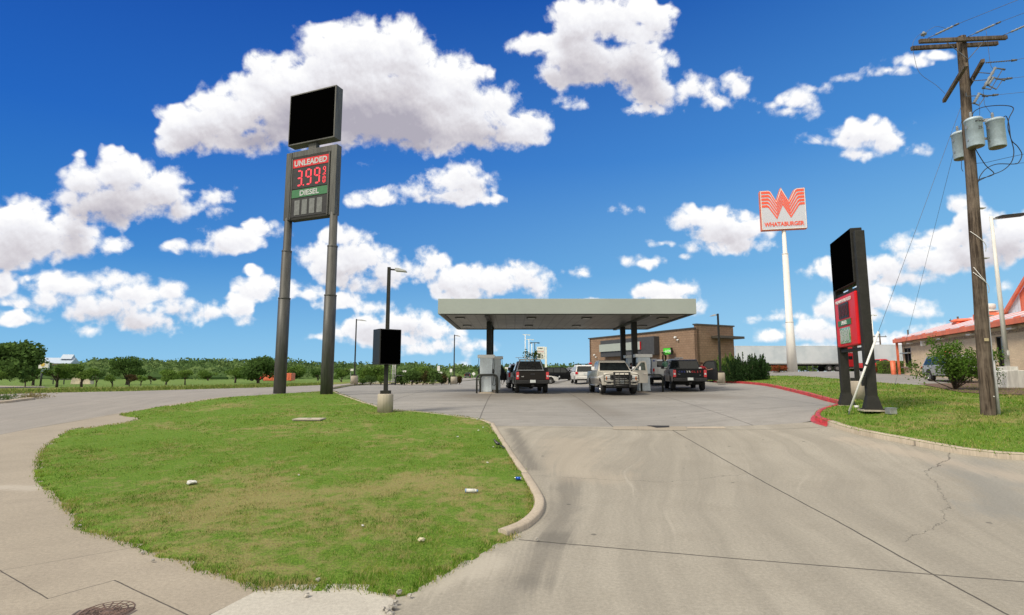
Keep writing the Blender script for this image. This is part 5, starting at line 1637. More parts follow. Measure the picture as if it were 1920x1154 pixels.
def front_pickup(v, I, guard=False):
    h2, w2, belt, P = I['h2'], I['w2'], I['belt'], I['P']
    MB().box((0, h2 + .0, belt - .44), (w2 * 2 - .80, .07, .46)).build('grille', m_black, v, bevel=.03)
    for dz in (.02,): MB().box((0, h2 + .025, belt - .44 + dz), (w2 * 2 - .9, .02, .03)).build('grille_bar', m_chrome, v)
    for s in (-1, 1):
        mb = MB(); mb.prism([(s * (w2 - .44), belt - .58), (s * (w2 - .17), belt - .56), (s * (w2 - .14), belt - .26), (s * (w2 - .44), belt - .24)], h2 - .16, h2 + .02, axis='y'); hl = mb.build('headlight', m_head, v, bevel=.02)
        MB().box((s * (w2 - .20), h2 + .022, belt - .42), (.06, .012, .22)).build('amber_lens', m_amber, hl)
        MB().box((s * (w2 - .32), h2 + .10, .66), (.22, .03, .10)).build('fog_lamp', m_black, v, bevel=.01)
    mb = MB(); mb.prism([(-w2 + .08, -.16), (-w2 + .22, .03), (w2 - .22, .03), (w2 - .08, -.16)], .54, .80, axis='z'); mb.v = [(a, b + h2 + .07, c) for a, b, c in mb.v]
    mb.build('bumper', I['P'], v, bevel=.03)
    MB().box((0, h2 + .02, .47), (w2 * 2 - .35, .2, .14)).build('air_dam', m_black, v, bevel=.02)
    MB().box((0, h2 + .115, .70), (.34, .015, .17)).build('licence_plate', m_plate, v)


# --- beige pickup with grille guard and open door, facing the viewer
pb = paint('beige_paint', (.54, .515, .455), .1)
pbl = paint('taupe_two_tone', (.22, .19, .16), .3)
v, I = car('beige crew cab pickup facing the viewer with black grille guard and open door', 5.98, 33.15, R(181), pb, L=5.9, W=2.03, Hh=1.95, mirrors='chrome')
front_pickup(v, I)
h2, w2, belt = I['h2'], I['w2'], I['belt']
for s in (-1, 1):
    mb = MB(); mb.prism([(h2 - .45, .60), (h2 - 1.62, .60), (-h2 + 1.85, .60), (-h2 + 1.85, .86), (h2 - 1.62, .86)], s * (w2 - .01), s * (w2 + .012), axis='x'); mb.build('lower_trim', pbl, v)
    mb = MB(); mb.tube([(s * (w2 + .03), h2 - 1.75, .47), (s * (w2 + .03), -h2 + 2.1, .47)], .045, 8); mb.build('running_board', m_galv, v)
gg = []
yg = h2 + .24
mb = MB()
for s in (-1, 1):
    mb.bar((s * .42, yg, .42), (s * .42, yg - .02, belt - .06), .10, .09, up=(0, 1, 0))
    mb.tube([(s * .42, yg, belt - .16), (s * (w2 - .2), yg - .05, belt - .18), (s * (w2 - .06), yg - .14, belt - .24), (s * (w2 - .05), yg - .14, belt - .56), (s * (w2 - .2), yg - .05, belt - .62), (s * .42, yg, belt - .62)], .024, 8)
    mb.tube([(s * .42, yg, belt - .40), (s * (w2 - .06), yg - .12, belt - .42)], .018, 6)
for zz in (belt - .1, belt - .22, belt - .34, belt - .46, belt - .60, .58, .50):
    mb.tube([(-.42, yg + .01, zz), (.42, yg + .01, zz)], .03, 8)
for xx in (-.14, .14): mb.tube([(xx, yg, .50), (xx, yg, belt - .1)], .018, 6)
mb.build('grille_guard', m_black, v)
# the open driver's door (its outer skin turned towards the viewer)
dh = (-w2, h2 - 1.78)


def open_door(v, I, side, y_h, ang_open, outer, inner, length=1.12, chrome=True, glassm=None):
    """front hinged door swung out; side=+1 right"""
    belt, Hh, w2 = I['belt'], I['Hh'], I['w2']
    M_ = Matrix.Translation((side * w2, y_h, 0)) @ Matrix.Rotation(side * ang_open, 4, 'Z')
    sec = [(-.02, .60), (-length, .60), (-length - .02, belt), (-length + .02, belt + .02), (-length + .08, Hh - .12), (-length + .2, Hh - .05), (-.78, Hh - .06), (-.58, Hh - .1), (-.12, belt + .04), (-.02, belt)]
    win = [(-length + .14, belt + .05), (-length + .20, Hh - .13), (-.68, Hh - .14), (-.22, belt + .06)]

    def tr(mb):
        mb.v = [tuple(M_ @ Vector(q)) for q in mb.v]; return mb
    mb = MB(); mb.prism(sec, -.04 * side, .0, axis='x'); d = tr(mb).build('open_door', outer, v, bevel=.012)
    mb = MB(); mb.prism([(a * .97 - .02, b) for a, b in sec], -.075 * side, -.041 * side, axis='x'); tr(mb).build('door_lining', inner, d)
    mb = MB(); mb.prism(win, -.08 * side, .006 * side, axis='x'); tr(mb).build('door_window', glassm or m_glassg, d)
    mb = MB(); mb.box((side * .02, -length + .2, belt - .16), (.03, .2, .045)); tr(mb).build('door_handle', m_chrome if chrome else m_black, d, bevel=.008)
    mb = MB(); mb.box((side * .16, -.42, belt + .16), (.24, .12, .24)); mb.bar((0, -.42, belt + .1), (side * .1, -.42, belt + .12), .05); tr(mb).build('door_mirror', m_chrome if chrome else m_black, d, bevel=.03)
    return d


open_door(v, I, -1, h2 - 1.8, R(70), pb, m_black, 1.12)
mb = MB(); mb.prism([(h2 - 1.86, .62), (h2 - 2.95, .62), (h2 - 2.95, belt - .02), (h2 - 1.86, belt - .02)], -w2 - .018, -w2 - .010, axis='x'); mb.build('door_opening', m_under, v)

# --- black pickup with headache rack, seen from behind
pk = paint('black_paint_dusty', (.012, .0095, .008), .0)
v, I = car('black pickup with louvred cab rack, seen from behind beside the left pump', 1.08, 35.0, R(2.5), pk, L=5.9, W=2.02, Hh=1.93)
rear_pickup(v, I, m_black)
h2, w2, belt = I['h2'], I['w2'], I['belt']
yr = -h2 + 1.90
mb = MB()
for s in (-1, 1):
    mb.bar((s * (w2 - .16), yr - .05, belt), (s * (w2 - .38), yr + .08, 2.02), .07, .05)
mb.bar((-w2 + .36, yr + .08, 2.02), (w2 - .36, yr + .08, 2.02), .07, .07); mb.bar((-w2 + .16, yr - .05, belt + .07), (w2 - .16, yr - .05, belt + .07), .09, .07)
mb.bar((-w2 + .1, yr + .1, 2.14), (.0, yr + .1, 2.14), .03, .03); mb.bar((-w2 + .3, yr + .08, 2.02), (-w2 + .3, yr + .08, 2.14), .03, .03)
mb.build('cab_rack', m_galv, v)
mb = MB()
for k in range(12):
    u = (k + .5) / 12
    mb.bar((-(w2 - .2 - .2 * u), yr - .03 + .1 * u, belt + .12 + (1.98 - belt - .14) * u), (w2 - .2 - .2 * u, yr - .03 + .1 * u, belt + .12 + (1.98 - belt - .14) * u), .022, .028)
mb.build('louvres', m_black, v)
text_mesh('4x4', 'lettering', m_chrome, v, height=.06, loc=(-w2 + .42, -h2 - .05, .98))

# --- black pickup with coloured tailgate letters and open passenger door
pk2 = paint('black_paint_gloss', (.004, .005, .006), .0)
v, I = car('glossy black pickup with red and blue tailgate letters and open passenger door', 11.15, 35.55, R(-10), pk2, L=5.85, W=2.03, Hh=1.93, rim=m_rimd)
rear_pickup(v, I, m_black)
h2, w2, belt = I['h2'], I['w2'], I['belt']
mb_ = {'blue': M('blue_letter', (.02, .04, .25), .4), 'red': M('red_letter', (.6, .03, .03), .4)}
for i, ch in enumerate('CHEVROLET'):
    text_mesh(ch, 'tailgate_letter', mb_['blue'] if i < 3 else (m_white if i < 5 else mb_['red']), v, height=.105, loc=(-.60 + .15 * i, -h2 - .055, belt - .15), bold=.01)
text_mesh('RST', 'lettering', m_galv, v, height=.045, loc=(.60, -h2 - .055, belt - .36)); text_mesh('4WD', 'lettering', m_galv, v, height=.045, loc=(-.62, -h2 - .055, belt - .30))
open_door(v, I, 1, h2 - 1.8, R(76), pk2, m_black, 1.32, chrome=False, glassm=m_glass)
MB().box((-.25, -.1, 2.02), (.5, .3, .10)).build('roof_beacon', m_lightgrey, v, bevel=.02)
MB().box((w2 - .4, -h2 + .1, belt + .07), (.16, .1, .07)).build('paper_cup', m_white, v)

# --- silver vehicle ahead of the first pickup
ps_ = paint('silver_paint', (.42, .43, .44), .5)
v, I = car('silver utility vehicle with an open rear side door, ahead of the black rack pickup', .55, 43.5, R(3), ps_, kind='suv', L=5.0, W=1.95, Hh=1.88, cat='car', name='parked_car', wr=.38)
for s in (-1, 1): MB().box((s * (I['w2'] - .1), -I['h2'] - .0, 1.02), (.16, .06, .34)).build('taillight', m_tail, v, bevel=.02)
open_door(v, I, -1, .3, R(50), ps_, m_black, 1.0, chrome=False)
MB().box((0, -I['h2'] - .04, .55), (1.7, .14, .2)).build('bumper', m_black, v, bevel=.03)

# --- white SUV behind the beige pickup
pw = paint('white_paint_car', (.66, .66, .64), .0)
v, I = car('white sport utility vehicle with roof rack, seen from behind left of the beige pickup', 7.02, 54.8, R(0), pw, kind='suv', L=4.9, W=1.92, Hh=1.83, cat='car', name='parked_car', wr=.38)
for s in (-1, 1):
    MB().box((s * (I['w2'] - .14), -I['h2'] + .02, 1.03), (.24, .1, .24)).build('taillight', m_tail, v, bevel=.03)
    MB().bar((s * .68, -1.9, 1.86), (s * .68, .7, 1.87), .04, .05).build('roof_rail', m_black, v)
    MB().box((s * (I['w2'] - .3), -I['h2'] - .06, .62), (.2, .02, .06)).build('reflector', m_tail, v)
MB().bar((-.7, -1.2, 1.93), (.7, -1.2, 1.93), .05, .04).build('roof_bar', m_black, v); MB().bar((-.7, .1, 1.93), (.7, .1, 1.93), .05, .04).build('roof_bar', m_black, v)
MB().box((.62, -1.6, 1.97), (.3, .25, .16)).build('roof_beacon', m_tail, v, bevel=.03)
MB().box((0, -I['h2'] - .04, .6), (1.72, .14, .26)).build('bumper', pw, v, bevel=.04)
MB().box((0, -I['h2'] - .02, .95), (.34, .03, .17)).build('licence_plate', m_plate, v)


def sidecar(label, x, y, rot, P, **k):
    v, I = car(label, x, y, rot, P, **k)
    for s in (-1, 1):
        MB().box((s * (I['w2'] - .2), I['h2'] - .06, .82 if I['Hh'] > 1.6 else .68), (.34, .14, .17)).build('headlight', m_head, v, bevel=.02)
        MB().box((s * (I['w2'] - .14), -I['h2'] + .04, .92 if I['Hh'] > 1.6 else .8), (.22, .12, .2)).build('taillight', m_tail, v, bevel=.02)
    MB().box((0, I['h2'] - .0, .62), (1.1, .06, .28)).build('grille', m_black, v, bevel=.02)
    return v, I


v, I = sidecar('white saloon car standing side-on behind the black rack pickup', 2.75, 62.0, R(-84), pw, kind='sedan', L=4.8, W=1.85, Hh=1.55, cat='car', name='parked_car', wr=.34)
v, I = sidecar('black sport utility vehicle parked nose right, nearer of the two black ones', 3.35, 66.2, R(-96), pk2, kind='suv', L=4.9, W=1.95, Hh=1.84, cat='car', name='parked_car', wr=.40, rim=m_rim)
v, I = sidecar('black sport utility vehicle parked behind the other black one, left of the white one', 6.1, 70.5, R(-88), pk2, kind='suv', L=5.1, W=1.95, Hh=1.86, cat='car', name='parked_car', wr=.40, rim=m_rim)
v, I = sidecar('pale grey car far back between the black and the white utility vehicles', 9.3, 80.0, R(-60), ps_, kind='sedan', L=4.7, W=1.85, Hh=1.45, cat='car', name='parked_car', wr=.34)
v, I = car('dark pickup driving away on the far road, left of the pumps', -15.4, 190.0, R(0), pk, L=5.6, W=2.0, Hh=1.85)
MB().box((0, -I['h2'] - .1, .6), (1.8, .16, .2)).build('bumper', m_chrome, v)
for s in (-1, 1): MB().box((s * .9, -I['h2'], 1.0), (.14, .06, .4)).build('taillight', m_tail, v)
v, I = sidecar('silver car at the restaurant drive-through, half hidden by the shrub', 28.3, 34.8, math.atan2(-dW.x, dW.y) + R(4), ps_, kind='suv', L=4.7, W=1.9, Hh=1.72, cat='car', name='parked_car', wr=.36)

# --- service truck with tool cabinets
ps2 = paint('grey_service_paint', (.46, .48, .50), .1)
zt = float(H(11.9, 43.5))
v, I = car('grey service truck with tool cabinets, between the right pump and the glossy black pickup', 11.75, 44.0, R(-4), ps2, L=6.2, W=2.1, Hh=1.95)
h2, w2 = I['h2'], I['w2']
for s in (-1, 1):
    MB().box((s * .83, -h2 + 1.35, 1.62), (.44, 2.4, .66)).build('tool_cabinet', ps2, v, bevel=.02)
    MB().box((s * .83, -h2 + .14, 1.62), (.36, .02, .5)).build('cabinet_door', m_lightgrey, v, bevel=.01)
MB().box((0, -h2 - .02, 1.05), (1.7, .08, .5)).build('tailgate', m_white_s, v, bevel=.02)
MB().box((0, -h2 - .22, .72), (2.0, .4, .16)).build('rear_step', m_lightgrey, v, bevel=.02)
for s in (-1, 1): MB().box((s * .9, -h2 - .06, 1.1), (.12, .04, .22)).build('taillight', m_tail, v)
MB().cyl((-.83, -h2 + .12, 1.8), (-.83, -h2 + .10, 1.8), .07, n=14).build('blue_badge', M('blue_badge', (.02, .05, .3), .4), v)
tv = Vector((11.75, 44.0, zt))
gt = thing('gas_cylinder', tv + Vector((-.10, -2.55, 1.12)), 0, 'green gas bottle standing in the bed of the grey service truck', 'gas bottle')
mb = MB(); mb.lathe([(0, 0), (.24, 0), (.26, .03), (.24, .45), (.17, .56), (.08, .62), (.05, .64), (0, .64)], (0, 0, 0), 18); mb.build('tank', M('tank_green', (.07, .20, .12), .4, var=.15), gt)
mb = MB(); mb.cyl((0, 0, .62), (0, 0, .75), .03, n=8); mb.bar((-.06, 0, .7), (.06, 0, .7), .03); mb.build('valve', M('brass', (.45, .30, .10), .4, .8), gt)
ar = thing('welding_arm', tv + Vector((-.12, -2.2, 1.0)), 0, 'black swing arm with brown hose bundle above the grey service truck', 'equipment')
mb = MB(); mb.bar((0, 0, 0), (0, 0, 1.42), .06); mb.bar((-.1, 0, 1.42), (.7, -.1, 1.30), .06); mb.box((0, 0, 1.42), (.22, .14, .12)); mb.build('arm', m_black, ar)
mb = MB()
for k in range(4): mb.tube([(.11 * math.cos(a) * (1 + .1 * k) + .02 * k, -.06 - .03 * k, 1.05 + .26 * math.sin(a)) for a in [i * math.pi / 8 for i in range(17)]], .022, 6)
mb.build('hose_bundle', M('brown_hose', (.10, .055, .03), .7), ar)

# --- lorry with long trailer
tl_z = float(H(42, 88))
m_trl, t = new_mat('trailer_side')
oc = t.n('ShaderNodeTexCoord').outputs['Object']
sx = t.n('ShaderNodeSeparateXYZ', None, Vector=oc)
rib = t.step(t.math('PINGPONG', sx.outputs[1], .6), 0, .03, 1, 0)
nn = t.noise(oc, .35, 4, .6)
c = t.mix(t.math('MULTIPLY', rib, .12), t.mix(t.step(nn, .35, .65), (.46, .51, .55), (.58, .61, .64)), (.3, .3, .3))
finish(t, c, .22, .25)


def trailer(label, x, y, rot, L, name='lorry_trailer'):
    z = float(H(x, y))
    v = thing(name, (x, y, z), rot, label, 'trailer')
    MB().box((0, 0, 2.68), (2.6, L, 2.72)).build('box_body', m_trl, v, bevel=.03)
    MB().box((0, 0, 4.06), (2.62, L + .02, .07)).build('top_rail', m_white_s, v)
    MB().box((0, 0, 1.26), (2.62, L + .02, .16)).build('bottom_rail', m_galv, v)
    MB().box((0, 0, 1.05), (.9, L - 1, .24)).build('frame', m_under, v)
    for s in (-1, 1):
        MB().bar((s * .8, L * .22, 1.1), (s * .8, L * .22, .15), .12).build('landing_leg', m_steel, v)
        for yy in (-L / 2 + 1.4, -L / 2 + 2.7):
            mb = MB(); mb.cyl((s * .95, yy, .52), (s * 1.28, yy, .52), .52, n=22); w_ = mb.build('wheel', m_tyre, v)
            mb = MB(); mb.cyl((s * 1.281, yy, .52), (s * 1.30, yy, .52), .26, n=18); mb.build('rim', m_rim, w_)
    return v


trailer('long white box trailer behind the white burger sign pole', 44.3, 88.0, R(-90), 17.2)
pr = paint('red_paint', (.52, .025, .03), .1)
zt = float(H(57, 88))
tt = thing('lorry_tractor', (55.2, 88.0, zt), R(-90), 'red sleeper cab lorry at the end of the white trailer', 'lorry')
mb = MB(); mb.prism([(-2.2, .75), (2.9, .75), (3.2, 1.2), (3.1, 1.75), (1.7, 2.05), (1.25, 2.9), (.9, 3.35), (-.9, 4.05), (-2.2, 4.05)], -1.22, 1.22, axis='x'); mb.build('cab', pr, tt, bevel=.08)
for s in (-1, 1):
    mb = MB(); mb.prism([(.35, 2.0), (1.25, 2.0), (.95, 2.75), (.35, 2.8)], s * 1.215, s * 1.235, axis='x'); mb.build('side_window', m_glass, tt)
    MB().box((s * 1.225, -1.2, 2.2), (.02, .62, .55)).build('sleeper_window', m_glass, tt, bevel=.008)
    mb = MB(); mb.prism([(-1.55, 3.35), (-.7, 3.35), (-.75, 3.55), (-1.4, 3.65)], s * 1.215, s * 1.235, axis='x'); mb.build('vent_window', m_glass, tt)
    for yy in (2.1, -3.4, -4.7):
        mb = MB(); mb.cyl((s * .9, yy, .52), (s * 1.24, yy, .52), .52, n=22); w_ = mb.build('wheel', m_tyre, tt)
        mb = MB(); mb.cyl((s * 1.241, yy, .52), (s * 1.26, yy, .52), .27, n=18); mb.build('rim', m_rim, w_)
    MB().box((s * 1.0, -.6, .75), (.4, 2.0, .5)).build('fuel_tank', m_chrome, tt, bevel=.1)
    MB().cyl((s * 1.05, -2.35, .8), (s * 1.05, -2.35, 4.2), .09, n=12).build('exhaust_stack', m_chrome, tt)
MB().box((0, -3.4, .85), (1.0, 4.0, .25)).build('frame', m_under, tt)
text_mesh('PETERBILT', 'lettering', m_lightgrey, tt, height=.16, loc=(1.236, -1.0, 3.02), rot=(math.pi / 2, 0, math.pi / 2))
trailer('pale grey trailer partly seen behind the guy wire, left of the restaurant', 60.3, 84.0, R(-90), 13.5)
v, I = car('red pickup far behind the low price sign, left of the hedge', 54.5, 80.5, R(-90), pr, L=5.6, W=2.0, Hh=1.85)

# ---------------------------------------------------------------- people


def person(name, loc, rz, label, shirt, trousers, skin, hair, arm_r=None, arm_l=None, lean=0.0):
    p = thing(name, loc, rz, label, 'person')
    # joints of one continuous body; +Y is forwards
    J = {'pel': (0, 0, .96, .13), 'bel': (0, .0, 1.10, .125), 'che': (0, lean * .5, 1.32, .14), 'nek': (0, lean, 1.47, .06), 'chin': (0, lean + .01, 1.545, .055), 'hed': (0, lean + .02, 1.63, .092), 'top': (0, lean + .01, 1.71, .07)}
    E = [('pel', 'bel'), ('bel', 'che'), ('che', 'nek'), ('nek', 'chin'), ('chin', 'hed'), ('hed', 'top')]
    for s, n_, arm in ((1, 'R', arm_r), (-1, 'L', arm_l)):
        a = arm or [(s * .19, lean, 1.42), (s * .25, lean + .02, 1.15), (s * .26, lean + .12, .92)]
        J['sh' + n_] = (*a[0], .055); J['el' + n_] = (*a[1], .042); J['wr' + n_] = (*a[2], .028)
        d = (Vector(a[2]) - Vector(a[1])).normalized()
        hp = Vector(a[2]) + d * .08
        J['pa' + n_] = (*hp, .034)
        E += [('che', 'sh' + n_), ('sh' + n_, 'el' + n_), ('el' + n_, 'wr' + n_), ('wr' + n_, 'pa' + n_)]
        side = d.cross(Vector((0, 1, .3))).normalized()
        for k in range(4):
            fb = hp + d * .03 + side * (.022 * (k - 1.5)); fe = fb + d * (.06 + .012 * (1 if k in (1, 2) else 0)) + Vector((0, 0, -.012))
            J[f'f{n_}{k}'] = (*fe, .0095); E.append(('pa' + n_, f'f{n_}{k}'))
        J['th' + n_] = (*(hp + side * .05 + d * .01), .011); E.append(('pa' + n_, 'th' + n_))
        J['hp' + n_] = (s * .10, 0, .90, .095); J['kn' + n_] = (s * .11, .02, .50, .062); J['an' + n_] = (s * .11, -.02, .09, .042); J['to' + n_] = (s * .13, .15, .04, .038)
        E += [('pel', 'hp' + n_), ('hp' + n_, 'kn' + n_), ('kn' + n_, 'an' + n_), ('an' + n_, 'to' + n_)]
    ks = list(J)
    me = bpy.data.meshes.new('body')
    me.from_pydata([J[k][:3] for k in ks], [(ks.index(a), ks.index(b)) for a, b in E], [])
    o = link(bpy.data.objects.new('body', me)); o.parent = p
    md = o.modifiers.new('skin', 'SKIN'); md.use_smooth_shade = True
    for k, sv in zip(ks, me.skin_vertices[0].data):
        sv.radius = (J[k][3], J[k][3] * (.8 if k in ('che', 'bel', 'pel') else 1))
        sv.use_root = (k == 'pel')
    o.modifiers.new('sub', 'SUBSURF').levels = 1
    o.modifiers['sub'].render_levels = 1
    m, t = new_mat('clothes_and_skin')
    sx = t.n('ShaderNodeSeparateXYZ', None, Vector=t.n('ShaderNodeTexCoord').outputs['Object'])
    z_ = sx.outputs[2]
    isskin = t.math('GREATER_THAN', z_, 1.485)
    ax_ = t.math('GREATER_THAN', t.math('ABSOLUTE', sx.outputs[0]), .235)
    c = t.mix(t.math('GREATER_THAN', z_, .96), trousers, shirt)
    c = t.mix(isskin, c, skin)
    c = t.mix(t.math('MULTIPLY', ax_, t.math('GREATER_THAN', z_, .7)), c, skin)
    c = t.mix(t.math('LESS_THAN', z_, .09), c, (.03, .025, .02))
    finish(t, c, .7)
    me.materials.append(m)
    mh = M('hair', hair, .7)
    mb = MB(); mb.lathe([(0, .105), (.06, .09), (.092, .045), (.100, 0), (.098, -.03), (.085, -.035)], (0, lean - .005, 1.655), 16); mb.build('hair', mh, p)
    mb = MB()
    mb.box((0, lean + .113, 1.62), (.022, .03, .04)); mb.build('nose', M('skin_' + name, skin, .6), p, bevel=.006)
    for s in (-1, 1):
        MB().lathe([(0, -.009), (.009, 0), (0, .009)], (s * .034, lean + .104, 1.645), 8).build('eye', m_black, p)
        MB().box((s * .098, lean + .01, 1.625), (.018, .035, .055)).build('ear', bpy.data.materials['skin_' + name], p, bevel=.006)
    MB().box((0, lean + .105, 1.578), (.045, .01, .01)).build('mouth', M('lip', (.25, .07, .06), .6), p)
    return p


g1 = Vector((8.35 - .25, 37.0, 0)); g1.z = float(H(g1.x, g1.y)) + .05
person('person', g1, R(170), 'person in a black shirt standing at the pump behind the beige pickup', (.012, .012, .014), (.03, .035, .06), (.42, .22, .16), (.03, .018, .012))
g2 = Vector((12.47, 35.8, 0)); g2.z = float(H(g2.x, g2.y))
person('person', g2, R(-5), 'person in a red shirt reaching to the open door of the glossy black pickup', (.50, .02, .035), (.04, .05, .09), (.45, .25, .18), (.16, .07, .03),
       arm_r=[(.18, 0, 1.40), (.36, .05, 1.22), (.60, .16, 1.26)])
# ---------------------------------------------------------------- vegetation


def foliage_mat(name, g1, g2, g3, trans=.3):
    m, t = new_mat(name)
    rn = t.n('ShaderNodeAttribute', dict(attribute_name='rnd')).outputs['Fac']
    oi = t.n('ShaderNodeObjectInfo').outputs['Random']
    p = t.n('ShaderNodeNewGeometry').outputs['Position']
    nn = t.noise(p, .6 if 'far' not in name else .05, 4, .6)
    c = t.mix(rn, g1, g2)
    c = t.mix(t.step(nn, .42, .66, 0, .7), c, g3)
    c = t.mix(t.math('MULTIPLY', oi, .35), c, tuple(x * .75 for x in g2))
    df = t.n('ShaderNodeBsdfDiffuse', None, Color=c)
    tl = t.n('ShaderNodeBsdfTranslucent', None, Color=c)
    mx = t.n('ShaderNodeMixShader', None, i0=trans, i1=df, i2=tl)
    t.n('ShaderNodeOutputMaterial', None, Surface=mx)
    return m


m_leafA = foliage_mat('leaf_mid_green', (.065, .13, .028), (.13, .22, .045), (.17, .25, .06))
m_leafB = foliage_mat('leaf_dark_green', (.05, .10, .028), (.105, .18, .05), (.12, .20, .055))
m_leafC = foliage_mat('leaf_bright_green', (.09, .17, .03), (.18, .29, .06), (.20, .28, .07))
m_leafD = foliage_mat('leaf_far_wood', (.065, .115, .040), (.115, .185, .06), (.17, .235, .085), .2)
m_leafE = foliage_mat('leaf_juniper', (.018, .045, .018), (.045, .085, .03), (.05, .10, .03))
m_leafR = foliage_mat('leaf_reddish', (.035, .055, .02), (.12, .06, .035), (.05, .09, .025))
m_redfl = foliage_mat('red_flowers', (.40, .03, .035), (.16, .09, .03), (.10, .14, .04))
m_bark = M('bark', (.10, .075, .055), .9, var=.3, scale=6, bmp=.5)


def leafcloud(name, C, S, mat, parent, seed, asp=.6, kind=None, updir=None, loc=None):
    r = np.random.default_rng(seed)
    n = len(C)
    a = r.normal(size=(n, 3)); a /= np.linalg.norm(a, axis=1, keepdims=True)
    if updir is not None: a = a * (1 - updir[:, None] * 0) * .35 + np.array([0, 0, 1.0]); a /= np.linalg.norm(a, axis=1, keepdims=True)
    b = np.cross(a, r.normal(size=(n, 3))); b /= np.linalg.norm(b, axis=1, keepdims=True)
    S = np.asarray(S)[:, None]
    P = np.stack([C - a * S * .5, C - a * S * .05 + b * S * asp * .5, C + a * S * .5, C - a * S * .05 - b * S * asp * .5], 1).reshape(-1, 3)
    me = bpy.data.meshes.new(name)
    me.vertices.add(n * 4); me.vertices.foreach_set('co', P.reshape(-1).astype(np.float32))
    me.loops.add(n * 4); me.polygons.add(n)
    me.loops.foreach_set('vertex_index', np.arange(n * 4, dtype=np.int32))
    me.polygons.foreach_set('loop_start', (np.arange(n) * 4).astype(np.int32))
    me.polygons.foreach_set('loop_total', np.full(n, 4, np.int32))
    me.update()
    at_ = me.attributes.new('rnd', 'FLOAT', 'POINT')
    at_.data.foreach_set('value', np.repeat(r.uniform(0, 1, n), 4).astype(np.float32))
    me.materials.append(mat)
    o = link(bpy.data.objects.new(name, me))
    if parent is not None: o.parent = parent
    if kind: o['kind'] = kind
    return o


def lobes_cloud(lobes, n, seed, fill=.45, jit=.12):
    """points spread through lobes (cx,cy,cz,rx,ry,rz), denser near their outside"""
    r = np.random.default_rng(seed)
    L = np.array(lobes, float)
    w_ = L[:, 3] * L[:, 5]; w_ /= w_.sum()
    k = r.choice(len(L), n, p=w_)
    d = r.normal(size=(n, 3)); d /= np.linalg.norm(d, axis=1, keepdims=True)
    rad = (1 - r.uniform(0, 1, n) ** 2 * fill)[:, None]
    rad *= 1 + jit * r.normal(size=(n, 1))
    return L[k, :3] + d * L[k, 3:] * rad


def rand_lobes(w_, h, z0, n, seed, flat=.8):
    r = np.random.default_rng(seed)
    out = []
    for i in range(n):
        a = r.uniform(0, 2 * math.pi); q = math.sqrt(r.uniform(0, 1)) * .62
        zz = r.uniform(.18, .80)
        env = math.sin(math.pi * min(max(zz * .9 + .12, 0), 1)) ** .6
        s = r.uniform(.20, .36)
        out.append((math.cos(a) * q * w_ * env, math.sin(a) * q * w_ * env, z0 + zz * (h - z0), s * w_, s * w_, s * w_ * flat * .8))
    return out


def tree_mesh(wd, h, z0, nl, nleaf, ls, seed, mat, name='crown'):
    lb = rand_lobes(wd / 2 * 1.25, h, z0, nl, seed)
    C = lobes_cloud(lb, nleaf, seed + 1)
    C = C[C[:, 2] > z0 * .8]
    r = np.random.default_rng(seed + 2)
    return lb, C, ls * r.uniform(.6, 1.4, len(C))


def trunk(mb, h, lobes, r0, seed, forks=5, spread=.0):
    r = np.random.default_rng(seed)
    pts = [(0, 0, -.3), (.03 * h * r.normal(), .02 * h * r.normal(), h * .5), (.04 * h * r.normal(), .03 * h * r.normal(), h)]
    mb.tube(pts, [r0 * 1.25, r0, r0 * .7], 8)
    for i in range(min(forks, len(lobes))):
        l = lobes[i]
        mb.tube([pts[2] if i % 2 else pts[1], ((l[0] + pts[2][0]) * .45, (l[1] + pts[2][1]) * .45, h + (l[2] - h) * .45), (l[0] * .9, l[1] * .9, l[2])], [r0 * .6, r0 * .4, r0 * .15], 6)


def tree(px, y, wpx, top_py, label, mat, seed, nleaf=2600, nl=12, clear=.28, group='trees across the road', name='tree', dense=1.0, x=None, lsz=.055):
    b = onground(px, y) if x is None else Vector((x, y, float(H(x, y))))
    b.z -= .12
    wd = wpx / F * y
    h = at(px, top_py, y).z - b.z
    t = thing(name, b, random.uniform(0, 6), label, 'tree', group)
    lb, C, S = tree_mesh(wd, h, h * clear, nl, int(nleaf * dense), max(.10, wd * lsz), seed, mat)
    mb = MB(); trunk(mb, h * clear * 1.1, lb, max(.05, wd * .035), seed)
    mb.build('trunk', m_bark, t)
    leafcloud('crown', C, S, mat, t, seed + 5)
    return t


tree(-12, 46, 132, 634, 'big dense tree at the left edge, tallest of those across the road', m_leafB, 1, 9000, 22, .16)
tree(62, 62, 60, 672, 'dark tree just right of the big tree at the left edge', m_leafB, 2, 4000, 14, .2)
tree(-20, 41, 52, 690, 'small light tree in front of the big tree at the left edge', m_leafA, 3, 2200, 9, .3)
tree(47, 50, 30, 704, 'small round tree in front of the concrete apron', m_leafB, 4, 1500, 7, .35)
tree(106, 52, 56, 684, 'small tree left of the pale stone blocks', m_leafA, 5, 2600, 10, .35)
tree(153, 50, 58, 682, 'small forked tree in front of the pale stone blocks', m_leafA, 6, 2800, 11, .38)
tree(180, 52, 28, 690, 'slim dark small tree just right of the pale stone blocks', m_leafB, 7, 1400, 7, .3)
tree(210, 54, 32, 700, 'low small tree between the stone blocks and the taller field tree', m_leafA, 8, 1500, 7, .3)
tree(238, 66, 66, 670, 'taller field tree right of the pale stone blocks', m_leafB, 9, 4200, 14, .22)
tree(242, 53, 26, 701, 'thin little tree in front of the taller field tree', m_leafR, 10, 1200, 6, .38)
tree(264, 60, 22, 702, 'little pale tree right of the taller field tree', m_leafC, 11, 900, 5, .35)
tree(283, 72, 19, 701, 'small reddish round tree in the field', m_leafR, 12, 1000, 5, .3)
tree(311, 64, 40, 692, 'bright round tree in the middle of the field', m_leafC, 13, 2600, 9, .22)
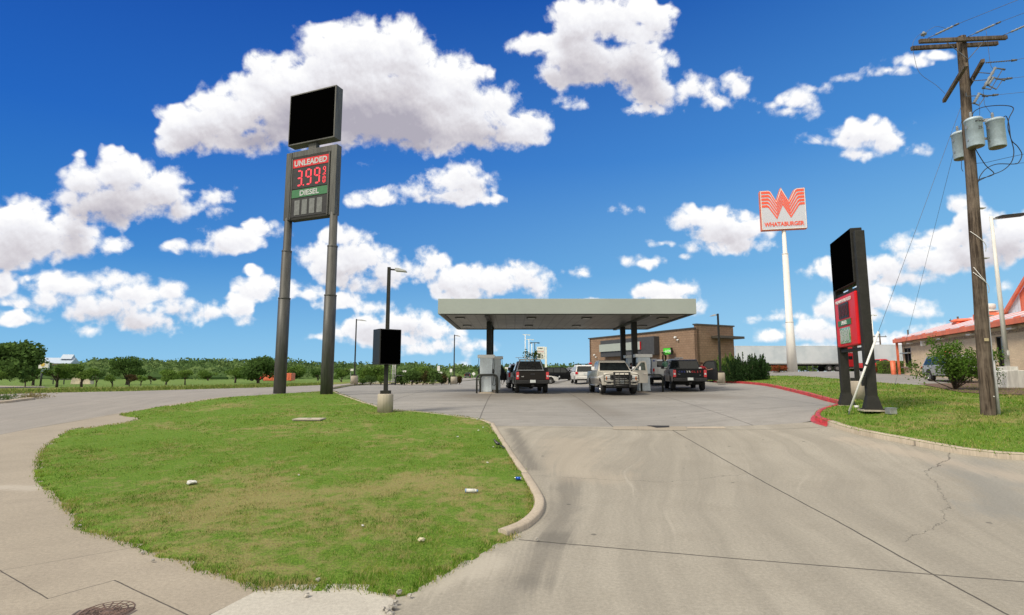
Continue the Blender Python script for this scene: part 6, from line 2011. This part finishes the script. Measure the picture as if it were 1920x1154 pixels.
tree(347, 66, 34, 695, 'umbrella shaped small tree in the field', m_leafC, 14, 2000, 8, .5)
tree(441, 84, 46, 684, 'bright tree left of the big dark tree by the tall sign', m_leafA, 15, 2600, 10, .25)
tree(484, 80, 74, 670, 'big dark round tree left of the tall price sign', m_leafB, 16, 7000, 18, .14)
tree(640, 84, 38, 683, 'round green tree between the tall sign and the slim lamp post', m_leafA, 17, 2600, 9, .12)
tree(704, 92, 66, 684, 'broad green tree behind the box sign', m_leafA, 18, 4600, 14, .08)
tree(658, 74, 14, 702, 'very small tree beside the slim lamp post', m_leafC, 19, 900, 5, .2)
tree(786, 110, 60, 685, 'bright tree behind the dark shrubs', m_leafA, 20, 4000, 12, .08)
tree(945, 82, 30, 688, 'green tree between the pumps and the silver vehicle', m_leafA, 21, 3000, 10, .1)
tree(390, 120, 40, 694, 'low tree at the near edge of the far wood', m_leafA, 22, 1800, 8, .15)
tree(545, 110, 52, 686, 'tree seen between the two poles of the tall sign', m_leafA, 23, 3000, 10, .12)
tree(596, 120, 40, 690, 'tree just left of the right pole of the tall sign', m_leafB, 24, 2200, 9, .12)

# the far wood: one mass along the horizon
r_ = np.random.default_rng(99)
LB = []
cores = MB()
ico = bmesh.new(); bmesh.ops.create_icosphere(ico, subdivisions=1, radius=1)
iv = [v.co.copy() for v in ico.verts]; if_ = [tuple(v.index for v in f.verts) for f in ico.faces]; ico.free()
for (n_, ya, yb, tp0, tp1) in ((230, 150, 190, 692, 700), (330, 215, 280, 683, 691), (360, 330, 420, 674, 684)):
    for i in range(n_):
        y = r_.uniform(ya, yb)
        px = r_.uniform(-260, 1180)
        if 855 < px < 900 and ya < 200: continue
        tp = r_.uniform(tp0, tp1) + (5 if px > 560 else 0) + (3.5 if px > 800 else 0) - (2 if 150 < px < 420 else 0)
        c = at(px, tp, y)
        rad = y * r_.uniform(.014, .032)
        z = c.z - rad * .8
        LB.append((c.x, y, z, rad * 1.25, rad, rad * .85))
        zz = z - rad
        while zz > 1.5:
            LB.append((c.x + r_.normal() * rad * 1.1, y - r_.uniform(0, rad * 1.5), zz + r_.normal() * rad * .3, rad * r_.uniform(.8, 1.6), rad, rad * .8)); zz -= rad * 1.1
for (cx, cy, cz, a, b, c) in LB:
    cores.add([(cx + v.x * a * .8, cy + v.y * b * .8, cz + v.z * c * .8) for v in iv], if_, True)
co_ = lobes_cloud(LB, 140000, 5, .25, .04)
S_ = (co_[:, 1] * .0042) * r_.uniform(.6, 1.4, len(co_))
# one object: the cores joined with the leaves
wood = leafcloud('far_wood', co_, S_, m_leafD, None, 6, .8, kind='stuff')
cme = bpy.data.meshes.new('core'); cme.from_pydata(cores.v, [], cores.f)
bm = bmesh.new(); bm.from_mesh(wood.data); bm.from_mesh(cme); bm.to_mesh(wood.data); bm.free()
bpy.data.meshes.remove(cme)


def shrub(name, px, y, w_, h, label, mat, seed, n=1800, ls=.09, cat='shrub', group=None, zo=.1, x=None, flat=1.0, dpt=None):
    b = onground(px, y) if x is None else Vector((x, y, float(H(x, y))))
    b.z += zo
    t = thing(name, b, 0, label, cat, group)
    r = np.random.default_rng(seed)
    dpt = dpt or w_ * .8
    lb = [(r.uniform(-.33, .33) * w_, r.uniform(-.33, .33) * dpt, h * r.uniform(.3, .68), w_ * .24, dpt * .24, h * .3) for _ in range(11)]
    C = lobes_cloud(lb, n, seed + 1, .8); C = C[C[:, 2] > 0]
    mb = MB()
    for k in range(5): mb.tube([(0, 0, -.1), (lb[k][0] * .5, lb[k][1] * .5, h * .3), tuple(lb[k][:3])], [.03, .02, .008], 6)
    mb.build('stem', m_bark, t)
    leafcloud('foliage', C, ls * r.uniform(.6, 1.4, len(C)), mat, t, seed + 2)
    return t


for i, (px, y, w_, h, mt) in enumerate(((753, 55, 1.5, 1.35, m_leafB), (772, 54.4, 1.8, 1.6, m_leafB), (793, 54.6, 1.7, 1.35, m_leafR), (812, 54.5, 1.7, 1.45, m_leafB), (828, 55.5, 1.2, 1.2, m_leafR))):
    shrub('dark_shrub', px, y, w_, h, ['dark shrub at the left end of the clipped row by the hoop', 'tallest dark shrub in the row left of the canopy', 'reddish dark shrub in the middle of the row', 'dark green shrub right of the reddish one in the row', 'last shrub of the row, beside the concrete block'][i], mt, 200 + i * 7, 2600, .15, group='dark shrubs in the planting strip')
shrub('dark_shrub', 845, 58, .9, 1.0, 'small dark shrub between the concrete block and the lamp post', m_leafB, 251, 1200, .12, group='dark shrubs in the planting strip')
shrub('dark_shrub', 861, 58.5, .6, .9, 'narrow reddish shrub right of the lamp post in the strip', m_leafR, 252, 900, .12, group='dark shrubs in the planting strip')
for i, (px, y, w_, h, mt) in enumerate(((679, 55, .9, .65, m_leafB), (695, 54.5, 1.2, .95, m_leafB), (714, 55, 1.0, 1.0, m_leafC))):
    shrub('low_shrub', px, y, w_, h, ['lowest shrub just right of the lamp post drum', 'dark low shrub left of the box sign post', 'loose pale shrub behind the box sign post'][i], mt, 300 + i * 7, 1200, .10, group='low shrubs on the kerb strip')


def juniper(px, y, w_, h, label, seed, n=46, mat=None):
    b = onground(px, y); b.z += .1
    t = thing('juniper_bush', b, 0, label, 'shrub', 'juniper bushes beside the store')
    r = np.random.default_rng(seed)
    CC, SS = [], []
    mb = MB()
    for k in range(n):
        a = r.uniform(0, 2 * math.pi); q = math.sqrt(r.uniform(0, 1))
        bx, by = math.cos(a) * q * w_ * .42, math.sin(a) * q * w_ * .38
        hh = h * (1 - .38 * q * q) * r.uniform(.72, 1.08)
        tx, ty = bx * 1.25 + .1 * r.normal(), by * 1.25 + .1 * r.normal()
        m_ = 110
        u = r.uniform(0, 1, m_) ** .8
        wd = .17 * (1 - u) ** .7 + .012
        CC.append(np.stack([bx + (tx - bx) * u + wd * r.normal(size=m_) * .8, by + (ty - by) * u + wd * r.normal(size=m_) * .8, .03 + hh * u], -1))
        SS.append(np.full(m_, .15) * r.uniform(.6, 1.3, m_))
        if k < 6: mb.tube([(bx * .3, by * .3, -.1), (bx, by, hh * .4), (tx, ty, hh * .8)], [.03, .02, .008], 6)
    mb.build('stem', m_bark, t)
    leafcloud('foliage', np.concatenate(CC), np.concatenate(SS), mat or m_leafE, t, seed + 1, .35, updir=np.ones(1))
    return t


juniper(1362, 42.5, 1.9, 2.25, 'lighter green juniper behind the lamp post at the store corner', 401, 40, m_leafA)
juniper(1380, 41.6, 1.8, 2.0, 'dark juniper right of the lamp post drum', 402)
juniper(1402, 42.0, 1.9, 2.15, 'tall dark juniper in the middle of the bed by the store', 403)
juniper(1424, 42.6, 1.7, 2.05, 'dark spiky juniper at the right end of the bed', 404)
juniper(1346, 43.5, 1.0, 1.7, 'narrow dark juniper against the store wall', 405, 26)

# shrub in the mulch bed by the restaurant
b = G(1790, 731, dz=.15)
cm = thing('leafy_shrub', b, 0, 'loose leafy shrub in the mulch bed, in front of the silver car', 'shrub')
r = np.random.default_rng(501)
mb = MB(); tips = []
for k in range(20):
    a = r.uniform(0, 2 * math.pi); e_ = r.uniform(.5, 1.45); ln = r.uniform(1.1, 2.2)
    d = Vector((math.cos(a) * math.cos(e_), math.sin(a) * math.cos(e_) * .8, math.sin(e_)))
    p0 = Vector((0, 0, 0)); p1 = d * ln * .5 + Vector((.1 * r.normal(), .1 * r.normal(), .05)); p2 = d * ln + Vector((.15 * r.normal(), .15 * r.normal(), .0))
    mb.tube([p0, p1, p2], [.022, .014, .005], 6)
    tips += [(p1, .28), (p1 * .5 + p2 * .5, .30), (p2, .22)]
mb.build('stem', m_bark, cm)
C = []
for (p, s) in tips:
    n_ = 95
    C.append(np.array(p) + r.normal(size=(n_, 3)) * s * np.array([.62, .62, .5]))
C = np.concatenate(C); C = C[C[:, 2] > .03]
leafcloud('foliage', C, .085 * r.uniform(.6, 1.5, len(C)), foliage_mat('leaf_shrub', (.05, .12, .02), (.11, .20, .03), (.14, .22, .05)), cm, 502, .55)
cm.scale = (1.22, 1.22, 1.22)
# twig of the same kind right of the wooden pole
shrub('small_shrub', 1868, 25.5, .9, 1.5, 'thin green shrub behind the wooden pole, by the white lamp block', m_leafA, 520, 500, .08, x=22.4)

# hedges and red flowering shrubs by the lorry
for (px, y, w_, h, lab, mt, sd_) in ((1460, 58, 1.6, .85, 'red flowering shrub at the foot of the white sign pole', m_redfl, 601), (1476, 60.5, 1.1, .8, 'small red flowering shrub behind the white sign pole', m_redfl, 602), (1650, 52, 1.7, .9, 'red flowering shrub left of the clipped hedge', m_redfl, 603), (1632, 54, 1.2, .8, 'green shrub between the low price sign and the red flowers', m_leafC, 604)):
    shrub('flowering_shrub', px, y, w_, h, lab, mt, sd_, 1600, .12, zo=.0)
hb_ = onground(1671, 51)
hd = thing('clipped_hedge', hb_, R(-15), 'bright clipped box hedge at the left end of the restaurant', 'hedge')
r = np.random.default_rng(610)
MB().box((0, 0, .52), (1.75, 1.0, 1.0)).build('inner_twigs', m_bark, hd)
C = r.uniform(-1, 1, (5200, 3)); ax_ = r.integers(0, 3, 5200); C[np.arange(5200), ax_] = np.sign(C[np.arange(5200), ax_]) * r.uniform(.93, 1.05, 5200)
C = C * np.array([.95, .56, .56]) + np.array([0, 0, .58])
leafcloud('foliage', C, .09 * r.uniform(.7, 1.3, 5200), m_leafC, hd, 611, .7)
# low shrubs behind the lorry
for i in range(7):
    shrub('far_shrub', 1400 + i * 36, 120, 6.5, 3.0, ['low far shrub behind the left end of the long trailer', 'low far shrub behind the trailer, second from its left end', 'low far shrub behind the trailer, just left of the white sign pole', 'low far shrub right of the white sign pole', 'low far shrub behind the trailer wheels', 'low far shrub behind the red lorry cab', 'low far shrub right of the red lorry cab'][i], m_leafD, 700 + i, 900, .6, group='low shrubs behind the lorry', zo=-.2)
# weeds at the median
for i, (px, py) in enumerate(((6, 750), (60, 748))):
    b = G(px, py)
    t = thing('weed_tuft', b, 0, ['green weed tuft at the left edge of the road median', 'dry weed tuft at the tip of the road median'][i], 'plant')
    r = np.random.default_rng(800 + i)
    C = r.normal(size=(500, 3)) * np.array([.38, .3, .10]) + np.array([0, 0, .12]); C = C[C[:, 2] > 0]
    leafcloud('leaves', C, .12 * r.uniform(.6, 1.5, len(C)), m_leafB if i == 0 else foliage_mat('dry_leaf', (.2, .17, .08), (.3, .25, .12), (.15, .16, .06)), t, 802 + i, .25)
# potted greenery on the black pickup
pt = thing('leafy_plant', Vector((1.35, 34.1, float(H(1.35, 34.1)) + 1.33)), 0, 'leafy green plant standing in the bed of the black rack pickup', 'plant')
r = np.random.default_rng(820)
MB().lathe([(0, 0), (.16, 0), (.20, .26), (0, .26)], (0, 0, 0), 14).build('pot', m_black, pt)
mb = MB(); C = []
for k in range(12):
    a = r.uniform(0, 2 * math.pi); q = r.uniform(.15, .55)
    p2 = Vector((math.cos(a) * q, math.sin(a) * q * .5, r.uniform(.82, 1.18)))
    mb.tube([(0, 0, .2), (p2.x * .4, p2.y * .4, .62), p2], [.014, .01, .005], 5)
    C.append(np.array(p2) + r.normal(size=(26, 3)) * .075)
mb.build('stem', m_bark, pt)
leafcloud('foliage', np.concatenate(C), .11 * r.uniform(.7, 1.4, 26 * 12), m_leafC, pt, 821, .6)
# taller tufts at the road edge
vp = [g(620, 722), g(500, 727.5), g(250, 734), g(100, 737.5), g(0, 740), g(-300, 746), g(-300, 736), g(0, 732), g(250, 728), g(500, 722), g(620, 719)]
grass('verge_grass', vp, [(30, 70, 26, .09, 1.0), (70, 110, 10, .16, 1.0)], blade_mat('verge_blade', (.10, .17, .03), (.17, .25, .05), (.22, .26, .06), (.28, .24, .10), .45), .22, -.05, 61)

# ---------------------------------------------------------------- far things
# grey roofed house among the trees
hz = Vector((-242, 290, 1.0))
fh = thing('far_house', hz, R(18), 'pale blue-grey roofed house among the far trees on the left', 'building')
m_froof = M('pale_metal_roof', (.42, .50, .60), .5, var=.05)
wall('wall', m_stucco, (-7, -5), (7, -5), 0, 7.2, fh)
mb = MB(); mb.prism([(-6, 7.1), (6, 7.1), (0, 10.2)], -8, 8, axis='x'); mb.build('roof', m_froof, fh)
mb = MB(); mb.prism([(-3, 9.5), (3, 9.5), (0, 12.0)], 2, 7, axis='x'); mb.build('upper_roof', m_froof, fh)
for xx in (-4, 0, 4): MB().box((xx, -5.03, 5.6), (1.4, .1, 1.4)).build('window', m_glass_d, fh)
# blue and yellow sign on a dark pole
b = onground(76, 58)
sg = thing('small_pole_sign', b, R(10), 'small white and blue sign with a yellow spot on a dark pole, far left', 'sign')
MB().cyl((0, 0, -.2), (0, 0, 1.6), .09, n=10).build('pole', m_hoop, sg)
MB().box((.15, 0, 2.05), (.95, .2, .75)).build('upper_panel', m_white, sg, bevel=.05)
MB().cyl((.08, -.11, 2.1), (.08, -.12, 2.1), .2, n=16).build('yellow_spot', M('yellow_spot', (.7, .5, .1), .5), sg)
MB().box((.3, 0, 1.45), (.75, .2, .40)).build('lower_panel', M('pale_blue', (.35, .45, .68), .5), sg, bevel=.03)
m_lime = M('limestone', (.62, .54, .42), .85, var=.15, scale=2, bmp=.4)
for i, (px, w_) in enumerate(((144, .95), (162, 1.2))):
    b = onground(px, 60)
    t = thing('stone_block', b, R(6), ['pale limestone block, left one of the pair in the field', 'pale limestone block, wider right one of the pair in the field'][i], 'stone block', 'limestone entrance blocks')
    mb = MB(); mb.prism([(-w_ / 2, 0), (w_ / 2, 0), (w_ / 2 - .12, .92), (-w_ / 2 + .14, .95)], -.3, .3, axis='y'); mb.build('block', m_lime, t, bevel=.03)
b = onground(118, 66)
t = thing('pipe_gate', b, 0, 'low dark pipe gate left of the pale stone blocks', 'gate')
MB().bar((-1.5, 0, .5), (1.6, 0, .5), .14).build('rail', m_hoop, t)
for xx in (-1.2, .1, 1.4): MB().bar((xx, 0, -.1), (xx, 0, .42), .09).build('post', m_hoop, t)
# orange containers and a red car left of the tall sign
b = onground(531, 96)
t = thing('orange_container', b, R(4), 'low orange container seen between the poles of the tall sign', 'container')
MB().box((0, 0, .75), (3.4, 2.0, 1.3)).build('body', m_orange, t, bevel=.03)
mb = MB()
for k in range(9): mb.box((-1.6 + k * .4, -1.02, .75), (.08, .05, 1.2))
mb.build('ribs', m_orange, t)
b = onground(506, 97)
t = thing('orange_container', b, R(4), 'small orange container just left of the tall sign pole', 'container')
MB().box((0, 0, .65), (1.6, 1.8, 1.2)).build('body', m_orange, t, bevel=.03)
MB().box((0, -.92, .65), (1.2, .05, .9)).build('door', m_orange, t, bevel=.01)
b = onground(489, 99)
v, I = sidecar('red car parked under the big dark round tree', b.x, b.y, R(80), pr, kind='sedan', L=4.4, W=1.8, Hh=1.45, cat='car', name='parked_car', wr=.33)
# dealership pylon, floodlights
b = onground(1016, 190)
t = thing('tall_pylon_sign', b, R(-8), 'tall white pylon sign with rows of lettering behind the black rack pickup', 'sign')
MB().box((1.45, 0, 4.6), (.7, .8, 9.6)).build('mast', m_white, t, bevel=.03)
MB().box((-.35, 0, 7.3), (2.7, .6, 4.4)).build('panel', m_white, t, bevel=.03)
for k, zz in enumerate((8.3, 7.2, 6.05)): MB().box((-.35, -.31, zz), (2.6, .02, .05)).build('divider', m_steel, t)
text_mesh('Jeep', 'lettering', m_steel, t, width=1.5, height=.62, loc=(-.35, -.33, 6.65), bold=.03)
text_mesh('RAM', 'lettering', m_black, t, width=1.9, height=.4, loc=(-.35, -.33, 5.65), bold=.03)
text_mesh('DODGE', 'lettering', M('faded_red', (.55, .12, .12), .5), t, width=2.1, height=.34, loc=(-.35, -.33, 7.75), bold=.02)
mb = MB(); mb.prism([(-1.3, 8.9), (-.5, 8.75), (-.2, 8.75), (.6, 8.9), (.5, 9.05), (-1.2, 9.05)], -.34, -.32, axis='y'); mb.build('wing_emblem', m_steel, t)
for (px, y, top, lab, col, arms_) in ((985, 230, 628, 'tallest thin white floodlight mast behind the canopy, leftmost of three', m_white, 1), (992, 232, 637, 'middle one of the thin white floodlight masts behind the canopy', m_white, 1), (997.5, 236, 643, 'shortest thin white floodlight mast behind the canopy', m_white, 1),
                                   (1003, 120, 643, 'dark double-armed lamp mast left of the white pylon sign', m_bronze, 2), (1643, 110, 591, 'thin white lamp mast far behind the low price sign', m_white, 1)):
    b = onground(px, y)
    t = thing('lamp_mast', b, 0, lab, 'lamp mast', 'lamp masts in the distance')
    hh = at(px, top, y).z - b.z
    s = y * .0007
    MB().cyl((0, 0, -.3), (0, 0, hh), s * 1.2, s, 8).build('mast', col, t)
    mb = MB(); mb.box((0, 0, hh), (y * (.016 if arms_ == 2 else .009), .2, y * .0012))
    mb.build('cross_arm', col, t)
    mb = MB()
    for sx_ in ((-1, 1) if arms_ == 2 else (1,)): mb.box((sx_ * y * .007, 0, hh - y * .0006), (y * .004, .4, y * .0016))
    mb.build('lamp_head', col, t)
for (px, y, top, lab) in ((1655, 105, 626, 'far utility pole right of the thin lamp mast'), (1806, 80, 594, 'utility pole seen above the restaurant roof fans'), (1709, 95, 619, 'bare far post above the left end of the restaurant roof')):
    b = onground(px, y)
    t = thing('far_utility_pole', b, 0, lab, 'utility pole', 'utility poles in the distance')
    hh = at(px, top, y).z - b.z
    MB().cyl((0, 0, -.3), (0, 0, hh), .17, .12, 8).build('pole', m_wood, t)
    if 'bare' not in lab:
        MB().box((0, 0, hh - .6), (2.6, .12, .14)).build('crossarm', m_wood, t)
        for xx in (-1.1, 0, 1.1): MB().cyl((xx, 0, hh - .5), (xx, 0, hh - .3), .05, n=6).build('insulator', m_porc, t)
        MB().box((-.5, 0, hh - 1.6), (1.2, .1, .1)).build('lower_arm', m_wood, t)
# small signs along the far road
for (px, y, zt_, w_, h_, lab) in ((822, 105, 3.6, .50, .95, 'tall narrow white sign above the dark shrubs'), (825, 100, 2.75, .8, .32, 'small wide white sign just below the tall narrow one'), (845.5, 105, 3.2, .45, .65, 'narrow white sign left of the lamp post in the strip'), (888, 150, 2.6, .75, .75, 'small white diamond sign by the far road'), (657, 90, 3.2, .9, .35, 'small pale yard light left of the slim lamp post'), (758, 95, 3.0, .6, .3, 'small pale yard light behind the shrub row'), (950, 110, 3.5, .75, .8, 'small white road sign right of the pumps')):
    b = onground(px, y)
    t = thing('roadside_sign', b, 0, lab, 'sign', 'small signs far behind')
    MB().bar((0, 0, -.2), (0, 0, zt_ - b.z - h_ / 2), .08).build('post', m_galv, t)
    mb = MB()
    mb.box((0, -.05, 0), (w_, .05, h_))
    if 'diamond' in lab: mb.v = [((x_ + z_) * .707, y_, (z_ - x_) * .707) for x_, y_, z_ in mb.v]
    mb.build('panel', m_white, t, loc=(0, 0, zt_ - b.z))
# tank vent pipes with guard posts and hoop
b = onground(738, 54.5)
t = thing('vent_pipe_stand', b + Vector((0, 0, .06)), 0, 'three upright white vent pipes behind the box sign', 'pipes')
for k in (-1, 0, 1): MB().tube([(k * .14, 0, .15), (k * .14, 0, 3.4)], .035, 8).build('vent_pipe', m_white, t)
for zz in (.5, 1.1, 2.2): MB().box((0, .05, zz), (.42, .04, .05)).build('cross_brace', m_white, t)
MB().box((0, 0, .07), (.5, .25, .16)).build('foot', m_black, t)
MB().tube([(.22, 0, 0), (.22, 0, 3.4)], .03, 8).build('dark_pipe', m_hoop, t)
b = onground(731, 54.3)
t = thing('guard_post', b + Vector((0, 0, .06)), 0, 'thin dark guard post left of the white vent pipes', 'post')
MB().cyl((0, 0, 0), (0, 0, 1.9), .04, n=10).build('post', m_hoop, t)
MB().lathe([(0, .03), (.05, 0), (.05, -.02)], (0, 0, 1.92), 10).build('cap', m_hoop, t)
b = onground(750, 54.2)
hoop(b.x, b.y, .95, .95, 'dark steel hoop rack right of the white vent pipes', group=None, r=.05)

# ---------------------------------------------------------------- small things on the ground
# manhole cover
b = G(200, 1149)
t = thing('manhole_cover', b + Vector((0, 0, .012)), 0, 'round rusty brown manhole cover at the bottom left corner', 'manhole cover')
m_rust = M('rusty_iron', (.16, .105, .085), .8, .2, var=.25, scale=9, bmp=.5, col2=(.08, .055, .045))
MB().lathe([(0, .004), (.27, .004), (.275, .0), (.275, -.02)], (0, 0, 0), 40).build('lid', m_rust, t)
mb = MB()
for rr_ in (.06, .12, .18, .24): mb.lathe([(rr_ - .008, .0041), (rr_ - .006, .010), (rr_ + .006, .010), (rr_ + .008, .0041)], (0, 0, 0), 40)
for k in range(16):
    a = k * math.pi / 8
    mb.bar((.07 * math.cos(a), .07 * math.sin(a), .007), (.23 * math.cos(a), .23 * math.sin(a), .007), .012, .006)
mb.build('raised_rings', m_rust, t)
MB().lathe([(.278, -.02), (.278, .003), (.31, .003), (.32, -.01)], (0, 0, 0), 40).build('rim', M('rim_iron', (.10, .08, .07), .8), t)
# flat concrete lid in the lawn
b = G(580, 787, dz=.06)
t = thing('lawn_box_lid', b, 0, 'flat pale concrete lid set in the lawn below the tall sign', 'lid')
MB().box((0, 0, .015), (1.0, .62, .05)).build('lid', m_concb, t, bevel=.01)
MB().box((0, 0, .043), (.14, .05, .01)).build('grip', m_dark if 'm_dark' in globals() else m_black, t)


def crumple(name, px, py, sz, label, mat, seed, flat=.5, dz=.09):
    b = G(px, py, dz=.045)
    bm = bmesh.new(); bmesh.ops.create_icosphere(bm, subdivisions=2, radius=sz / 2)
    r = np.random.default_rng(seed)
    for v in bm.verts:
        k = 1 + r.uniform(-.38, .30)
        v.co = Vector((v.co.x * k, v.co.y * k * .8, v.co.z * k * flat))
    me = bpy.data.meshes.new(name); bm.to_mesh(me); bm.free(); me.materials.append(mat)
    o = link(bpy.data.objects.new(name, me)); o.location = b + Vector((0, 0, sz * flat * .3 + .02)); o.rotation_euler = (r.uniform(-.3, .3), 0, r.uniform(0, 6))
    return tag(o, label, 'litter', 'litter on the lawn')


m_paper = M('white_paper', (.62, .62, .58), .7, var=.1)
crumple('crumpled_paper', 359, 909, .20, 'crumpled white paper on the left half of the lawn', m_paper, 1, .4)
crumple('crumpled_paper', 791, 1017, .11, 'small yellowish crumpled paper near the bottom of the lawn', M('cream_paper', (.6, .55, .38), .7), 2)
for i, (px, py, s) in enumerate(((858, 821, .07), (906, 803, .06), (897, 809, .07), (925, 840, .05), (914, 870, .06), (895, 788, .09), (680, 989, .05), (560, 893, .04))):
    crumple('paper_scrap', px, py, s, ['tiny white scrap left of the black bird', 'tiny white scrap near the top right corner of the lawn, lower one', 'tiny white scrap near the top right corner of the lawn, upper left one', 'tiny pale scrap just beside the black bird', 'tiny white scrap between the bird and the blue can', 'white scrap at the top right corner of the lawn', 'tiny pale scrap left of the yellowish crumpled paper', 'tiny scrap in the middle of the lawn'][i], m_paper, 20 + i)
b = G(883, 925, dz=.045)
t = thing('litter_bottle', b + Vector((0, 0, .045)), R(-4), 'white plastic bottle lying on the right side of the lawn', 'litter')
mb = MB(); mb.cyl((-.11, 0, 0), (.08, 0, 0), .036, n=14); mb.cyl((.08, 0, 0), (.115, 0, 0), .036, .018, 14); mb.build('bottle', m_paper, t)
MB().cyl((.115, 0, 0), (.135, 0, 0), .02, n=10).build('cap', M('cap_blue', (.15, .3, .6), .4), t)
MB().cyl((-.105, 0, 0), (-.085, 0, 0), .0375, n=14).build('label_band', bpy.data.materials['cap_blue'], t)
b = G(972, 902, dz=.045)
t = thing('litter_can', b + Vector((0, 0, .05)), R(-12), 'blue drink can lying at the right edge of the lawn', 'litter')
mb = MB(); mb.cyl((-.055, 0, 0), (.05, 0, 0), .034, n=16); mb.build('can', M('can_blue', (.02, .09, .42), .3, .5), t)
mb = MB(); mb.cyl((-.066, 0, 0), (-.055, 0, 0), .028, .034, 16); mb.cyl((.05, 0, 0), (.06, 0, 0), .034, .028, 16); mb.build('can_end', m_chrome, t)
# loose stones at the joint
for i, (px, py, s) in enumerate(((735, 1137, .09), (728, 1145, .07), (742, 1128, .06), (733, 1152, .08), (720, 1140, .05), (748, 1110, .07), (768, 1115, .05), (575, 1115, .07), (596, 1087, .06), (268, 1035, .05), (287, 1050, .05), (150, 985, .05), (318, 962, .04), (1006, 1010, .05))):
    o = crumple('loose_stone', px, py, s, 'loose grey stone on the lawn edge', M('stone', (.42, .40, .36), .9, var=.2, scale=8) if i == 0 else bpy.data.materials['stone'], 60 + i, .7)
    o.location.z -= .035
    o['category'] = 'stone'; o['group'] = 'loose stones along the lawn edge'
    o['label'] = ['largest grey stone at the joint below the lawn', 'stone just below the largest one at the joint', 'small stone above the largest one at the joint', 'stone at the bottom edge under the joint', 'small stone on the pale slab side of the joint', 'stone at the lower tip of the lawn', 'small stone right of the lawn tip', 'flat stone at the lawn edge above the pale slab', 'small pale stone in the grass above the pale slab', 'small stone at the left lawn edge, upper of two', 'small stone at the left lawn edge, lower of two', 'small stone by the brown pavement corner of the lawn', 'small stone in the lower left lawn', 'small stone on the drive by the kerb end'][i]
# black bird
b = G(932, 840, dz=.05)
bd = thing('grackle_bird', b, R(50), 'black bird with a long tail standing in the grass near the kerb', 'bird')
m_bird = M('black_feathers', (.008, .009, .014), .35, var=.2)
mb = MB(); mb.tube([(-.02, -.10, .085), (0, -.05, .105), (0, .0, .12), (0, .05, .15), (0, .075, .18), (0, .095, .205), (0, .125, .208)], [.012, .034, .044, .036, .023, .024, .010], 12); mb.build('body', m_bird, bd)
mb = MB(); mb.prism([(-.018, -.05), (.018, -.05), (.034, -.26), (-.034, -.26)], -.004, .004, axis='z'); mb.v = [(x_, y_, z_ + .10 + (y_ + .05) * .35) for x_, y_, z_ in mb.v]; mb.build('tail', m_bird, bd)
mb = MB(); mb.cyl((0, .12, .207), (0, .155, .20), .008, .001, 8); mb.build('beak', m_black, bd)
for s in (-1, 1):
    mb = MB(); mb.tube([(s * .04, .03, .135), (s * .046, -.04, .12), (s * .03, -.13, .095)], [.012, .018, .003], 8); mb.build('wing', m_bird, bd)
    mb = MB(); mb.tube([(s * .016, 0, .09), (s * .018, -.01, .04), (s * .02, .005, 0), (s * .02, .035, .002)], .004, 6); mb.build('leg', m_black, bd)
    MB().lathe([(0, -.004), (.004, 0), (0, .004)], (s * .021, .105, .212), 6).build('eye', M('yellow_eye', (.6, .5, .1), .3) if s < 0 else bpy.data.materials['yellow_eye'], bd)
